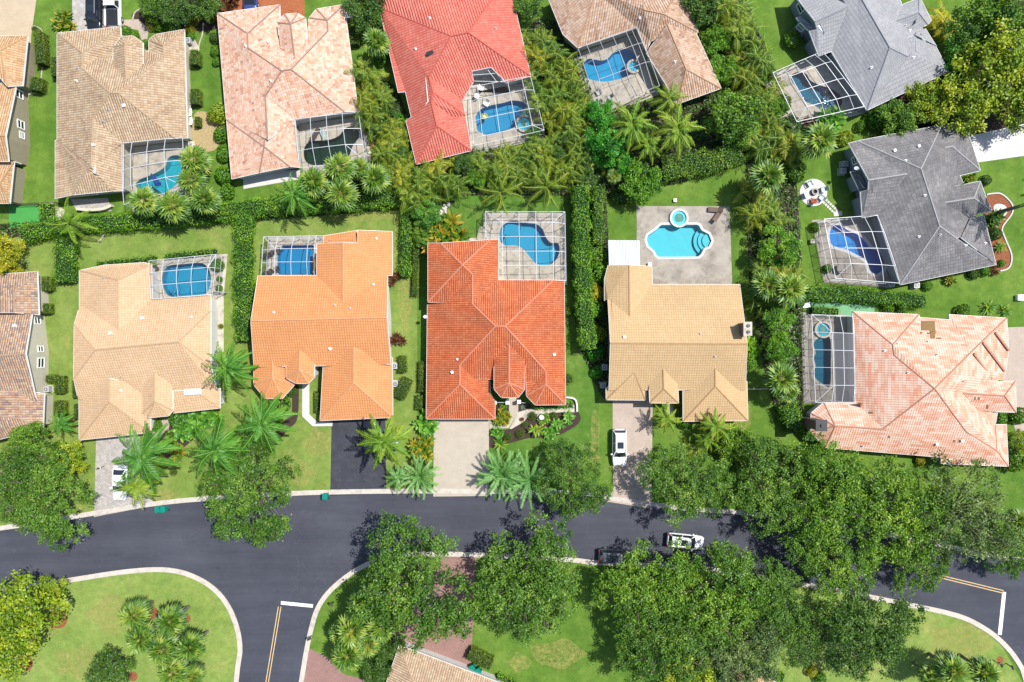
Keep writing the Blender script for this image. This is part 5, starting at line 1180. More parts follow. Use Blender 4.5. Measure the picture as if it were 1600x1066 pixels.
SM = [
 ('bigleaf', 42, 955, 58, 'yellow green tree on the island lawn by the kerb', 'leaf_yellowgreen'), ('bigleaf', 8, 1010, 52, 'yellow green tree at the lower left corner', 'leaf_yellowgreen'), ('small1', 80, 920, 26, 'small crown of yellow green leaves touching the island kerb', 'leaf_yellowgreen'),
 ('small1', 176, 1042, 34, 'dark round small tree on the island lawn by the fan palms', 'leaf_dark'), ('small1', 110, 715, 30, 'yellowish small tree left of the gray paver driveway', 'leaf_yellowgreen'), ('small1', 50, 690, 32, 'bright small tree below the mosaic tile house', 'leaf_bright'),
 ('small1', 12, 398, 34, 'golden yellow tree above the mosaic tile house', 'leaf_gold'),
 ('bigleaf', 1560, 105, 62, 'large yellow green tree near the upper right edge', 'leaf_yellowgreen'), ('bigleaf', 1500, 165, 48, 'yellow green tree above the weathered gray roof', 'leaf_yellowgreen'), ('bigleaf', 1590, 165, 44, 'yellow green tree beside the white driveway', 'leaf_yellowgreen'),
 ('bigleaf', 1445, 160, 34, 'yellow green tree touching the light gray roof corner', 'leaf_yellowgreen'), ('bigleaf', 1400, 188, 30, 'darker tree below the light gray roof eave', 'leaf_bright'), ('bigleaf', 1560, 28, 50, 'dark green tree at the upper right corner', 'leaf_bright'), ('bigleaf', 1505, 60, 36, 'dark tree behind the golden palm', 'leaf_oak'), ('small1', 1500, 92, 30, 'emerald tree between golden palm and gray roof', 'leaf_emerald'),
 ('small1', 1145, 188, 44, 'big round bright tree above the small rear lawn', 'leaf_bright'), ('small1', 1003, 287, 34, 'round dark green tree at the corner of the rear lawn', 'leaf_hedge'), ('small2', 948, 215, 38, 'emerald feathery tree between the coconut palms and red house', 'leaf_emerald'), ('small2', 938, 178, 24, 'small emerald tree below the tan pink house pool deck', 'leaf_emerald'), ('small2', 965, 255, 24, 'emerald tree above the round dark green tree', 'leaf_emerald'),
 ('small2', 668, 338, 24, 'bluish green feathery tree in the rear corner of the terracotta lot', 'leaf_broad'), ('small2', 662, 375, 15, 'light green small tree left of the croton bush', 'leaf_bright'),
 ('small2', 660, 362, 16, 'light green bush beside the hedge behind the croton', 'leaf_bright'),
 ('small2', 1212, 388, 34, 'glossy emerald tree in the planting strip below the fan palms', 'leaf_hedge'), ('small2', 1212, 500, 28, 'glossy emerald tree beside the white stepping stones', 'leaf_hedge'), ('small1', 1215, 545, 26, 'green tree beside the lower stepping stones', 'leaf_hedge'),
 ('small1', 280, 20, 30, 'dark tree over the front garden of the tan barrel house', 'leaf_dark'), ('small1', 320, 10, 26, 'dark tree at the top edge between two houses', 'leaf_dark'), ('small1', 245, 10, 26, 'dark green tree above the yellow shrub by the driveway', 'leaf_oak'), ('small1', 575, 20, 34, 'dark tree between the pink mottled house and red house', 'leaf_dark'), ('small1', 825, 12, 26, 'green tree right of the red roof at the top edge', 'leaf_oak'),
 ('small1', 1100, 10, 34, 'dark green tree at the top edge right of the tan pink house', 'leaf_dark'), ('small1', 1118, 62, 24, 'dark green tree squeezed beside the tan pink roof', 'leaf_hedge'), ('small1', 1130, 110, 24, 'green tree left of the yellow areca strip near the top', 'leaf_hedge'),
 ('small2', 1292, 45, 14, 'small green bush by the light gray house wall', 'leaf_hedge'), ('small1', 1165, 718, 24, 'dark small tree left of the tall street oaks', 'leaf_dark'), ('small1', 1150, 690, 30, 'feathery light green tree at the corner of the beige house', 'leaf_bright'),
 ('small1', 590, 1045, 26, 'dark bushy tree beside the tan roof corner', 'leaf_dark'), ('small1', 612, 1008, 22, 'dark tree at the tip of the tan roof corner', 'leaf_dark'), ('small1', 1590, 690, 20, 'yellow green tree right of the pink banded house', 'leaf_yellowgreen'), ('small1', 834, 207, 12, 'broad leafed green tree at the corner of the red house pool cage', 'leaf_broad'), ('small1', 575, 275, 14, 'low green tree beside fan palms behind the mottled pink house', 'leaf_hedge')]
for k, x, y, r, lab, m in SM: put(k, x, y, r, lab, 'tree', None, m)
COCO = [('cocothin', 108, 352, 38, 'coconut palm leaning over the long hedge at left', 'leaf_coconut_yellow'), ('royal2', 345, 575, 44, 'palm touching the lower right corner of the peach house', None), ('coco2', 597, 692, 46, 'yellow green palm throwing a shadow on the black driveway', None), ('royal1', 212, 715, 56, 'large palm over the gray paver driveway and white car', None), ('coco1', 208, 762, 36, 'yellowish palm beside the kerb by the teal bin', 'leaf_coconut_yellow'),
 ('royal1', 400, 664, 52, 'large dark palm above the round oak by the orange house', None), ('royal2', 336, 715, 52, 'large dark palm over the lawn left of the round oak', None), ('royal2', 452, 302, 36, 'dark palm behind the mottled pink house', None),
 ('cocothin', 785, 300, 36, 'thin coconut palm behind the pool cage of the terracotta house', None), ('cocothin', 857, 291, 36, 'thin coconut palm right of its twin by the areca row', None), ('coco2', 1062, 203, 42, 'coconut palm in the middle of the planting above the rear lawn', None), ('coco2', 990, 195, 40, 'coconut palm left of the central one above the rear lawn', None), ('coco2', 1015, 225, 30, 'small coconut palm leaning between its two neighbours', None), ('coco2', 1045, 152, 32, 'coconut palm by the lower edge of the tan pink roof', 'leaf_coconut'),
 ('coco2', 1040, 655, 25, 'small palm in front of the beige house entry', None), ('coco2', 1118, 668, 30, 'palm below the garage eave of the beige house', None), ('coco2', 1105, 690, 22, 'smaller palm in front of the beige house garage wing', None), ('royal2', 88, 662, 22, 'small dark palm beside the mosaic tile house corner', None), ('coco2', 1505, 25, 0.1, '', None)]
for k, x, y, r, lab, m in COCO:
    if r > 1: put(k, x, y, r, lab, 'palm tree', 'feather palms in the gardens', m)
put('areca3', 1480, 30, 24, 'golden drooping palm beside the light gray roof', 'palm tree', None, 'leaf_gold')
# tall palm whose crown stands beyond the right edge of the picture
w = P(1556, 333, 0); w2 = P(1556, 333, 0); t = thing('tall_palm', 'very tall palm with a bare gray trunk rising from the red mulch bed', 'palm tree', w)
MB().tube([(0, 0, -.1), (.1, .1, 5), (.3, .25, 10)], [.26, .2, .17], 9).build('trunk', M['trunk'], t)
o = link(bpy.data.objects.new('fronds', PROTO['royal1'][1][1][1]), t); o.location = (.3, .25, 4.0)
FAN = [(225, 314, 24, 'left of three behind the turquoise pool cage'), (270, 322, 26, 'middle one behind the turquoise pool cage'), (320, 312, 25, 'right of three behind the turquoise pool cage'), (302, 250, 25, 'beside the float pool cage wall'), (298, 282, 22, 'between the float pool cage and the mottled pink house'),
 (490, 284, 26, 'right of the dark palm behind the mottled pink house'), (530, 262, 26, 'just below the dark green pool cage'), (533, 303, 26, 'lowest one behind the mottled pink house, over the hedge'), (585, 278, 26, 'rightmost behind the mottled pink house'), (560, 262, 18, 'small one at the corner of the dark green pool cage'),
 (208, 962, 24, 'top left of the cluster on the island'), (265, 972, 26, 'top right of the cluster on the island'), (218, 1000, 24, 'left middle of the cluster on the island'), (252, 1016, 25, 'centre of the cluster on the island'), (297, 1012, 25, 'right middle of the cluster on the island'), (268, 1052, 25, 'bottom of the cluster on the island'), (300, 1058, 18, 'bottom right of the cluster on the island'),
 (568, 943, 28, 'top of the clump left of the open oak'), (596, 978, 28, 'right side of the clump left of the open oak'), (550, 985, 28, 'left middle of the clump left of the open oak'), (543, 1025, 28, 'bottom of the clump above the pink paving'), (530, 990, 18, 'outer left of the clump by the kerb'), (575, 1008, 20, 'lower right of the clump left of the open oak'),
 (1201, 276, 29, 'pale, in the strip beside the rear lawn'), (1282, 218, 29, 'pale, above the round fire pit patio'), (1222, 592, 26, 'in the planting strip beside the long pool cage'), (1232, 612, 20, 'smaller, below its neighbour by the long pool cage'), (1235, 452, 28, 'shaggy, left of the clipped hedge end'), (1200, 445, 24, 'shaggy, in the strip beside the beige house deck'),
 (588, 65, 24, 'beside the left eave of the red house'), (1595, 815, 20, 'at the right edge under the grayish oak'), (1490, 1050, 26, 'at the bottom edge on the dry lawn'), (1540, 1052, 26, 'near the lower right kerb'), (1455, 1058, 20, 'small, at the bottom edge of the dry lawn'), (960, 275, 12, 'small, left of the round dark green tree'), (645, 745, 12, 'young, beside the kerb')]
for i, (x, y, r, l) in enumerate(FAN): put(['sabal1', 'sabal2', 'sabal3'][i % 3], x, y, r * 1.06, 'fan palm ' + l, 'palm tree', 'fan palms')
put('date1', 785, 741, 37, 'dense pale green palm beside the offwhite driveway', 'palm tree', rot=.3, hs=.9); put('date2', 829, 750, 45, 'spiky pale palm with long stiff fronds by the kerb', 'palm tree', rot=.8, hs=.9); put('date1', 657, 745, 30, 'pale palm left of the offwhite driveway by the kerb', 'palm tree', hs=.9)
put('coco2', 622, 745, 24, 'low palm by the kerb right of the black driveway', 'palm tree', None, 'leaf_date', hs=.6)
# areca palm screens between the gardens
AREC = {'between the red house and the tan pink house': [(850, 62), (870, 75), (838, 80), (855, 95), (880, 100), (835, 112), (862, 120), (888, 128), (845, 140), (872, 148), (900, 150), (850, 168), (880, 175), (908, 172), (860, 195), (890, 200), (915, 198), (845, 222), (875, 226), (905, 222)],
 'along the rear edge of the terracotta lot': [(660, 262), (690, 258), (655, 285), (720, 255), (752, 252), (785, 250), (815, 248), (846, 250), (878, 252), (905, 250), (930, 255), (680, 285), (712, 282), (745, 278), (778, 272), (812, 270), (845, 268), (878, 268), (908, 270), (632, 268), (622, 290), (605, 262), (650, 305), (672, 298), (640, 300)],
 'between the mottled pink house and the red house': [(578, 145), (598, 155), (582, 170), (605, 178), (612, 200), (592, 188), (618, 222), (600, 240), (632, 245), (570, 118)],
 'in the tall screen left of the light gray house': [(1155, 18), (1140, 38), (1165, 45), (1150, 62), (1178, 70), (1160, 85), (1188, 95), (1172, 108), (1195, 118), (1130, 12), (1180, 125), (1205, 140), (1190, 155), (1212, 170), (1180, 210), (1205, 205), (1195, 235), (1222, 228), (1232, 200), (1215, 185), (1170, 180), (1240, 235)],
 'in the strip right of the beige house deck': [(1198, 318), (1215, 332), (1182, 335), (1205, 350), (1222, 420), (1195, 420), (1240, 425), (1215, 470), (1240, 470), (1192, 470), (1180, 300)],
 'beside the planting below the beige house': [(1085, 700), (1132, 700)]}
for i, (where, L_) in enumerate(AREC.items()):
    n = len(L_)
    for j, (x, y) in enumerate(L_):
        how = ['first', 'second', 'third', 'fourth', 'fifth', 'sixth', 'seventh', 'eighth', 'ninth', 'tenth', 'eleventh', 'twelfth', 'thirteenth', 'fourteenth', 'fifteenth', 'sixteenth', 'seventeenth', 'eighteenth', 'nineteenth', 'twentieth', 'twenty-first', 'twenty-second', 'twenty-third', 'twenty-fourth', 'twenty-fifth', 'twenty-sixth', 'twenty-seventh']
        order = sorted(range(n), key=lambda q: (L_[q][1], L_[q][0])).index(j)
        big = n > 5
        if big and j % 5 == 3:
            put(['small2', 'small1'][j % 2], x, y, 17 + j % 4, '%s bush among arecas %s' % (how[order], where), 'shrub', None, ['leaf_dark', 'leaf_hedge', 'leaf_oak'][j % 3], name='bushy_plant', hs=.9); continue
        put(['areca1', 'areca2', 'areca3'][(j * 7 + i) % 3], x, y, (20 + (j * 5 + i) % 7 if big else 18), '%s areca clump from the top %s' % (how[order], where), 'areca palm', 'areca palms ' + where, ['leaf_areca', 'leaf_areca_green', 'leaf_areca', 'leaf_areca_green'][(j * 3 + i) % 4], hs=.8 + .12 * ((j * 7) % 5))
# bushes
B = [('croton', 697, 362, 24, 'yellow orange croton bush overhanging the rear left roof corner', None), ('broad', 664, 662, 17, 'dark broadleaf plant at the garage corner of the terracotta house', None), ('croton', 656, 700, 14, 'yellow croton in the strip left of the offwhite driveway', None), ('crinum', 783, 692, 13, 'arching lily at the edge of the offwhite driveway', None),
 ('round', 794, 683, 7, 'clipped round bush nearest the offwhite driveway', None), ('round', 813, 678, 7, 'second clipped round bush from the offwhite driveway', None), ('round', 820, 663, 5, 'clipped round bush beside the pale garden path', None), ('round', 832, 650, 7, 'clipped round bush beside the stone fountain', None), ('round', 865, 650, 6.5, 'clipped round bush right of the stone fountain', None),
 ('broad', 778, 678, 8, 'small leafy plant on the mulch beside the driveway', None), ('banana', 838, 672, 14, 'yellow green banana like plant in the dark mulch bed', 'leaf_coconut_yellow'), ('banana', 872, 662, 13, 'arching banana like plant in the middle of the mulch bed', None), ('banana', 888, 652, 13, 'arching banana like plant at the right end of the mulch bed', None), ('broad', 858, 675, 10, 'leafy plant between the round bushes and the corner oak', None), ('broad', 852, 655, 8, 'low leafy plant beside the fountain', 'leaf_bright'),
 ('croton', 787, 654, 9, 'orange and yellow croton beside the front walk', None), ('bush1', 786, 634, 6, 'small green bush by the white entry columns', None), ('agave', 818, 636, 7, 'pale spiky plant by the garden path entrance', 'leaf_silver'), ('crinum', 775, 660, 7, 'yellow lily beside the garage wall of the terracotta house', None),
 ('croton', 98, 37, 12, 'yellow croton left of the checkered driveway', None), ('bush1', 197, 50, 9, 'green bush in the front notch of the tan barrel house', None), ('bush1', 210, 56, 7, 'second green bush in the front notch of the tan barrel house', None), ('round', 238, 38, 10, 'yellow shrub beside the curved front path', 'leaf_gold'), ('bush1', 250, 42, 9, 'green shrub right of the yellow shrub by the front path', None), ('bush1', 228, 68, 7, 'green shrub between turret and wing of the tan barrel house', None), ('croton', 238, 20, 9, 'orange flowering plant in the round front bed', None), ('bush1', 265, 42, 10, 'dark green shrub along the front of the tan barrel house', None),
 ('round', 303, 33, 8, 'upper yellow shrub between two houses', 'leaf_gold'), ('round', 297, 46, 8, 'lower yellow shrub at the tan barrel house corner', 'leaf_gold'), ('bush1', 298, 56, 7, 'green shrub below the lower yellow shrub', None), ('bush2', 332, 18, 14, 'yellow green shrub beside the orange driveway', 'leaf_yellowgreen'), ('round', 330, 28, 8, 'yellow shrub at the corner of the mottled pink house', 'leaf_gold'), ('redti', 362, 8, 14, 'dark red plant on the orange driveway edge', None), ('bush1', 335, 60, 8, 'dark shrub at the wall of the mottled pink house', 'leaf_dark'), ('bush1', 337, 80, 8, 'second shrub at the wall of the mottled pink house', None), ('bush1', 339, 97, 7, 'third shrub at the wall of the mottled pink house', None),
 ('bush2', 340, 178, 15, 'yellow green bush beside the sandy bed', 'leaf_yellowgreen'), ('bush1', 345, 210, 12, 'green bush below the sandy bed', None), ('bush1', 352, 240, 13, 'green bush along the left wall of the mottled pink house', None), ('bush1', 350, 275, 14, 'green bush near the lower left corner of the mottled pink house', None), ('bush1', 355, 300, 12, 'green bush meeting the long hedge', None),
 ('bush1', 595, 90, 12, 'dark green bush beside the left wall of the red house', None), ('bush1', 622, 190, 12, 'green bush tucked at the red house wall step', 'leaf_emerald'), ('bush1', 625, 215, 13, 'emerald bush left of the lower red wing', 'leaf_emerald'),
 ('bush2', 1238, 62, 12, 'shrub by the light gray house side wall', None), ('bush2', 1222, 162, 13, 'large shrub left of the slanted pool cage', None), ('redti', 1262, 198, 10, 'dark red plants below the slanted pool cage', None), ('broad', 1300, 190, 18, 'large leafed plants below the slanted pool cage', None), ('bush2', 1320, 218, 12, 'yellow green bush left of the weathered gray roof', 'leaf_yellowgreen'), ('bush1', 1370, 185, 16, 'green bush on the lawn strip between the gray houses', None), ('bush1', 1345, 198, 9, 'small green bush on the lawn strip between the gray houses', None), ('bush2', 1415, 205, 20, 'dark bush above the weathered gray roof', 'leaf_dark'), ('bush2', 1465, 190, 20, 'dark bush below the yellow green tree', 'leaf_dark'), ('bush1', 1482, 110, 14, 'emerald bush beside the light gray roof', 'leaf_emerald'), ('bush2', 1240, 268, 17, 'dark round bush left of the fire pit patio', 'leaf_oak'),
 ('bush1', 1274, 355, 8, 'small dark bush at the corner of the vivid pool cage', None), ('bush1', 1292, 420, 7, 'small bush at the lower corner of the vivid pool cage', None), ('redti', 1512, 277, 8, 'orange red plant in the courtyard notch of the weathered gray roof', 'leaf_croton'), ('bush1', 1540, 282, 8, 'small dark green plant on the lawn by the weathered gray house', 'leaf_dark'), ('broad', 1550, 342, 12, 'dark plants beside the trunk in the red mulch bed', 'leaf_dark'), ('bush1', 1555, 365, 10, 'dark shrub in the red mulch bed', 'leaf_dark'), ('crinum', 1560, 385, 12, 'yellow green spiky plant in the red mulch bed', None), ('redti', 1552, 421, 7, 'dark red plant at the end of the red mulch bed', None), ('bush1', 1565, 412, 6, 'small green plant at the end of the red mulch bed', None), ('bush1', 1448, 447, 8, 'green shrub at the lowest corner of the weathered gray house', None), ('redti', 1485, 435, 8, 'reddish shrub along the lower eave of the weathered gray house', 'leaf_croton'), ('bush1', 1520, 428, 9, 'dark green shrub along the lower eave of the weathered gray house', 'leaf_dark'), ('bush1', 1538, 424, 8, 'green shrub near the red plant by the lower eave', None),
 ('bush2', 1505, 487, 11, 'shrub left of the yellow palm shrubs above the pink banded roof', None), ('crinum', 1545, 483, 14, 'yellow green palmlike shrub above the pink banded roof', None), ('crinum', 1568, 487, 12, 'yellow green palmlike shrub nearest the right driveway', None), ('bush1', 1388, 480, 9, 'shrub under the end of the clipped hedge', None), ('bush1', 1410, 484, 9, 'second shrub under the end of the clipped hedge', None), ('bush1', 1562, 655, 12, 'dark green bush at the notch of the pink banded house', None), ('bush1', 1590, 650, 14, 'green bush at the right edge below the light driveway', 'leaf_bright'), ('bush2', 1585, 715, 20, 'yellow green bush at the right edge beside the grayish oak', 'leaf_bright'), ('bush1', 1437, 720, 8, 'pale small shrub under the eave of the pink banded house', 'leaf_gold'),
 ('bush1', 282, 655, 16, 'glossy broad leafed plants in front of the peach house entry', 'leaf_broad'), ('broad', 290, 668, 17, 'large leaf plant cluster left side, by the peach house path', None), ('broad', 310, 655, 17, 'large leaf plant cluster in the middle, below the peach roof', None), ('broad', 330, 650, 15, 'large leaf plant cluster nearest the palm by the peach house', None), ('bush1', 245, 665, 9, 'green bush between the peach garage and its path', None), ('round', 271, 738, 6, 'single round clipped bush on the lawn near the teal bin', None), ('croton', 278, 705, 9, 'yellow croton along the curved bed edge', None), ('croton', 252, 722, 8, 'yellow croton at the bottom of the curved bed', None), ('broad', 262, 690, 12, 'brownish low planting in the curved bed', 'leaf_oak'),
 ('bush1', 437, 632, 17, 'leafy green bush below the left orange turret', 'leaf_bright'), ('broad', 425, 650, 14, 'broadleaf plants below the left orange turret', None), ('agave', 452, 648, 6, 'pale agave at the edge of the brown bed', 'leaf_silver'), ('bush1', 455, 612, 8, 'dark bush right of the left orange turret', 'leaf_dark'),
 ('redti', 622, 533, 10, 'brownish bush beside the right wall of the orange house', None), ('redti', 618, 435, 9, 'bare brown shrub by the right wall of the orange house', None), ('bush1', 340, 415, 10, 'green shrub beside the peach house pool cage', None), ('bush1', 343, 437, 5, 'tiny green shrub right of the peach house cage', None), ('bush1', 343, 451, 5.5, 'second tiny green shrub right of the peach house cage', None), ('round', 345, 510, 4.5, 'tiny yellow shrub along the right wall of the peach house', 'leaf_gold'),
 ('bush2', 930, 455, 14, 'yellow bush in the tall hedge left of the beige house', 'leaf_gold'), ('bush2', 930, 398, 15, 'yellow green bush in the tall hedge beside the white patio roof', 'leaf_bright'), ('bush1', 938, 425, 17, 'green bush overhanging the beige roof corner', None), ('bush2', 932, 520, 14, 'yellow green round bush left of the beige house', 'leaf_yellowgreen'), ('bush1', 930, 485, 15, 'green bush left of the beige house middle', None), ('bush1', 930, 550, 14, 'green round bush near the front left of the beige house', 'leaf_emerald'), ('bush1', 932, 581, 10, 'round bush beside the air conditioner of the beige house', 'leaf_emerald'),
 ('bush2', 888, 488, 7, 'bush against the right wall of the terracotta house', None), ('round', 888, 592, 9, 'yellow green bush right of the terracotta house front', 'leaf_bright'), ('bush2', 970, 305, 14, 'yellow green bush left of the round dark green tree', 'leaf_dark'), ('redti', 978, 318, 7, 'reddish plant below the round dark green tree', 'leaf_croton'),
 ('broad', 1170, 540, 14, 'shaded green bush right of the beige house chimney', 'leaf_hedge'), ('bush1', 1172, 565, 12, 'shaded green bush below the beige house chimney', None), ('bush2', 1130, 690, 16, 'light green bush right of the front palms of the beige house', 'leaf_yellowgreen'), ('bush1', 1070, 660, 10, 'bush below the beige house entry', None), ('croton', 1061, 635, 6, 'small orange plant by the beige house entry', None), ('bush1', 1268, 1050, 9, 'yellow shrub in the dark round bed at the bottom', 'leaf_gold'), ('bush1', 1282, 1060, 10, 'green shrub at the bottom edge by the dark bed', None), ('bush1', 75, 445, 5, 'tiny shrub beside the mosaic tile house', 'leaf_dark'), ('bush1', 95, 700, 12, 'bush at the left front corner of the peach house', 'leaf_bright'), ('bush2', 720, 205, 0.5, '', None)]
for k, x, y, r, lab, m in B:
    if lab: put(k, x, y, r, lab, 'shrub', None, m)
HEDGES = [
 ('long leafy hedge between the back gardens on the left', [(30, 366), (95, 352), (180, 346), (260, 341), (345, 332)], 24, 1.8, {}), ('long leafy hedge below the mottled pink house', [(345, 330), (430, 320), (520, 316), (640, 306)], 26, 1.8, {}),
 ('short thick hedge hanging down beside the coconut palm', [(97, 372), (97, 440)], 28, 1.7, {}), ('straight tall hedge between the peach and orange houses', [(377, 342), (377, 440), (379, 532)], 26, 1.7, {}), ('narrow hedge right of the orange house lawn', [(634, 318), (633, 430)], 14, 1.8, {}), ('stub of hedge beside the long rear hedge', [(377, 335), (377, 350)], 26, 1.75, {}),
 ('narrow hedge left of the terracotta house', [(661, 565), (660, 612)], 14, 1.2, dict(mat='leaf_box')), ('low box hedge by the terracotta garage corner', [(656, 618), (655, 640)], 13, 1.0, dict(mat='leaf_box')), ('light lawn side hedge against the left lot line of the terracotta house', [(650, 310), (648, 460)], 8, 1.3, dict(mat='leaf_box')),
 ('tall dense hedge right of the terracotta house pool', [(908, 290), (910, 380), (914, 470), (920, 545)], 23, 3.0, {}), ('tall leafy hedge behind the first one by the beige house', [(936, 290), (934, 380)], 14, 2.8, dict(mat='leaf_bright')),
 ('clipped dark hedge between weathered gray and pink banded houses', [(1262, 458), (1330, 460), (1390, 466), (1448, 471)], 21, 1.6, {}), ('wide hedge along the rear lawn above the open pool', [(1036, 262), (1080, 255), (1130, 248), (1158, 235)], 34, 2.2, dict(mat='leaf_bright')), ('upper arm of the wide hedge beside the round bright tree', [(1130, 225), (1160, 215)], 28, 2.3, dict(mat='leaf_bright')),
 ('short hedge between green patio and long pool cage', [(1270, 485), (1311, 487)], 11, 1.0, {}), ('tall narrow hedge at the lower left of the long pool cage', [(1232, 632), (1247, 675)], 24, 2.2, {}), ('small hedge beside the peach house cage top', [(150, 412), (240, 403)], 5, .8, {}), ('small hedge above the peach house pool cage', [(257, 400), (335, 392)], 6, .9, {}),
 ('slanted clipped hedge beside the pink brick driveway', [(732, 1022), (768, 1040)], 20, 1.3, dict(mat='leaf_box')), ('hedge piece at the bottom edge under the slanted hedge', [(775, 1062), (805, 1075)], 12, 1.0, {}), ('hedge at the bottom by the peach roof corner', [(1165, 1042), (1225, 1062)], 14, 1.2, {}),
 ('low hedge around the front terrace of the terracotta house', [(835, 637), (895, 634)], 6, .6, {}), ('long box shrub along the tan orange house wall', [(57, 48), (60, 98)], 14, 1.6, dict(mat='leaf_box')), ('thin end of the box shrub by the tan orange house', [(50, 42), (56, 50)], 8, 1.2, dict(mat='leaf_box')), ('box shrub beside the air conditioner of the tan orange house', [(55, 120), (52, 140)], 18, 1.5, dict(mat='leaf_box')), ('box shrub left of the tan barrel house', [(84, 88), (84, 118)], 13, 1.5, dict(mat='leaf_box')),
 ('box shrub right of the tan barrel house', [(302, 78), (302, 100)], 14, 1.4, dict(mat='leaf_box')), ('lower box shrub right of the tan barrel house', [(303, 138), (303, 162)], 14, 1.4, dict(mat='leaf_box')), ('short shrub by the sun loungers beside the tan barrel house', [(307, 182), (307, 197)], 8, 1.0, dict(mat='leaf_box')), ('low shrub left of the green mat', [(68, 318), (70, 352)], 16, 1.4, {}),
 ('double box shrub right of the mottled pink house', [(552, 40), (553, 68)], 14, 1.4, dict(mat='leaf_box')), ('box shrub at the lower right of the mottled pink house', [(558, 133), (577, 131)], 15, 1.4, dict(mat='leaf_box')),
 ('box shrub at the mosaic house wall near its window', [(69, 432), (69, 454)], 14, 1.5, dict(mat='leaf_box')), ('small box shrub at the mosaic house wall', [(69, 474), (69, 490)], 13, 1.3, dict(mat='leaf_box')), ('box shrub next to the air conditioner of the mosaic house', [(90, 588), (90, 615)], 14, 1.3, dict(mat='leaf_box')), ('short box shrub reaching toward the mosaic house wall', [(70, 592), (84, 592)], 11, 1.2, dict(mat='leaf_box')), ('box shrub below the air conditioner of the mosaic house', [(90, 627), (90, 650)], 16, 1.3, dict(mat='leaf_box')), ('box shrub left of the peach house wall', [(115, 595), (116, 622)], 9, 1.2, dict(mat='leaf_box')), ('lower box shrub left of the peach house garage', [(118, 632), (118, 655)], 9, 1.2, dict(mat='leaf_box')),
 ('box shrub right of the orange house', [(628, 556), (628, 582)], 12, 1.2, dict(mat='leaf_box')), ('box shrub right of the orange garage', [(622, 622), (634, 596), (636, 592)], 18, 1.2, dict(mat='leaf_box')), ('small clipped hedge beside the white front path', [(494, 612), (494, 645)], 8, .8, dict(mat='leaf_box'))]
for i, (lab, pts, w_, h_, kw) in enumerate(HEDGES):
    kk = dict(kw)
    if kk.get('mat') == 'leaf_box': kk.update(ll=.10, lw=.07, dens=190, lump=.04, name='box_shrub', cat='shrub')
    hedge(lab, pts, w_, h_, seed=i + 1, **kk)

# low dark ground cover that fills the planting strips: nobody could count it
rng = np.random.default_rng(77); PP = []
for poly in SOIL:
    xs = [p[0] for p in poly]; ys = [p[1] for p in poly]; n = int((max(xs) - min(xs)) * (max(ys) - min(ys)) * 26)
    for x, y in zip(rng.uniform(min(xs), max(xs), n), rng.uniform(min(ys), max(ys), n)):
        if inside((x, y), poly): PP.append((x, y))
PP = np.array(PP); n = len(PP); z = .12 + .55 * (np.sin(PP[:, 0] * 1.9) * np.cos(PP[:, 1] * 1.7) * .5 + .5) * rng.uniform(.3, 1, n)
v, q = leaves(np.column_stack([PP, z]), rng.normal(size=(n, 3)) * .5 + np.array([0, 0, 1]), rng.uniform(.25, .5, n), rng.uniform(.12, .22, n), rng)
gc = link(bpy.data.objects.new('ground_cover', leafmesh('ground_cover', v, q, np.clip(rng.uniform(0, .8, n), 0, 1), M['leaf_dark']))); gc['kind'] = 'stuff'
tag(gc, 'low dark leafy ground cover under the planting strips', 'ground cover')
# ------------------------------------------------------------------ vehicles
def paint(name, col, rough=.25, metal=.0): return basic(name, col, rough, .01, spec=.6, metal=metal)
M['carwhite'] = paint('car_paint_white', (.72, .73, .74, 1)); M['carblack'] = paint('car_paint_black', (.012, .014, .02, 1), .2); M['carblue'] = paint('car_paint_blue', (.03, .05, .18, 1)); M['cargray'] = paint('car_paint_dark_gray', (.06, .07, .085, 1)); M['lamp'] = basic('lamp_lens', (.7, .72, .75, 1), .15, .02, spec=.8); M['redlamp'] = basic('red_lens', (.35, .02, .02, 1), .2, .02, spec=.8)
def loft(rings, closed_ends=True):
    n = len(rings[0]); vs = [p for r in rings for p in r]; fs = []
    for i in range(len(rings) - 1):
        for k in range(n - 1): fs.append((i * n + k, i * n + k + 1, (i + 1) * n + k + 1, (i + 1) * n + k))
    if closed_ends: fs += [tuple(range(n))[::-1], tuple(range((len(rings) - 1) * n, len(rings) * n))]
    return vs, fs
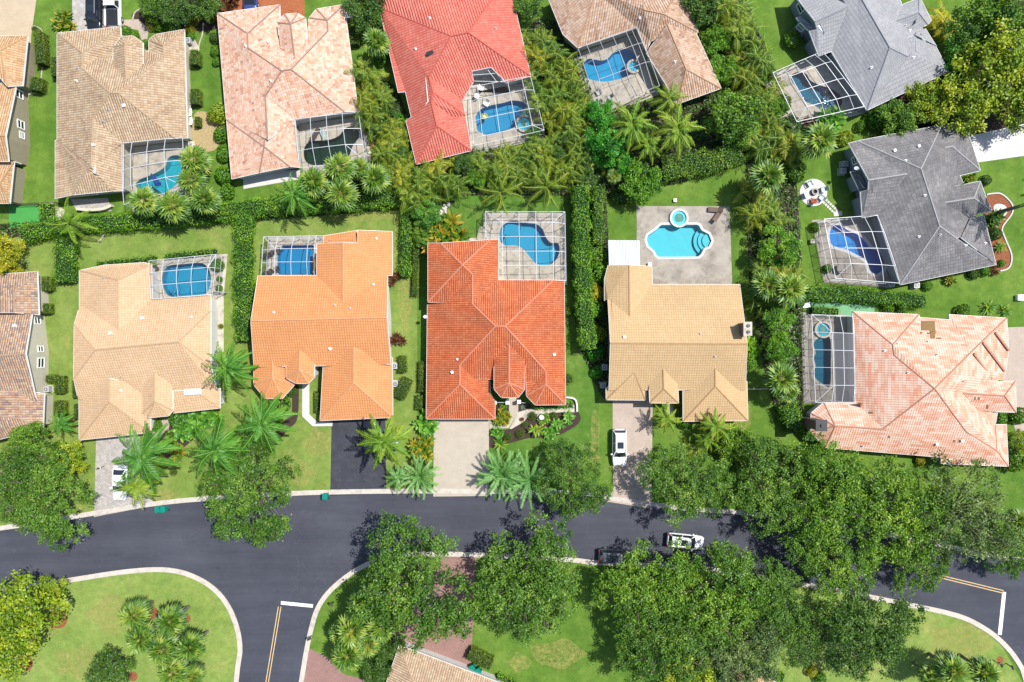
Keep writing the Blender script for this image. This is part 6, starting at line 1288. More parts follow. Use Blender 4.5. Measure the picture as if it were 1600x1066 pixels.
def car(name, label, px, py, heading, col, kind='suv', L=4.7, Wd=1.88, cat='car'):
    w = P(px, py, .8); w.z = .03; root = thing(name, label, cat, w, R(heading))
    h = Wd / 2; body = MB()
    belt = .98 if kind == 'suv' else .9
    prof = [(-.5, .78, .42, belt - .16), (-.485, .90, .30, belt - .06), (-.44, .97, .24, belt), (-.3, 1, .22, belt + .02), (0, 1, .22, belt), (.2, 1, .22, belt - .01), (.30, .99, .22, belt - .05), (.40, .95, .24, belt - .10), (.46, .87, .28, belt - .18), (.49, .74, .34, belt - .28), (.5, .6, .42, belt - .36)]
    rings = []
    for s, ww, zb, zs in prof:
        x = s * L; a = h * ww
        rings.append([(x, -a * .9, zb), (x, -a, (zb + zs) / 2), (x, -a * .97, zs - .05), (x, -a * .84, zs + .02), (x, -a * .45, zs + .05), (x, 0, zs + .06), (x, a * .45, zs + .05), (x, a * .84, zs + .02), (x, a * .97, zs - .05), (x, a, (zb + zs) / 2), (x, a * .9, zb), (x, -a * .9, zb)])
    body.add(*loft(rings)); bo = body.build('body', M[col], root, smooth=True)
    if kind == 'pickup': xa, xb, ra, rb, zr = -.10 * L, .27 * L, -.07 * L, .13 * L, 1.72
    elif kind == 'suv': xa, xb, ra, rb, zr = -.47 * L, .27 * L, -.40 * L, .10 * L, 1.66
    else: xa, xb, ra, rb, zr = -.38 * L, .24 * L, -.22 * L, .06 * L, 1.42
    zb_ = belt + .0; bw, tw = h * .90, h * .68
    B_ = [Vector(p) for p in ((xa, -bw, zb_), (xb - .1, -bw, zb_), (xb, 0, zb_), (xb - .1, bw, zb_), (xa, bw, zb_))]
    T_ = [Vector(p) for p in ((ra, -tw, zr - .06), (rb, -tw, zr - .06), (rb + .08, 0, zr), (rb, tw, zr - .06), (ra, tw, zr - .06))]
    mobj('windshield', [B_[1], B_[2], B_[3], T_[3], T_[2], T_[1]], [(0, 1, 4, 5), (1, 2, 3, 4)], M['glass'], root)
    mobj('rear_window', [B_[4], B_[0], T_[0], T_[4]], [(0, 1, 2, 3)], M['glass'], root)
    for a, b in ((0, 1), (4, 3)): mobj('side_window', [B_[a], B_[b], T_[b], T_[a]], [(0, 1, 2, 3) if a == 0 else (3, 2, 1, 0)], M['glass'], root)
    rf = MB(); rx = [ra - .06, ra + .02, ra + .3, (ra + rb) / 2, rb - .3, rb + .03]
    rr_ = []
    for i, x in enumerate(rx):
        k = .93 if i in (0, 5) else 1.0; z = zr - (.04 if i in (0, 5) else 0); bow = .07 if i == 5 else 0
        rr_.append([(x, -tw * 1.06 * k, z - .10), (x, -tw * 1.0 * k, z - .03), (x + bow * .6, -tw * .5, z + .02), (x + bow, 0, z + .03), (x + bow * .6, tw * .5, z + .02), (x, tw * 1.0 * k, z - .03), (x, tw * 1.06 * k, z - .10)])
    vs, fs = loft(rr_, False); rf.add(vs, fs)
    for a in (0, 1, 3, 4): rf.bar(B_[a], T_[a], .09, .07)
    for s in (1, -1): rf.bar(((xa + xb) / 2, s * bw, zb_), ((ra + rb) / 2, s * tw, zr - .06), .08, .05)
    rf.build('roof', M[col], root, smooth=False)
    if kind == 'suv':
        MB().box(((ra + rb) / 2 + .35, 0, zr + .035), (.85, tw * 1.25, .012)).build('sunroof', M['glass'], root)
        for s in (1, -1): MB().bar((ra + .2, s * tw * .92, zr + .04), (rb - .15, s * tw * .92, zr + .04), .04).build('roof_rail', M['gray_metal'], root)
    if kind == 'pickup':
        bd = MB(); bd.box((-.30 * L, 0, belt + .07), (.37 * L, Wd * .78, .03)); bd.build('bed_cover', M['dark'], root)
        for s in (1, -1): MB().bar((-.49 * L, s * h * .88, belt + .09), (-.11 * L, s * h * .88, belt + .09), .12, .1).build('bed_rail', M[col], root)
    for s in (1, -1):
        MB().box((.455 * L, s * h * .64, belt - .26), (.34, .34, .12), s * -.5).build('headlight', M['lamp'], root); MB().box((-.49 * L, s * h * .72, belt - .12), (.1, .3, .18), 0).build('taillight', M['redlamp'], root)
        MB().box((xb - .42, s * (h + .10), belt + .06), (.16, .22, .14)).build('side_mirror', M[col], root)
        for x in (-.31, .31):
            t = MB()
            t.tube([(x * L, s * (h - .22), .34), (x * L, s * (h + .01), .34)], [.34, .34], 16); wo_ = t.build('wheel', M['rubber'], root)
            MB().tube([(x * L, s * (h - .01), .34), (x * L, s * (h + .02), .34)], [.21, .20], 12).build('rim', M['gray_metal'], wo_)
    for z in (.0,): MB().bar((.485 * L, -h * .45, .55), (.485 * L, h * .45, .55), .05, .22).build('grille', M['dark'], root)
    return root
car('parked_car', 'white car with dark sunroof on the pinkish beige driveway', 968, 699, -90, 'carwhite', 'suv', 4.75, 1.9)
car('parked_car', 'white car on the road half under the bright oaks', 1071, 846, -6, 'carwhite', 'suv', 4.7, 1.85)
car('parked_car', 'dark gray car nosed under the oak beside the kerb', 964, 870, -3, 'cargray', 'suv', 4.8, 1.9)
car('parked_car', 'white car under the palm on the gray paver driveway', 187, 754, -92, 'carwhite', 'sedan', 4.6, 1.8)
car('parked_car', 'black car on the checkered driveway at the top', 147, 22, -90, 'carblack', 'suv', 4.7, 1.85)
car('pickup_truck', 'white pickup with a black bed cover next to the black car', 176, 8, 91, 'carwhite', 'pickup', 5.6, 1.95, 'truck')
car('parked_car', 'blue car at the top edge on orange pavers', 391, -12, 90, 'carblue', 'sedan', 4.8, 1.85)
car('parked_car', 'black car under the palm on the black driveway', 578, 681, 92, 'carblack', 'sedan', 4.5, 1.8)
car('parked_car', 'dark car barely showing between the dark palms at upper right', 1595, 62, 20, 'carblue', 'sedan', 4.5, 1.8)
# ------------------------------------------------------------------ street things
def bin_(px, py, rz, label):
    w = P(px, py, .5); w.z = .0; r = thing('wheeled_bin', label, 'trash bin', w, rz)
    MB().box((0, 0, .5), (.58, .62, .9), 0, 0, 1.08).build('body', M['teal'], r); MB().box((0, .02, 1.0), (.68, .76, .08)).build('lid', M['teal'], r)
    for s in (1, -1): MB().tube([(s * .26, -.36, .13), (s * .34, -.36, .13)], [.13, .13], 10).build('wheel', M['rubber'], r)
    MB().bar((-.28, -.42, .95), (.28, -.42, .95), .04).build('handle', M['teal'], r)
bin_(249, 795, .1, 'teal trash bin lying ready at the kerb by the yellowish palm'); bin_(257, 795, .3, 'second teal bin beside the one at the paver driveway kerb'); bin_(509, 775, 0, 'teal trash bin at the kerb beside the black driveway')
bin_(738, 1042, .5, 'teal bin beside the slanted clipped hedge'); bin_(747, 1047, .5, 'pale lidded bin next to the teal bin by the slanted hedge')
def acunit(px, py, label, rz=0, s=.85):
    w = P(px, py, .4); w.z = 0; r = thing('air_conditioner', label, 'air conditioner', w, rz)
    b = MB().box((0, 0, .42), (.85 * s, .85 * s, .76)); b.build('case', M['gray_metal'], r); MB().box((0, 0, .03), (1.1 * s, 1.1 * s, .06)).build('pad', M['concrete'], r)
    MB().cyl((0, 0, .80), .33 * s, .03, 16).build('fan_hole', M['dark'], r)
    g = MB(); g.ring((0, 0, .83), .30 * s, .33 * s, .02, 16)
    for a in range(4): g.bar((.32 * s * math.cos(a * .785), .32 * s * math.sin(a * .785), .84), (-.32 * s * math.cos(a * .785), -.32 * s * math.sin(a * .785), .84), .025)
    g.cyl((0, 0, .83), .09 * s, .03, 10); g.build('fan_guard', M['white_metal'], r)
for a in [(75, 608, 'gray air conditioner beside the mosaic tile house wall'), (46, 126, 'air conditioner near the tan orange house wall'), (42, 106, 'dark air conditioner above the other by the tan orange house'), (618, 600, 'air conditioner beside the orange garage wall'), (617, 572, 'upper air conditioner beside the orange garage wall'), (944, 574, 'air conditioner in the shade left of the beige house'), (942, 602, 'second air conditioner left of the beige house'),
          (1319, 257, 'air conditioner beside the weathered gray house wall'), (1316, 268, 'lower air conditioner at the weathered gray house wall'), (544, 26, 'air conditioner right of the mottled pink house'), (295, 65, 'white unit beside the tan barrel house front corner'), (1391, 444, 'dark unit under the corner of the weathered gray house'), (1430, 446, 'second dark unit below the weathered gray roof')]: acunit(*a)
# chimneys belong to their houses
def hroot(start):
    for k, v in root_info.items():
        if k.startswith(start): return v
def chimney(h, px, py, ztop, sx, sy, mat, flues=2, cap='gray_metal', rz=0):
    root, c, zat, segs = hroot(h); w = P(px, py, ztop) - c
    MB().box((w.x, w.y, ztop / 2), (sx, sy, ztop), rz).build('chimney', mat, root); ch = [o for o in root.children if o.name.startswith('chimney')][-1]
    b = MB().box((w.x, w.y, ztop + .06), (sx + .25, sy + .25, .12), rz); b.build('cap', M[cap], ch)
    for i in range(flues): MB().cyl((w.x + .05, w.y + (i - (flues - 1) / 2) * .75, ztop + .12), .2, .16, 12).build('flue', M['dark'], ch)
M['stucco_brown'] = basic('stucco_brown', '#8a7468', .9, .08, 2)
chimney('wide beige', 1168, 514, 6.4, .8, 1.45, M['stucco_brown'], 2, 'concrete')
chimney('large pink banded', 1283, 665, 5.6, 1.15, 1.15, M['stucco_brown'], 1, 'dark')
def dish(h, px, py, z):
    root, c, zat, segs = hroot(h); w = P(px, py, z) - c; b = MB(); n = 16
    vs = [(w.x, w.y, z - .08)] + [(w.x + .3 * math.cos(k * 6.283 / n), w.y + .22 * math.sin(k * 6.283 / n), z + .06) for k in range(n)]
    b.add(vs, [(0, 1 + k, 1 + (k + 1) % n) for k in range(n)]); b.bar((w.x, w.y, z - .1), (w.x, w.y, z - .7), .05); b.bar((w.x, w.y, z - .08), (w.x + .3, w.y - .2, z + .25), .03); b.build('satellite_dish', M['white_metal'], root)
dish('weathered', 1338, 263, 3.6); dish('terracotta barrel', 665, 495, 2.7)
# brown patches where roof tiles are missing
root, c, zat, segs = hroot('large pink banded')
M['underlay'] = basic('brown_roof_underlay', '#a88658', .9, .12, 4)
for (x0, y0, x1, y1) in [(885, 540, 980, 605), (945, 605, 985, 630), (880, 615, 892, 628), (925, 620, 955, 632), (950, 632, 980, 662), (990, 655, 1025, 665), (920, 680, 932, 688), (1255, 1070, 1264, 1088), (1280, 1070, 1290, 1088), (1338, 1122, 1350, 1150), (462, 1112, 478, 1140), (520, 1170, 548, 1184), (654, 1338, 667, 1354), (1108, 1368, 1120, 1382)]:
    q = []
    for x, y in ((x0, y0), (x1, y0), (x1, y1), (x0, y1)):
        z = 4.0
        for _ in range(4):
            w = P(*U2(x, y), z) - c; zz = zat(w.x, w.y); z = zz if zz is not None else z
        q.append(Vector((w.x, w.y, z + .05)))
    n = (q[1] - q[0]).cross(q[3] - q[0]).normalized(); n = n if n.z > 0 else -n
    q[2] = q[0] + (q[1] - q[0]) + (q[3] - q[0]); b = [p - n * .12 for p in q]
    mobj('missing_tile_patch', q + b, [(0, 1, 2, 3), (0, 4, 5, 1), (1, 5, 6, 2), (2, 6, 7, 3), (3, 7, 4, 0)], M['underlay'], root)
# raised trim strips on the pink banded roof
for (xa, ya, xb, yb) in [(1310, 690, 1460, 888), (1395, 620, 1490, 745), (1245, 765, 1378, 942)]:
    z = 4.0; e = []
    for x, y in ((xa, ya), (xb, yb)):
        for _ in range(4):
            w = P(*U2(x, y), z) - c; zz = zat(w.x, w.y); z = zz if zz is not None else z
        e.append(Vector((w.x, w.y, z + .1)))
    MB().bar(e[0], e[1], .22, .28).build('roof_trim', CM['pinkband'], root)
# solar skylights
for st, px, py, sx, sy, rz, mt in (('bright red', 580 + 490 / 5.33, 446 / 5.33, .9, .45, .35, 'dark'), ('pale peach', 302, 612, 2.1, .7, .03, 'white')):
    root, c, zat, segs = hroot(st); z = 3.6
    for _ in range(4):
        w = P(px, py, z) - c; zz = zat(w.x, w.y); z = zz if zz else z
    MB().box((w.x, w.y, z + .1), (sx, sy, .18), rz).build('skylight', M[mt], root)
# white corrugated patio roof
w = [P(*U4(x, y), 2.5) for x, y in ((162, 402), (422, 405), (425, 612), (168, 612))]; cc = sum(w, Vector()) / 4; cc.z = 0
t = thing('patio_roof', 'white ribbed metal patio roof attached to the beige house', 'patio cover', cc); k = 11
for i in range(k):
    a, b = w[0].lerp(w[1], i / k) - cc, w[0].lerp(w[1], (i + .82) / k) - cc; d, e = w[3].lerp(w[2], i / k) - cc, w[3].lerp(w[2], (i + .82) / k) - cc; up = Vector((0, 0, .07))
    MB().add([a, b, e, d, a + up, b + up, e + up, d + up], [(4, 5, 6, 7), (0, 1, 5, 4), (1, 2, 6, 5), (2, 3, 7, 6), (3, 0, 4, 7)]).build('roof_panel', M['white_metal'], t)
b = MB().add([p - cc - Vector((0, 0, .01)) for p in w], [(0, 1, 2, 3)]).build('pan', M['white_metal'], t)
for p in (w[0], w[1]): q = p - cc; MB().bar((q.x * .95, q.y * .95, 0), (q.x * .95, q.y * .95, 2.48), .1).build('post', M['white_metal'], t)
# round fire pit patio with chairs
pc = P(1271, 301, 0); n = 28
patio = mobj('fire_pit_patio', [(pc.x + 1.78 * math.cos(k * 2 * math.pi / n), pc.y + 1.78 * math.sin(k * 2 * math.pi / n), .03) for k in range(n)] + [(pc.x, pc.y, .03)], [(k, (k + 1) % n, n) for k in range(n)], M['whiteconcrete']); struct(patio)
fp = thing('fire_pit', 'dark round fire pit in the centre of the white round patio', 'fire pit', (pc.x + .05, pc.y + .05, .03)); MB().ring((0, 0, 0), .26, .45, .4, 18).build('ring_wall', M['dark'], fp); MB().cyl((0, 0, .05), .27, .12, 12).build('logs', M['mulch'], fp)
def achair(x, y, rz, label, mat, z=.03, sc=1.0, cat='chair', grp=None):
    t = thing('garden_chair', label, cat, (x, y, z), rz, grp); m = M[mat]
    MB().box((0, 0, .36 * sc), (.55 * sc, .55 * sc, .05)).build('seat', m, t)
    MB().add([(-.30 * sc, -.26 * sc, .34), (-.30 * sc, .26 * sc, .34), (-.52 * sc, .26 * sc, .95), (-.52 * sc, -.26 * sc, .95), (-.26 * sc, -.26 * sc, .34), (-.26 * sc, .26 * sc, .34), (-.48 * sc, .26 * sc, .95), (-.48 * sc, -.26 * sc, .95)], [(0, 1, 2, 3), (4, 5, 6, 7), (0, 4, 7, 3), (1, 5, 6, 2), (2, 6, 7, 3)]).build('backrest', m, t)
    for s in (1, -1):
        MB().box((-.02, s * .33 * sc, .56), (.62 * sc, .11, .04)).build('armrest', m, t)
        for sx in (.24, -.24): MB().bar((sx * sc, s * .3 * sc, 0), (sx * sc, s * .3 * sc, .55), .06).build('leg', m, t)
M['mintwhite'] = basic('pale_mint_paint', '#dff0ea', .6, .03)
for i, (an, mt, lb) in enumerate([(65, 'mintwhite', 'pale chair above the fire pit toward the fan palm'), (120, 'mintwhite', 'pale chair at the upper left of the fire pit'), (200, 'mintwhite', 'pale chair at the left of the fire pit'), (262, 'terracotta', 'red orange chair below the fire pit'), (320, 'mintwhite', 'pale chair at the lower right of the fire pit by the steps'), (15, 'mintwhite', 'pale chair right of the fire pit')]):
    if i == 0: continue
    a = R(an); achair(pc.x + 1.15 * math.cos(a), pc.y + 1.15 * math.sin(a), a + math.pi, lb, mt, .035)
st = thing('stepping_path', 'pale stone steps from the round patio to the vivid pool cage', 'stepping stones', P(1298, 322, 0))
for i in range(6):
    for s in (-1, 1):
        q = P(1289 + i * 3.3, 315 + i * 3.2, 0) - st.location; MB().box((q.x + s * .17, q.y + s * .17, .03), (.30, .30, .06), .8 + .1 * s).build('paving_stone', M['whiteconcrete'], st)
MB().box(tuple(P(1309, 334, .03) - st.location), (1.1, .6, .07), .1).build('paving_stone', M['whiteconcrete'], st)
st = thing('stepping_pads', 'rows of white stepping pads across the low planting left of the long pool cage', 'stepping stones', P(1238, 520, 0))
for ry in (495, 512, 529, 546, 560):
    for i in range(4):
        q = P(1232 + i * 4.6, ry, 0) - st.location; MB().box((q.x, q.y, .03), (.26, .34, .06)).build('paving_stone', M['whiteconcrete'], st)
# loungers, tables and other things on the pool decks
def lounger(px, py, rz, label, mat='white', z=.03):
    w = P(px, py, .3); w.z = z; t = thing('sun_lounger', label, 'sun lounger', w, R(rz)); m = M[mat]
    MB().box((.25, 0, .32), (1.25, .6, .06)).build('seat', m, t); MB().add([(-.38, -.3, .3), (-.38, .3, .3), (-.95, .3, .68), (-.95, -.3, .68), (-.38, -.3, .36), (-.38, .3, .36), (-.95, .3, .74), (-.95, -.3, .74)], [(0, 1, 2, 3), (4, 5, 6, 7), (0, 4, 7, 3), (1, 5, 6, 2), (2, 6, 7, 3)]).build('backrest', m, t)
    for x in (-.3, .8):
        for y in (-.27, .27): MB().bar((x, y, 0), (x, y, .3), .05).build('leg', m, t)
def table(px, py, r, label, mat='white', chairs=0, cmat='bronze', z=.03, hole=False):
    w = P(px, py, .7); w.z = z; t = thing('patio_table', label, 'table', w)
    (MB().ring((0, 0, .68), r * .45, r, .05, 18) if hole else MB().cyl((0, 0, .68), r, .05, 18)).build('table_top', M[mat], t); MB().cyl((0, 0, 0), .25, .68, 10, r2=.08).build('base', M[mat], t)
    for i in range(chairs):
        a = i * 2 * math.pi / chairs + .4; achair(w.x + (r + .45) * math.cos(a), w.y + (r + .45) * math.sin(a), a + math.pi, '%s chair, %s' % (['right', 'upper', 'left', 'lower'][i], label.replace('with chairs ', '').replace('of the orange house pool cage', 'of its cage').replace('near the ', '')), cmat, z, .9)
lounger(1117, 328, 175, 'dark lounger lying along the top edge of the stained deck', 'stucco_brown' if 'stucco_brown' in M else 'white'); lounger(1121, 337, 55, 'dark lounger at an angle at the corner of the stained deck', 'stucco_brown')
lounger(493, 210, 60, 'dark lounger beside the green pool', 'bronze'); lounger(505, 210, 110, 'pale lounger beside the green pool', 'mintwhite')
lounger(296, 172, 100, 'white and blue lounger in the sandy side yard', 'white'); lounger(297, 186, 100, 'lower white lounger in the sandy side yard', 'white')
table(941, 156, .62, 'round ring table with chairs in the gray framed cage', 'concrete', 4, 'gray_metal', hole=True)
table(745, 150, .35, 'small white table in the red house pool cage', 'white', 0); achair(*P(752, 139, 0)[:2], 1.2, 'white chair near the top of the red house pool cage', 'white'); achair(*P(760, 164, 0)[:2], 4.2, 'white chair beside the blue pool of the red house', 'white')
table(425, 395, .33, 'dark round table near the top left of the orange house pool cage', 'bronze', 2, 'bronze'); table(423, 424, .33, 'dark round table at the lower left of the orange house pool cage', 'bronze', 2, 'bronze')
table(1315, 420, .62, 'dark round cover on the stained deck corner by the vivid pool', 'bronze', 0)
table(242, 420, .45, 'dark round table in the corner of the peach house cage', 'bronze', 0); lounger(1255, 478, 10, 'white chair like bench on the green patio', 'white')
# float, umbrella, fountain and other small things
w = P(241, 281, 2.2); t = thing('closed_umbrella', 'closed blue umbrella leaning over the turquoise pool', 'umbrella', (w.x, w.y, 0)); MB().bar((0, .2, 0), (-.2, .5, 2.3), .05).build('pole', M['gray_metal'], t)
MB().tube([(-.35, .75, 2.35), (0, .1, 2.1), (.3, -.5, 1.9), (.35, -.7, 1.85)], [.08, .26, .42, .34], 9).build('canopy', M['fabricblue'], t)
w = P(757, 182, -.05); t = thing('pool_float', 'yellow ring float on the blue pool of the red house', 'pool float', (w.x, w.y, -.08)); MB().ring((0, 0, 0), .22, .42, .16, 18).build('ring_tube', basic('yellow_vinyl', '#d8dc50', .4, .05), t); MB().cyl((0, 0, .02), .22, .03, 12).build('net_seat', M['white'], t)
w = P(846, 652, .6); t = thing('garden_fountain', 'round pale stone fountain among the clipped bushes', 'fountain', (w.x, w.y, 0)); MB().cyl((0, 0, 0), .5, .3, 16, r2=.58).build('basin', M['whiteconcrete'], t); MB().cyl((0, 0, .3), .08, .5, 8).build('stem', M['whiteconcrete'], t); MB().cyl((0, 0, .75), .12, .12, 14, r2=.34).build('bowl', M['whiteconcrete'], t); MB().cyl((0, 0, .28), .47, .03, 14).build('water', M['dark'], t)
for x, y, l in ((773, 629, 'white square entry pillar left of the turret walk'), (793, 629, 'white square gate pillar left of the front walk'), (811, 628, 'white square gate pillar right of the front walk')):
    w = P(x, y, 1.2); t = thing('gate_pillar', l, 'pillar', (w.x, w.y, 0)); MB().box((0, 0, .6), (.36, .36, 1.2)).build('shaft', M['wall_white'], t); MB().box((0, 0, 1.24), (.48, .48, .1)).build('cap', M['white'], t)
for (x0, y0, x1, y1, l) in ((773, 629, 792, 629, 'white rail fence between the two left entry pillars'), (812, 629, 822, 630, 'white rail fence running right from the gate pillar')):
    a, b = P(x0, y0, .9), P(x1, y1, .9); a.z = b.z = 0; t = thing('rail_fence', l, 'fence', a); d = b - a; nn = 9
    for z in (.25, .95): MB().bar((0, 0, z), d + Vector((0, 0, z)), .05).build('rail', M['white_metal'], t)
    for i in range(nn): q = d * ((i + .5) / nn); MB().bar((q.x, q.y, .1), (q.x, q.y, 1.0), .03).build('baluster', M['white_metal'], t)
w = P(816, 655, .3); t = thing('flower_pot', 'small terracotta pot on the pale garden path', 'flower pot', (w.x, w.y, .03)); MB().cyl((0, 0, 0), .16, .35, 12, r2=.26).build('pot', M['terracotta'], t); MB().cyl((0, 0, .33), .22, .03, 12).build('soil', M['mulch'], t)
# mail boxes and street sign posts
def post_box(px, py, rz, label, mat='white', h=1.15):
    w = P(px, py, .6); w.z = 0; t = thing('mailbox', label, 'mailbox', w, rz); MB().bar((0, 0, 0), (0, 0, h - .1), .1).build('post', M[mat], t)
    b = MB(); n = 7; rg = []
    for x in (-.25, .25): rg.append([(x, .11 * math.cos(k * math.pi / (n - 1)), h + .08 + .11 * math.sin(k * math.pi / (n - 1))) for k in range(n)] + [(x, -.11, h - .08), (x, .11, h - .08), (x, .11, h + .08)])
    b.add(*loft(rg)); b.build('box', M[mat], t); MB().bar((.1, -.13, h), (.1, -.13, h + .22), .03).build('flag', M['terracotta'], t)
post_box(485, 996, .5, 'dark mailbox with a reddish mulch ring beside the curved kerb', 'bronze'); post_box(519, 943, 2.3, 'dark green mailbox post on the lawn near the stop line', 'bronze'); post_box(566, 870, .2, 'dark mailbox at the kerb beside the open oak', 'bronze'); post_box(107, 939, .4, 'pale mailbox beside the yellow green tree on the island', 'white')
post_box(1555, 1034, .4, 'dark mailbox left of the lower right kerb', 'bronze'); post_box(1577, 1040, 2.0, 'farther dark mailbox nearest the lower right kerb', 'bronze')
# ride-on toy on the paver driveway
w = P(156, 731, .3); t = thing('childs_bicycle', 'small red childrens bicycle on the gray paver driveway', 'bicycle', (w.x, w.y, .02), .4)
for x in (-.35, .35): MB().tube([(x, -.02, .2), (x, .02, .2)], [.2, .2], 14).build('wheel', M['rubber'], t)
MB().bar((-.35, 0, .2), (0, 0, .45), .05).bar((0, 0, .45), (.3, 0, .5), .05).bar((.35, 0, .2), (.28, 0, .6), .05).bar((0, 0, .22), (-.08, 0, .55), .04).build('frame', M['terracotta'], t); MB().bar((.28, -.22, .62), (.28, .22, .62), .04).build('handlebar', M['white'], t); MB().box((-.1, 0, .58), (.24, .14, .05)).build('saddle', M['dark'], t)
# white utility box, barbecue, storage boxes
for x, y, sx, sy, h, l, mt, nm in ((1596, 465, .9, .7, .5, 'white bench like box on the lawn at the right edge', 'white', 'storage_box'), (1321, 416, .1, .1, .1, '', 'white', 'x'), (1270, 377, .5, .5, .5, 'small pale pump box at the left corner of the vivid pool cage', 'concrete', 'pump_box'), (960, 405, .3, .3, .3, '', '', ''), (1015, 413, .35, .35, .4, 'small white pot at the corner of the beige roof', 'white', 'pump_box'), (497, 650, .1, .1, .1, '', '', ''), (616, 690, .9, .4, .35, 'white board lying beside the black driveway palm', 'white', 'storage_box'), (443, 646, .45, .35, .3, 'white rock at the bed below the left orange turret', 'whiteconcrete', 'garden_rock'), (1055, 313, .35, .35, .3, 'small white sprinkler box on the rear lawn', 'white', 'sprinkler_box'), (577, 238, .5, .5, .4, 'white round stone in the orange mulch beside the pink mottled house', 'white', 'garden_rock'), (504, 303, .4, .4, .3, 'white stone between the fan palms behind the mottled pink house', 'white', 'garden_rock')):
    if not l: continue
    w = P(x, y, h); t = thing(nm, l, nm.replace('_', ' '), (w.x, w.y, 0))
    if 'rock' in nm: MB().tube([(-sx / 2, 0, .05), (-sx / 4, 0, .12), (sx / 4, .05, .14), (sx / 2, 0, .06)], [.05, sy * .45, sy * .4, .06], 7).build('stone', M[mt], t)
    else: MB().box((0, 0, h / 2), (sx, sy, h)).build('box', M[mt], t); MB().box((0, 0, h + .02), (sx + .06, sy + .06, .05)).build('lid', M[mt], t)
w = P(249, 26, .5); t = thing('garden_bench', 'white and gray bench in the round front bed', 'bench', (w.x - .0, w.y, .02), -.7); MB().box((0, 0, .42), (1.5, .5, .06)).build('seat', M['gray_metal'], t); MB().box((0, .26, .7), (1.5, .06, .5)).build('backrest', M['white'], t)
for sx in (-.6, .6): MB().box((sx, 0, .2), (.08, .45, .4)).build('leg', M['white'], t)
# round bed edging of the front garden and tan barrel terrace walls
def edging(name, label, pts, f, w, h, mat, cat='garden edging'):
    l = smooth_loop(pxl(pts, h, f), 4, False); c = Vector(l[0]); t = thing(name, label, cat, (c.x, c.y, 0)); l = [(p[0] - c.x, p[1] - c.y) for p in l]
    o = offset_loop(l, w, False); n = len(l)
    vs = [(p[0], p[1], h) for p in l] + [(p[0], p[1], h) for p in o] + [(p[0], p[1], 0) for p in l] + [(p[0], p[1], 0) for p in o]; fs = [(0, n, 3 * n, 2 * n), (n - 1, 2 * n - 1, 4 * n - 1, 3 * n - 1)]
    for i in range(n - 1): fs += [(i, i + 1, n + i + 1, n + i), (2 * n + i, 2 * n + i + 1, i + 1, i), (n + i, n + i + 1, 3 * n + i + 1, 3 * n + i)]
    MB().add(vs, fs).build('edging', M[mat], t); return t
edging('curb_edging', 'curved pale edging of the round front bed', [(615, 92), (625, 60), (655, 40), (700, 28)], a1, .14, .12, 'concrete'); edging('curb_edging', 'curved pale edging round the box shrubs by the tan orange house', [(155, 120), (195, 150), (200, 260), (188, 350), (188, 410), (150, 432), (105, 435)], a1, .12, .1, 'concrete')
edging('curb_edging', 'white scalloped edging of the red mulch bed', [(1320, 605), (1370, 597), (1430, 602), (1502, 670), (1507, 740), (1432, 850), (1452, 930), (1502, 1060), (1485, 1150), (1420, 1175)], U1, .16, .12, 'whiteconcrete')
edging('curb_edging', 'pale edging along the garden right of the tan barrel house', [(1215, 320), (1200, 480), (1160, 600), (1150, 700), (1130, 850)], T(180, 0, 8.883), .13, .1, 'concrete'); edging('low_wall', 'low cream terrace wall below the tan barrel house', [(630, 790), (740, 800), (860, 790), (930, 760)], F2, .35, .7, 'wall_cream', 'garden wall'); edging('low_wall', 'white low wall along the top of the front terrace of the terracotta house', [(1305, 758), (1365, 768), (1385, 800), (1390, 872)], T(640, 480, 5.33), .2, .45, 'wall_white', 'garden wall')
edging('low_wall', 'pale low wall along the lower edge of the tan pink pool deck', [(655, 905), (925, 770)], T(840, 0, 5.33), .25, .4, 'wall_cream', 'garden wall'); edging('curb_edging', 'small curved edging round the coconut palm roots', [(815, 1060), (850, 1030), (870, 990)], F2, .15, .12, 'concrete')
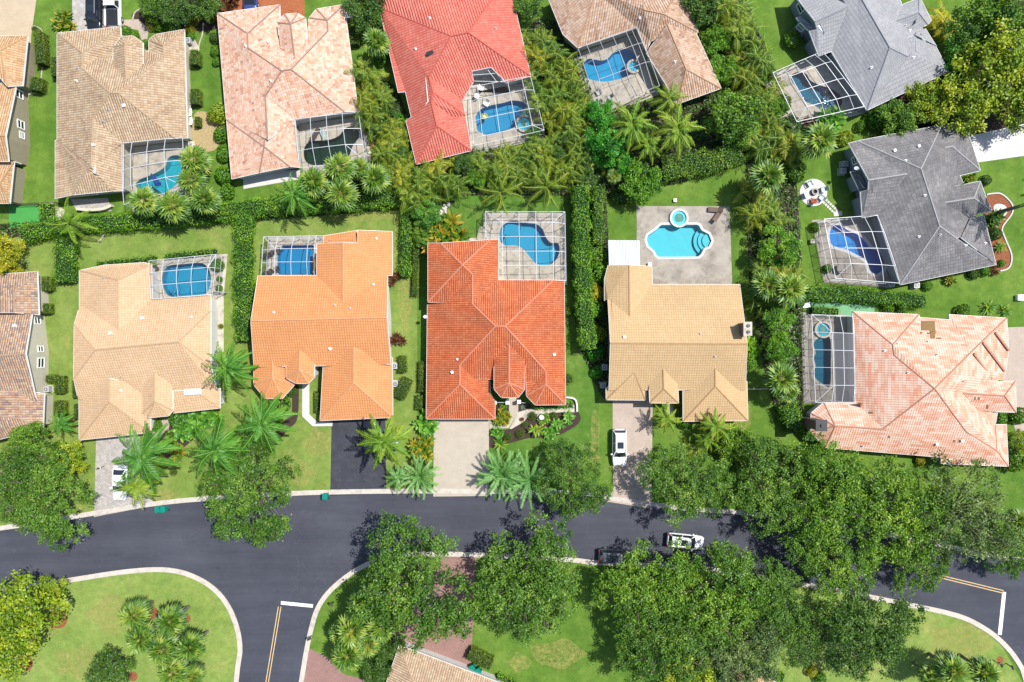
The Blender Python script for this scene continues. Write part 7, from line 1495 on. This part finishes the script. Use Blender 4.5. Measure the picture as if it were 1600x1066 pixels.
def fence(label, p0, p1, h=1.2, mat='white_metal', gap=.16):
    a, b = P(*p0, h), P(*p1, h); a.z = b.z = 0; t = thing('metal_fence', label, 'fence', a); d = b - a; n = int(d.length / gap)
    for z in (.15, h - .1): MB().bar((0, 0, z), d + Vector((0, 0, z)), .05).build('rail', M[mat], t)
    pk = MB()
    for i in range(n + 1): q = d * (i / n); pk.bar((q.x, q.y, .02), (q.x, q.y, h), .025)
    o = pk.build('pickets', M[mat], t); o['kind'] = 'stuff'
    for i in range(0, 3): q = d * (i / 2); MB().bar((q.x, q.y, 0), (q.x, q.y, h + .08), .08).build('post', M[mat], t)
fence('dark fence between tan orange house and tan barrel house', (22, 318), (86, 316), 1.2, 'bronze', .25); fence('thin white fence across the side yard right of the beige house', (1168, 609), (1208, 608)); fence('thin white fence at the side of the peach house by its cage', (330, 455), (350, 457))
fence('dark green fence along the left of the long pool cage', (1253, 492), (1256, 640), 1.3, 'bronze', .3); fence('thin fence right of the fan palms behind the mottled pink house', (596, 291), (612, 290))
# white rocks scattered on the rear path of the terracotta lot
st = thing('rock_path', 'pale rocks between areca row and feathery tree in the rear corner', 'rocks', P(695, 325, 0))
rr = random.Random(5)
for i in range(26):
    f_ = i / 25; q = P(699 - 10 * f_ + rr.uniform(-4, 4), 318 + 24 * f_, 0) - st.location; s = rr.uniform(.12, .26); MB().tube([(q.x - s, q.y, .02), (q.x - s * .4, q.y + .03, .08), (q.x + s * .5, q.y, .08), (q.x + s, q.y, .02)], [.03, s * .8, s * .7, .03], 6).build('rock', M['whiteconcrete'], st)
# fallen dry frond on the orange house roof edge
w = P(485, 424, 3.4); v, q, t_ = frond(np.random.default_rng(3), R(-100), .1, 2.2, 24, .3, .08, .3, .1, .9)
o = link(bpy.data.objects.new('dry_frond', leafmesh('dry_frond', v, q, t_, leafmat('dry_leaf', [(0, lin('#a88a58')), (1, lin('#c8aa78'))], gloss=.0)))); o.location = P(489, 398, 3.5); tag(o, 'dry brown palm frond lying across the orange roof edge and cage', 'palm frond')
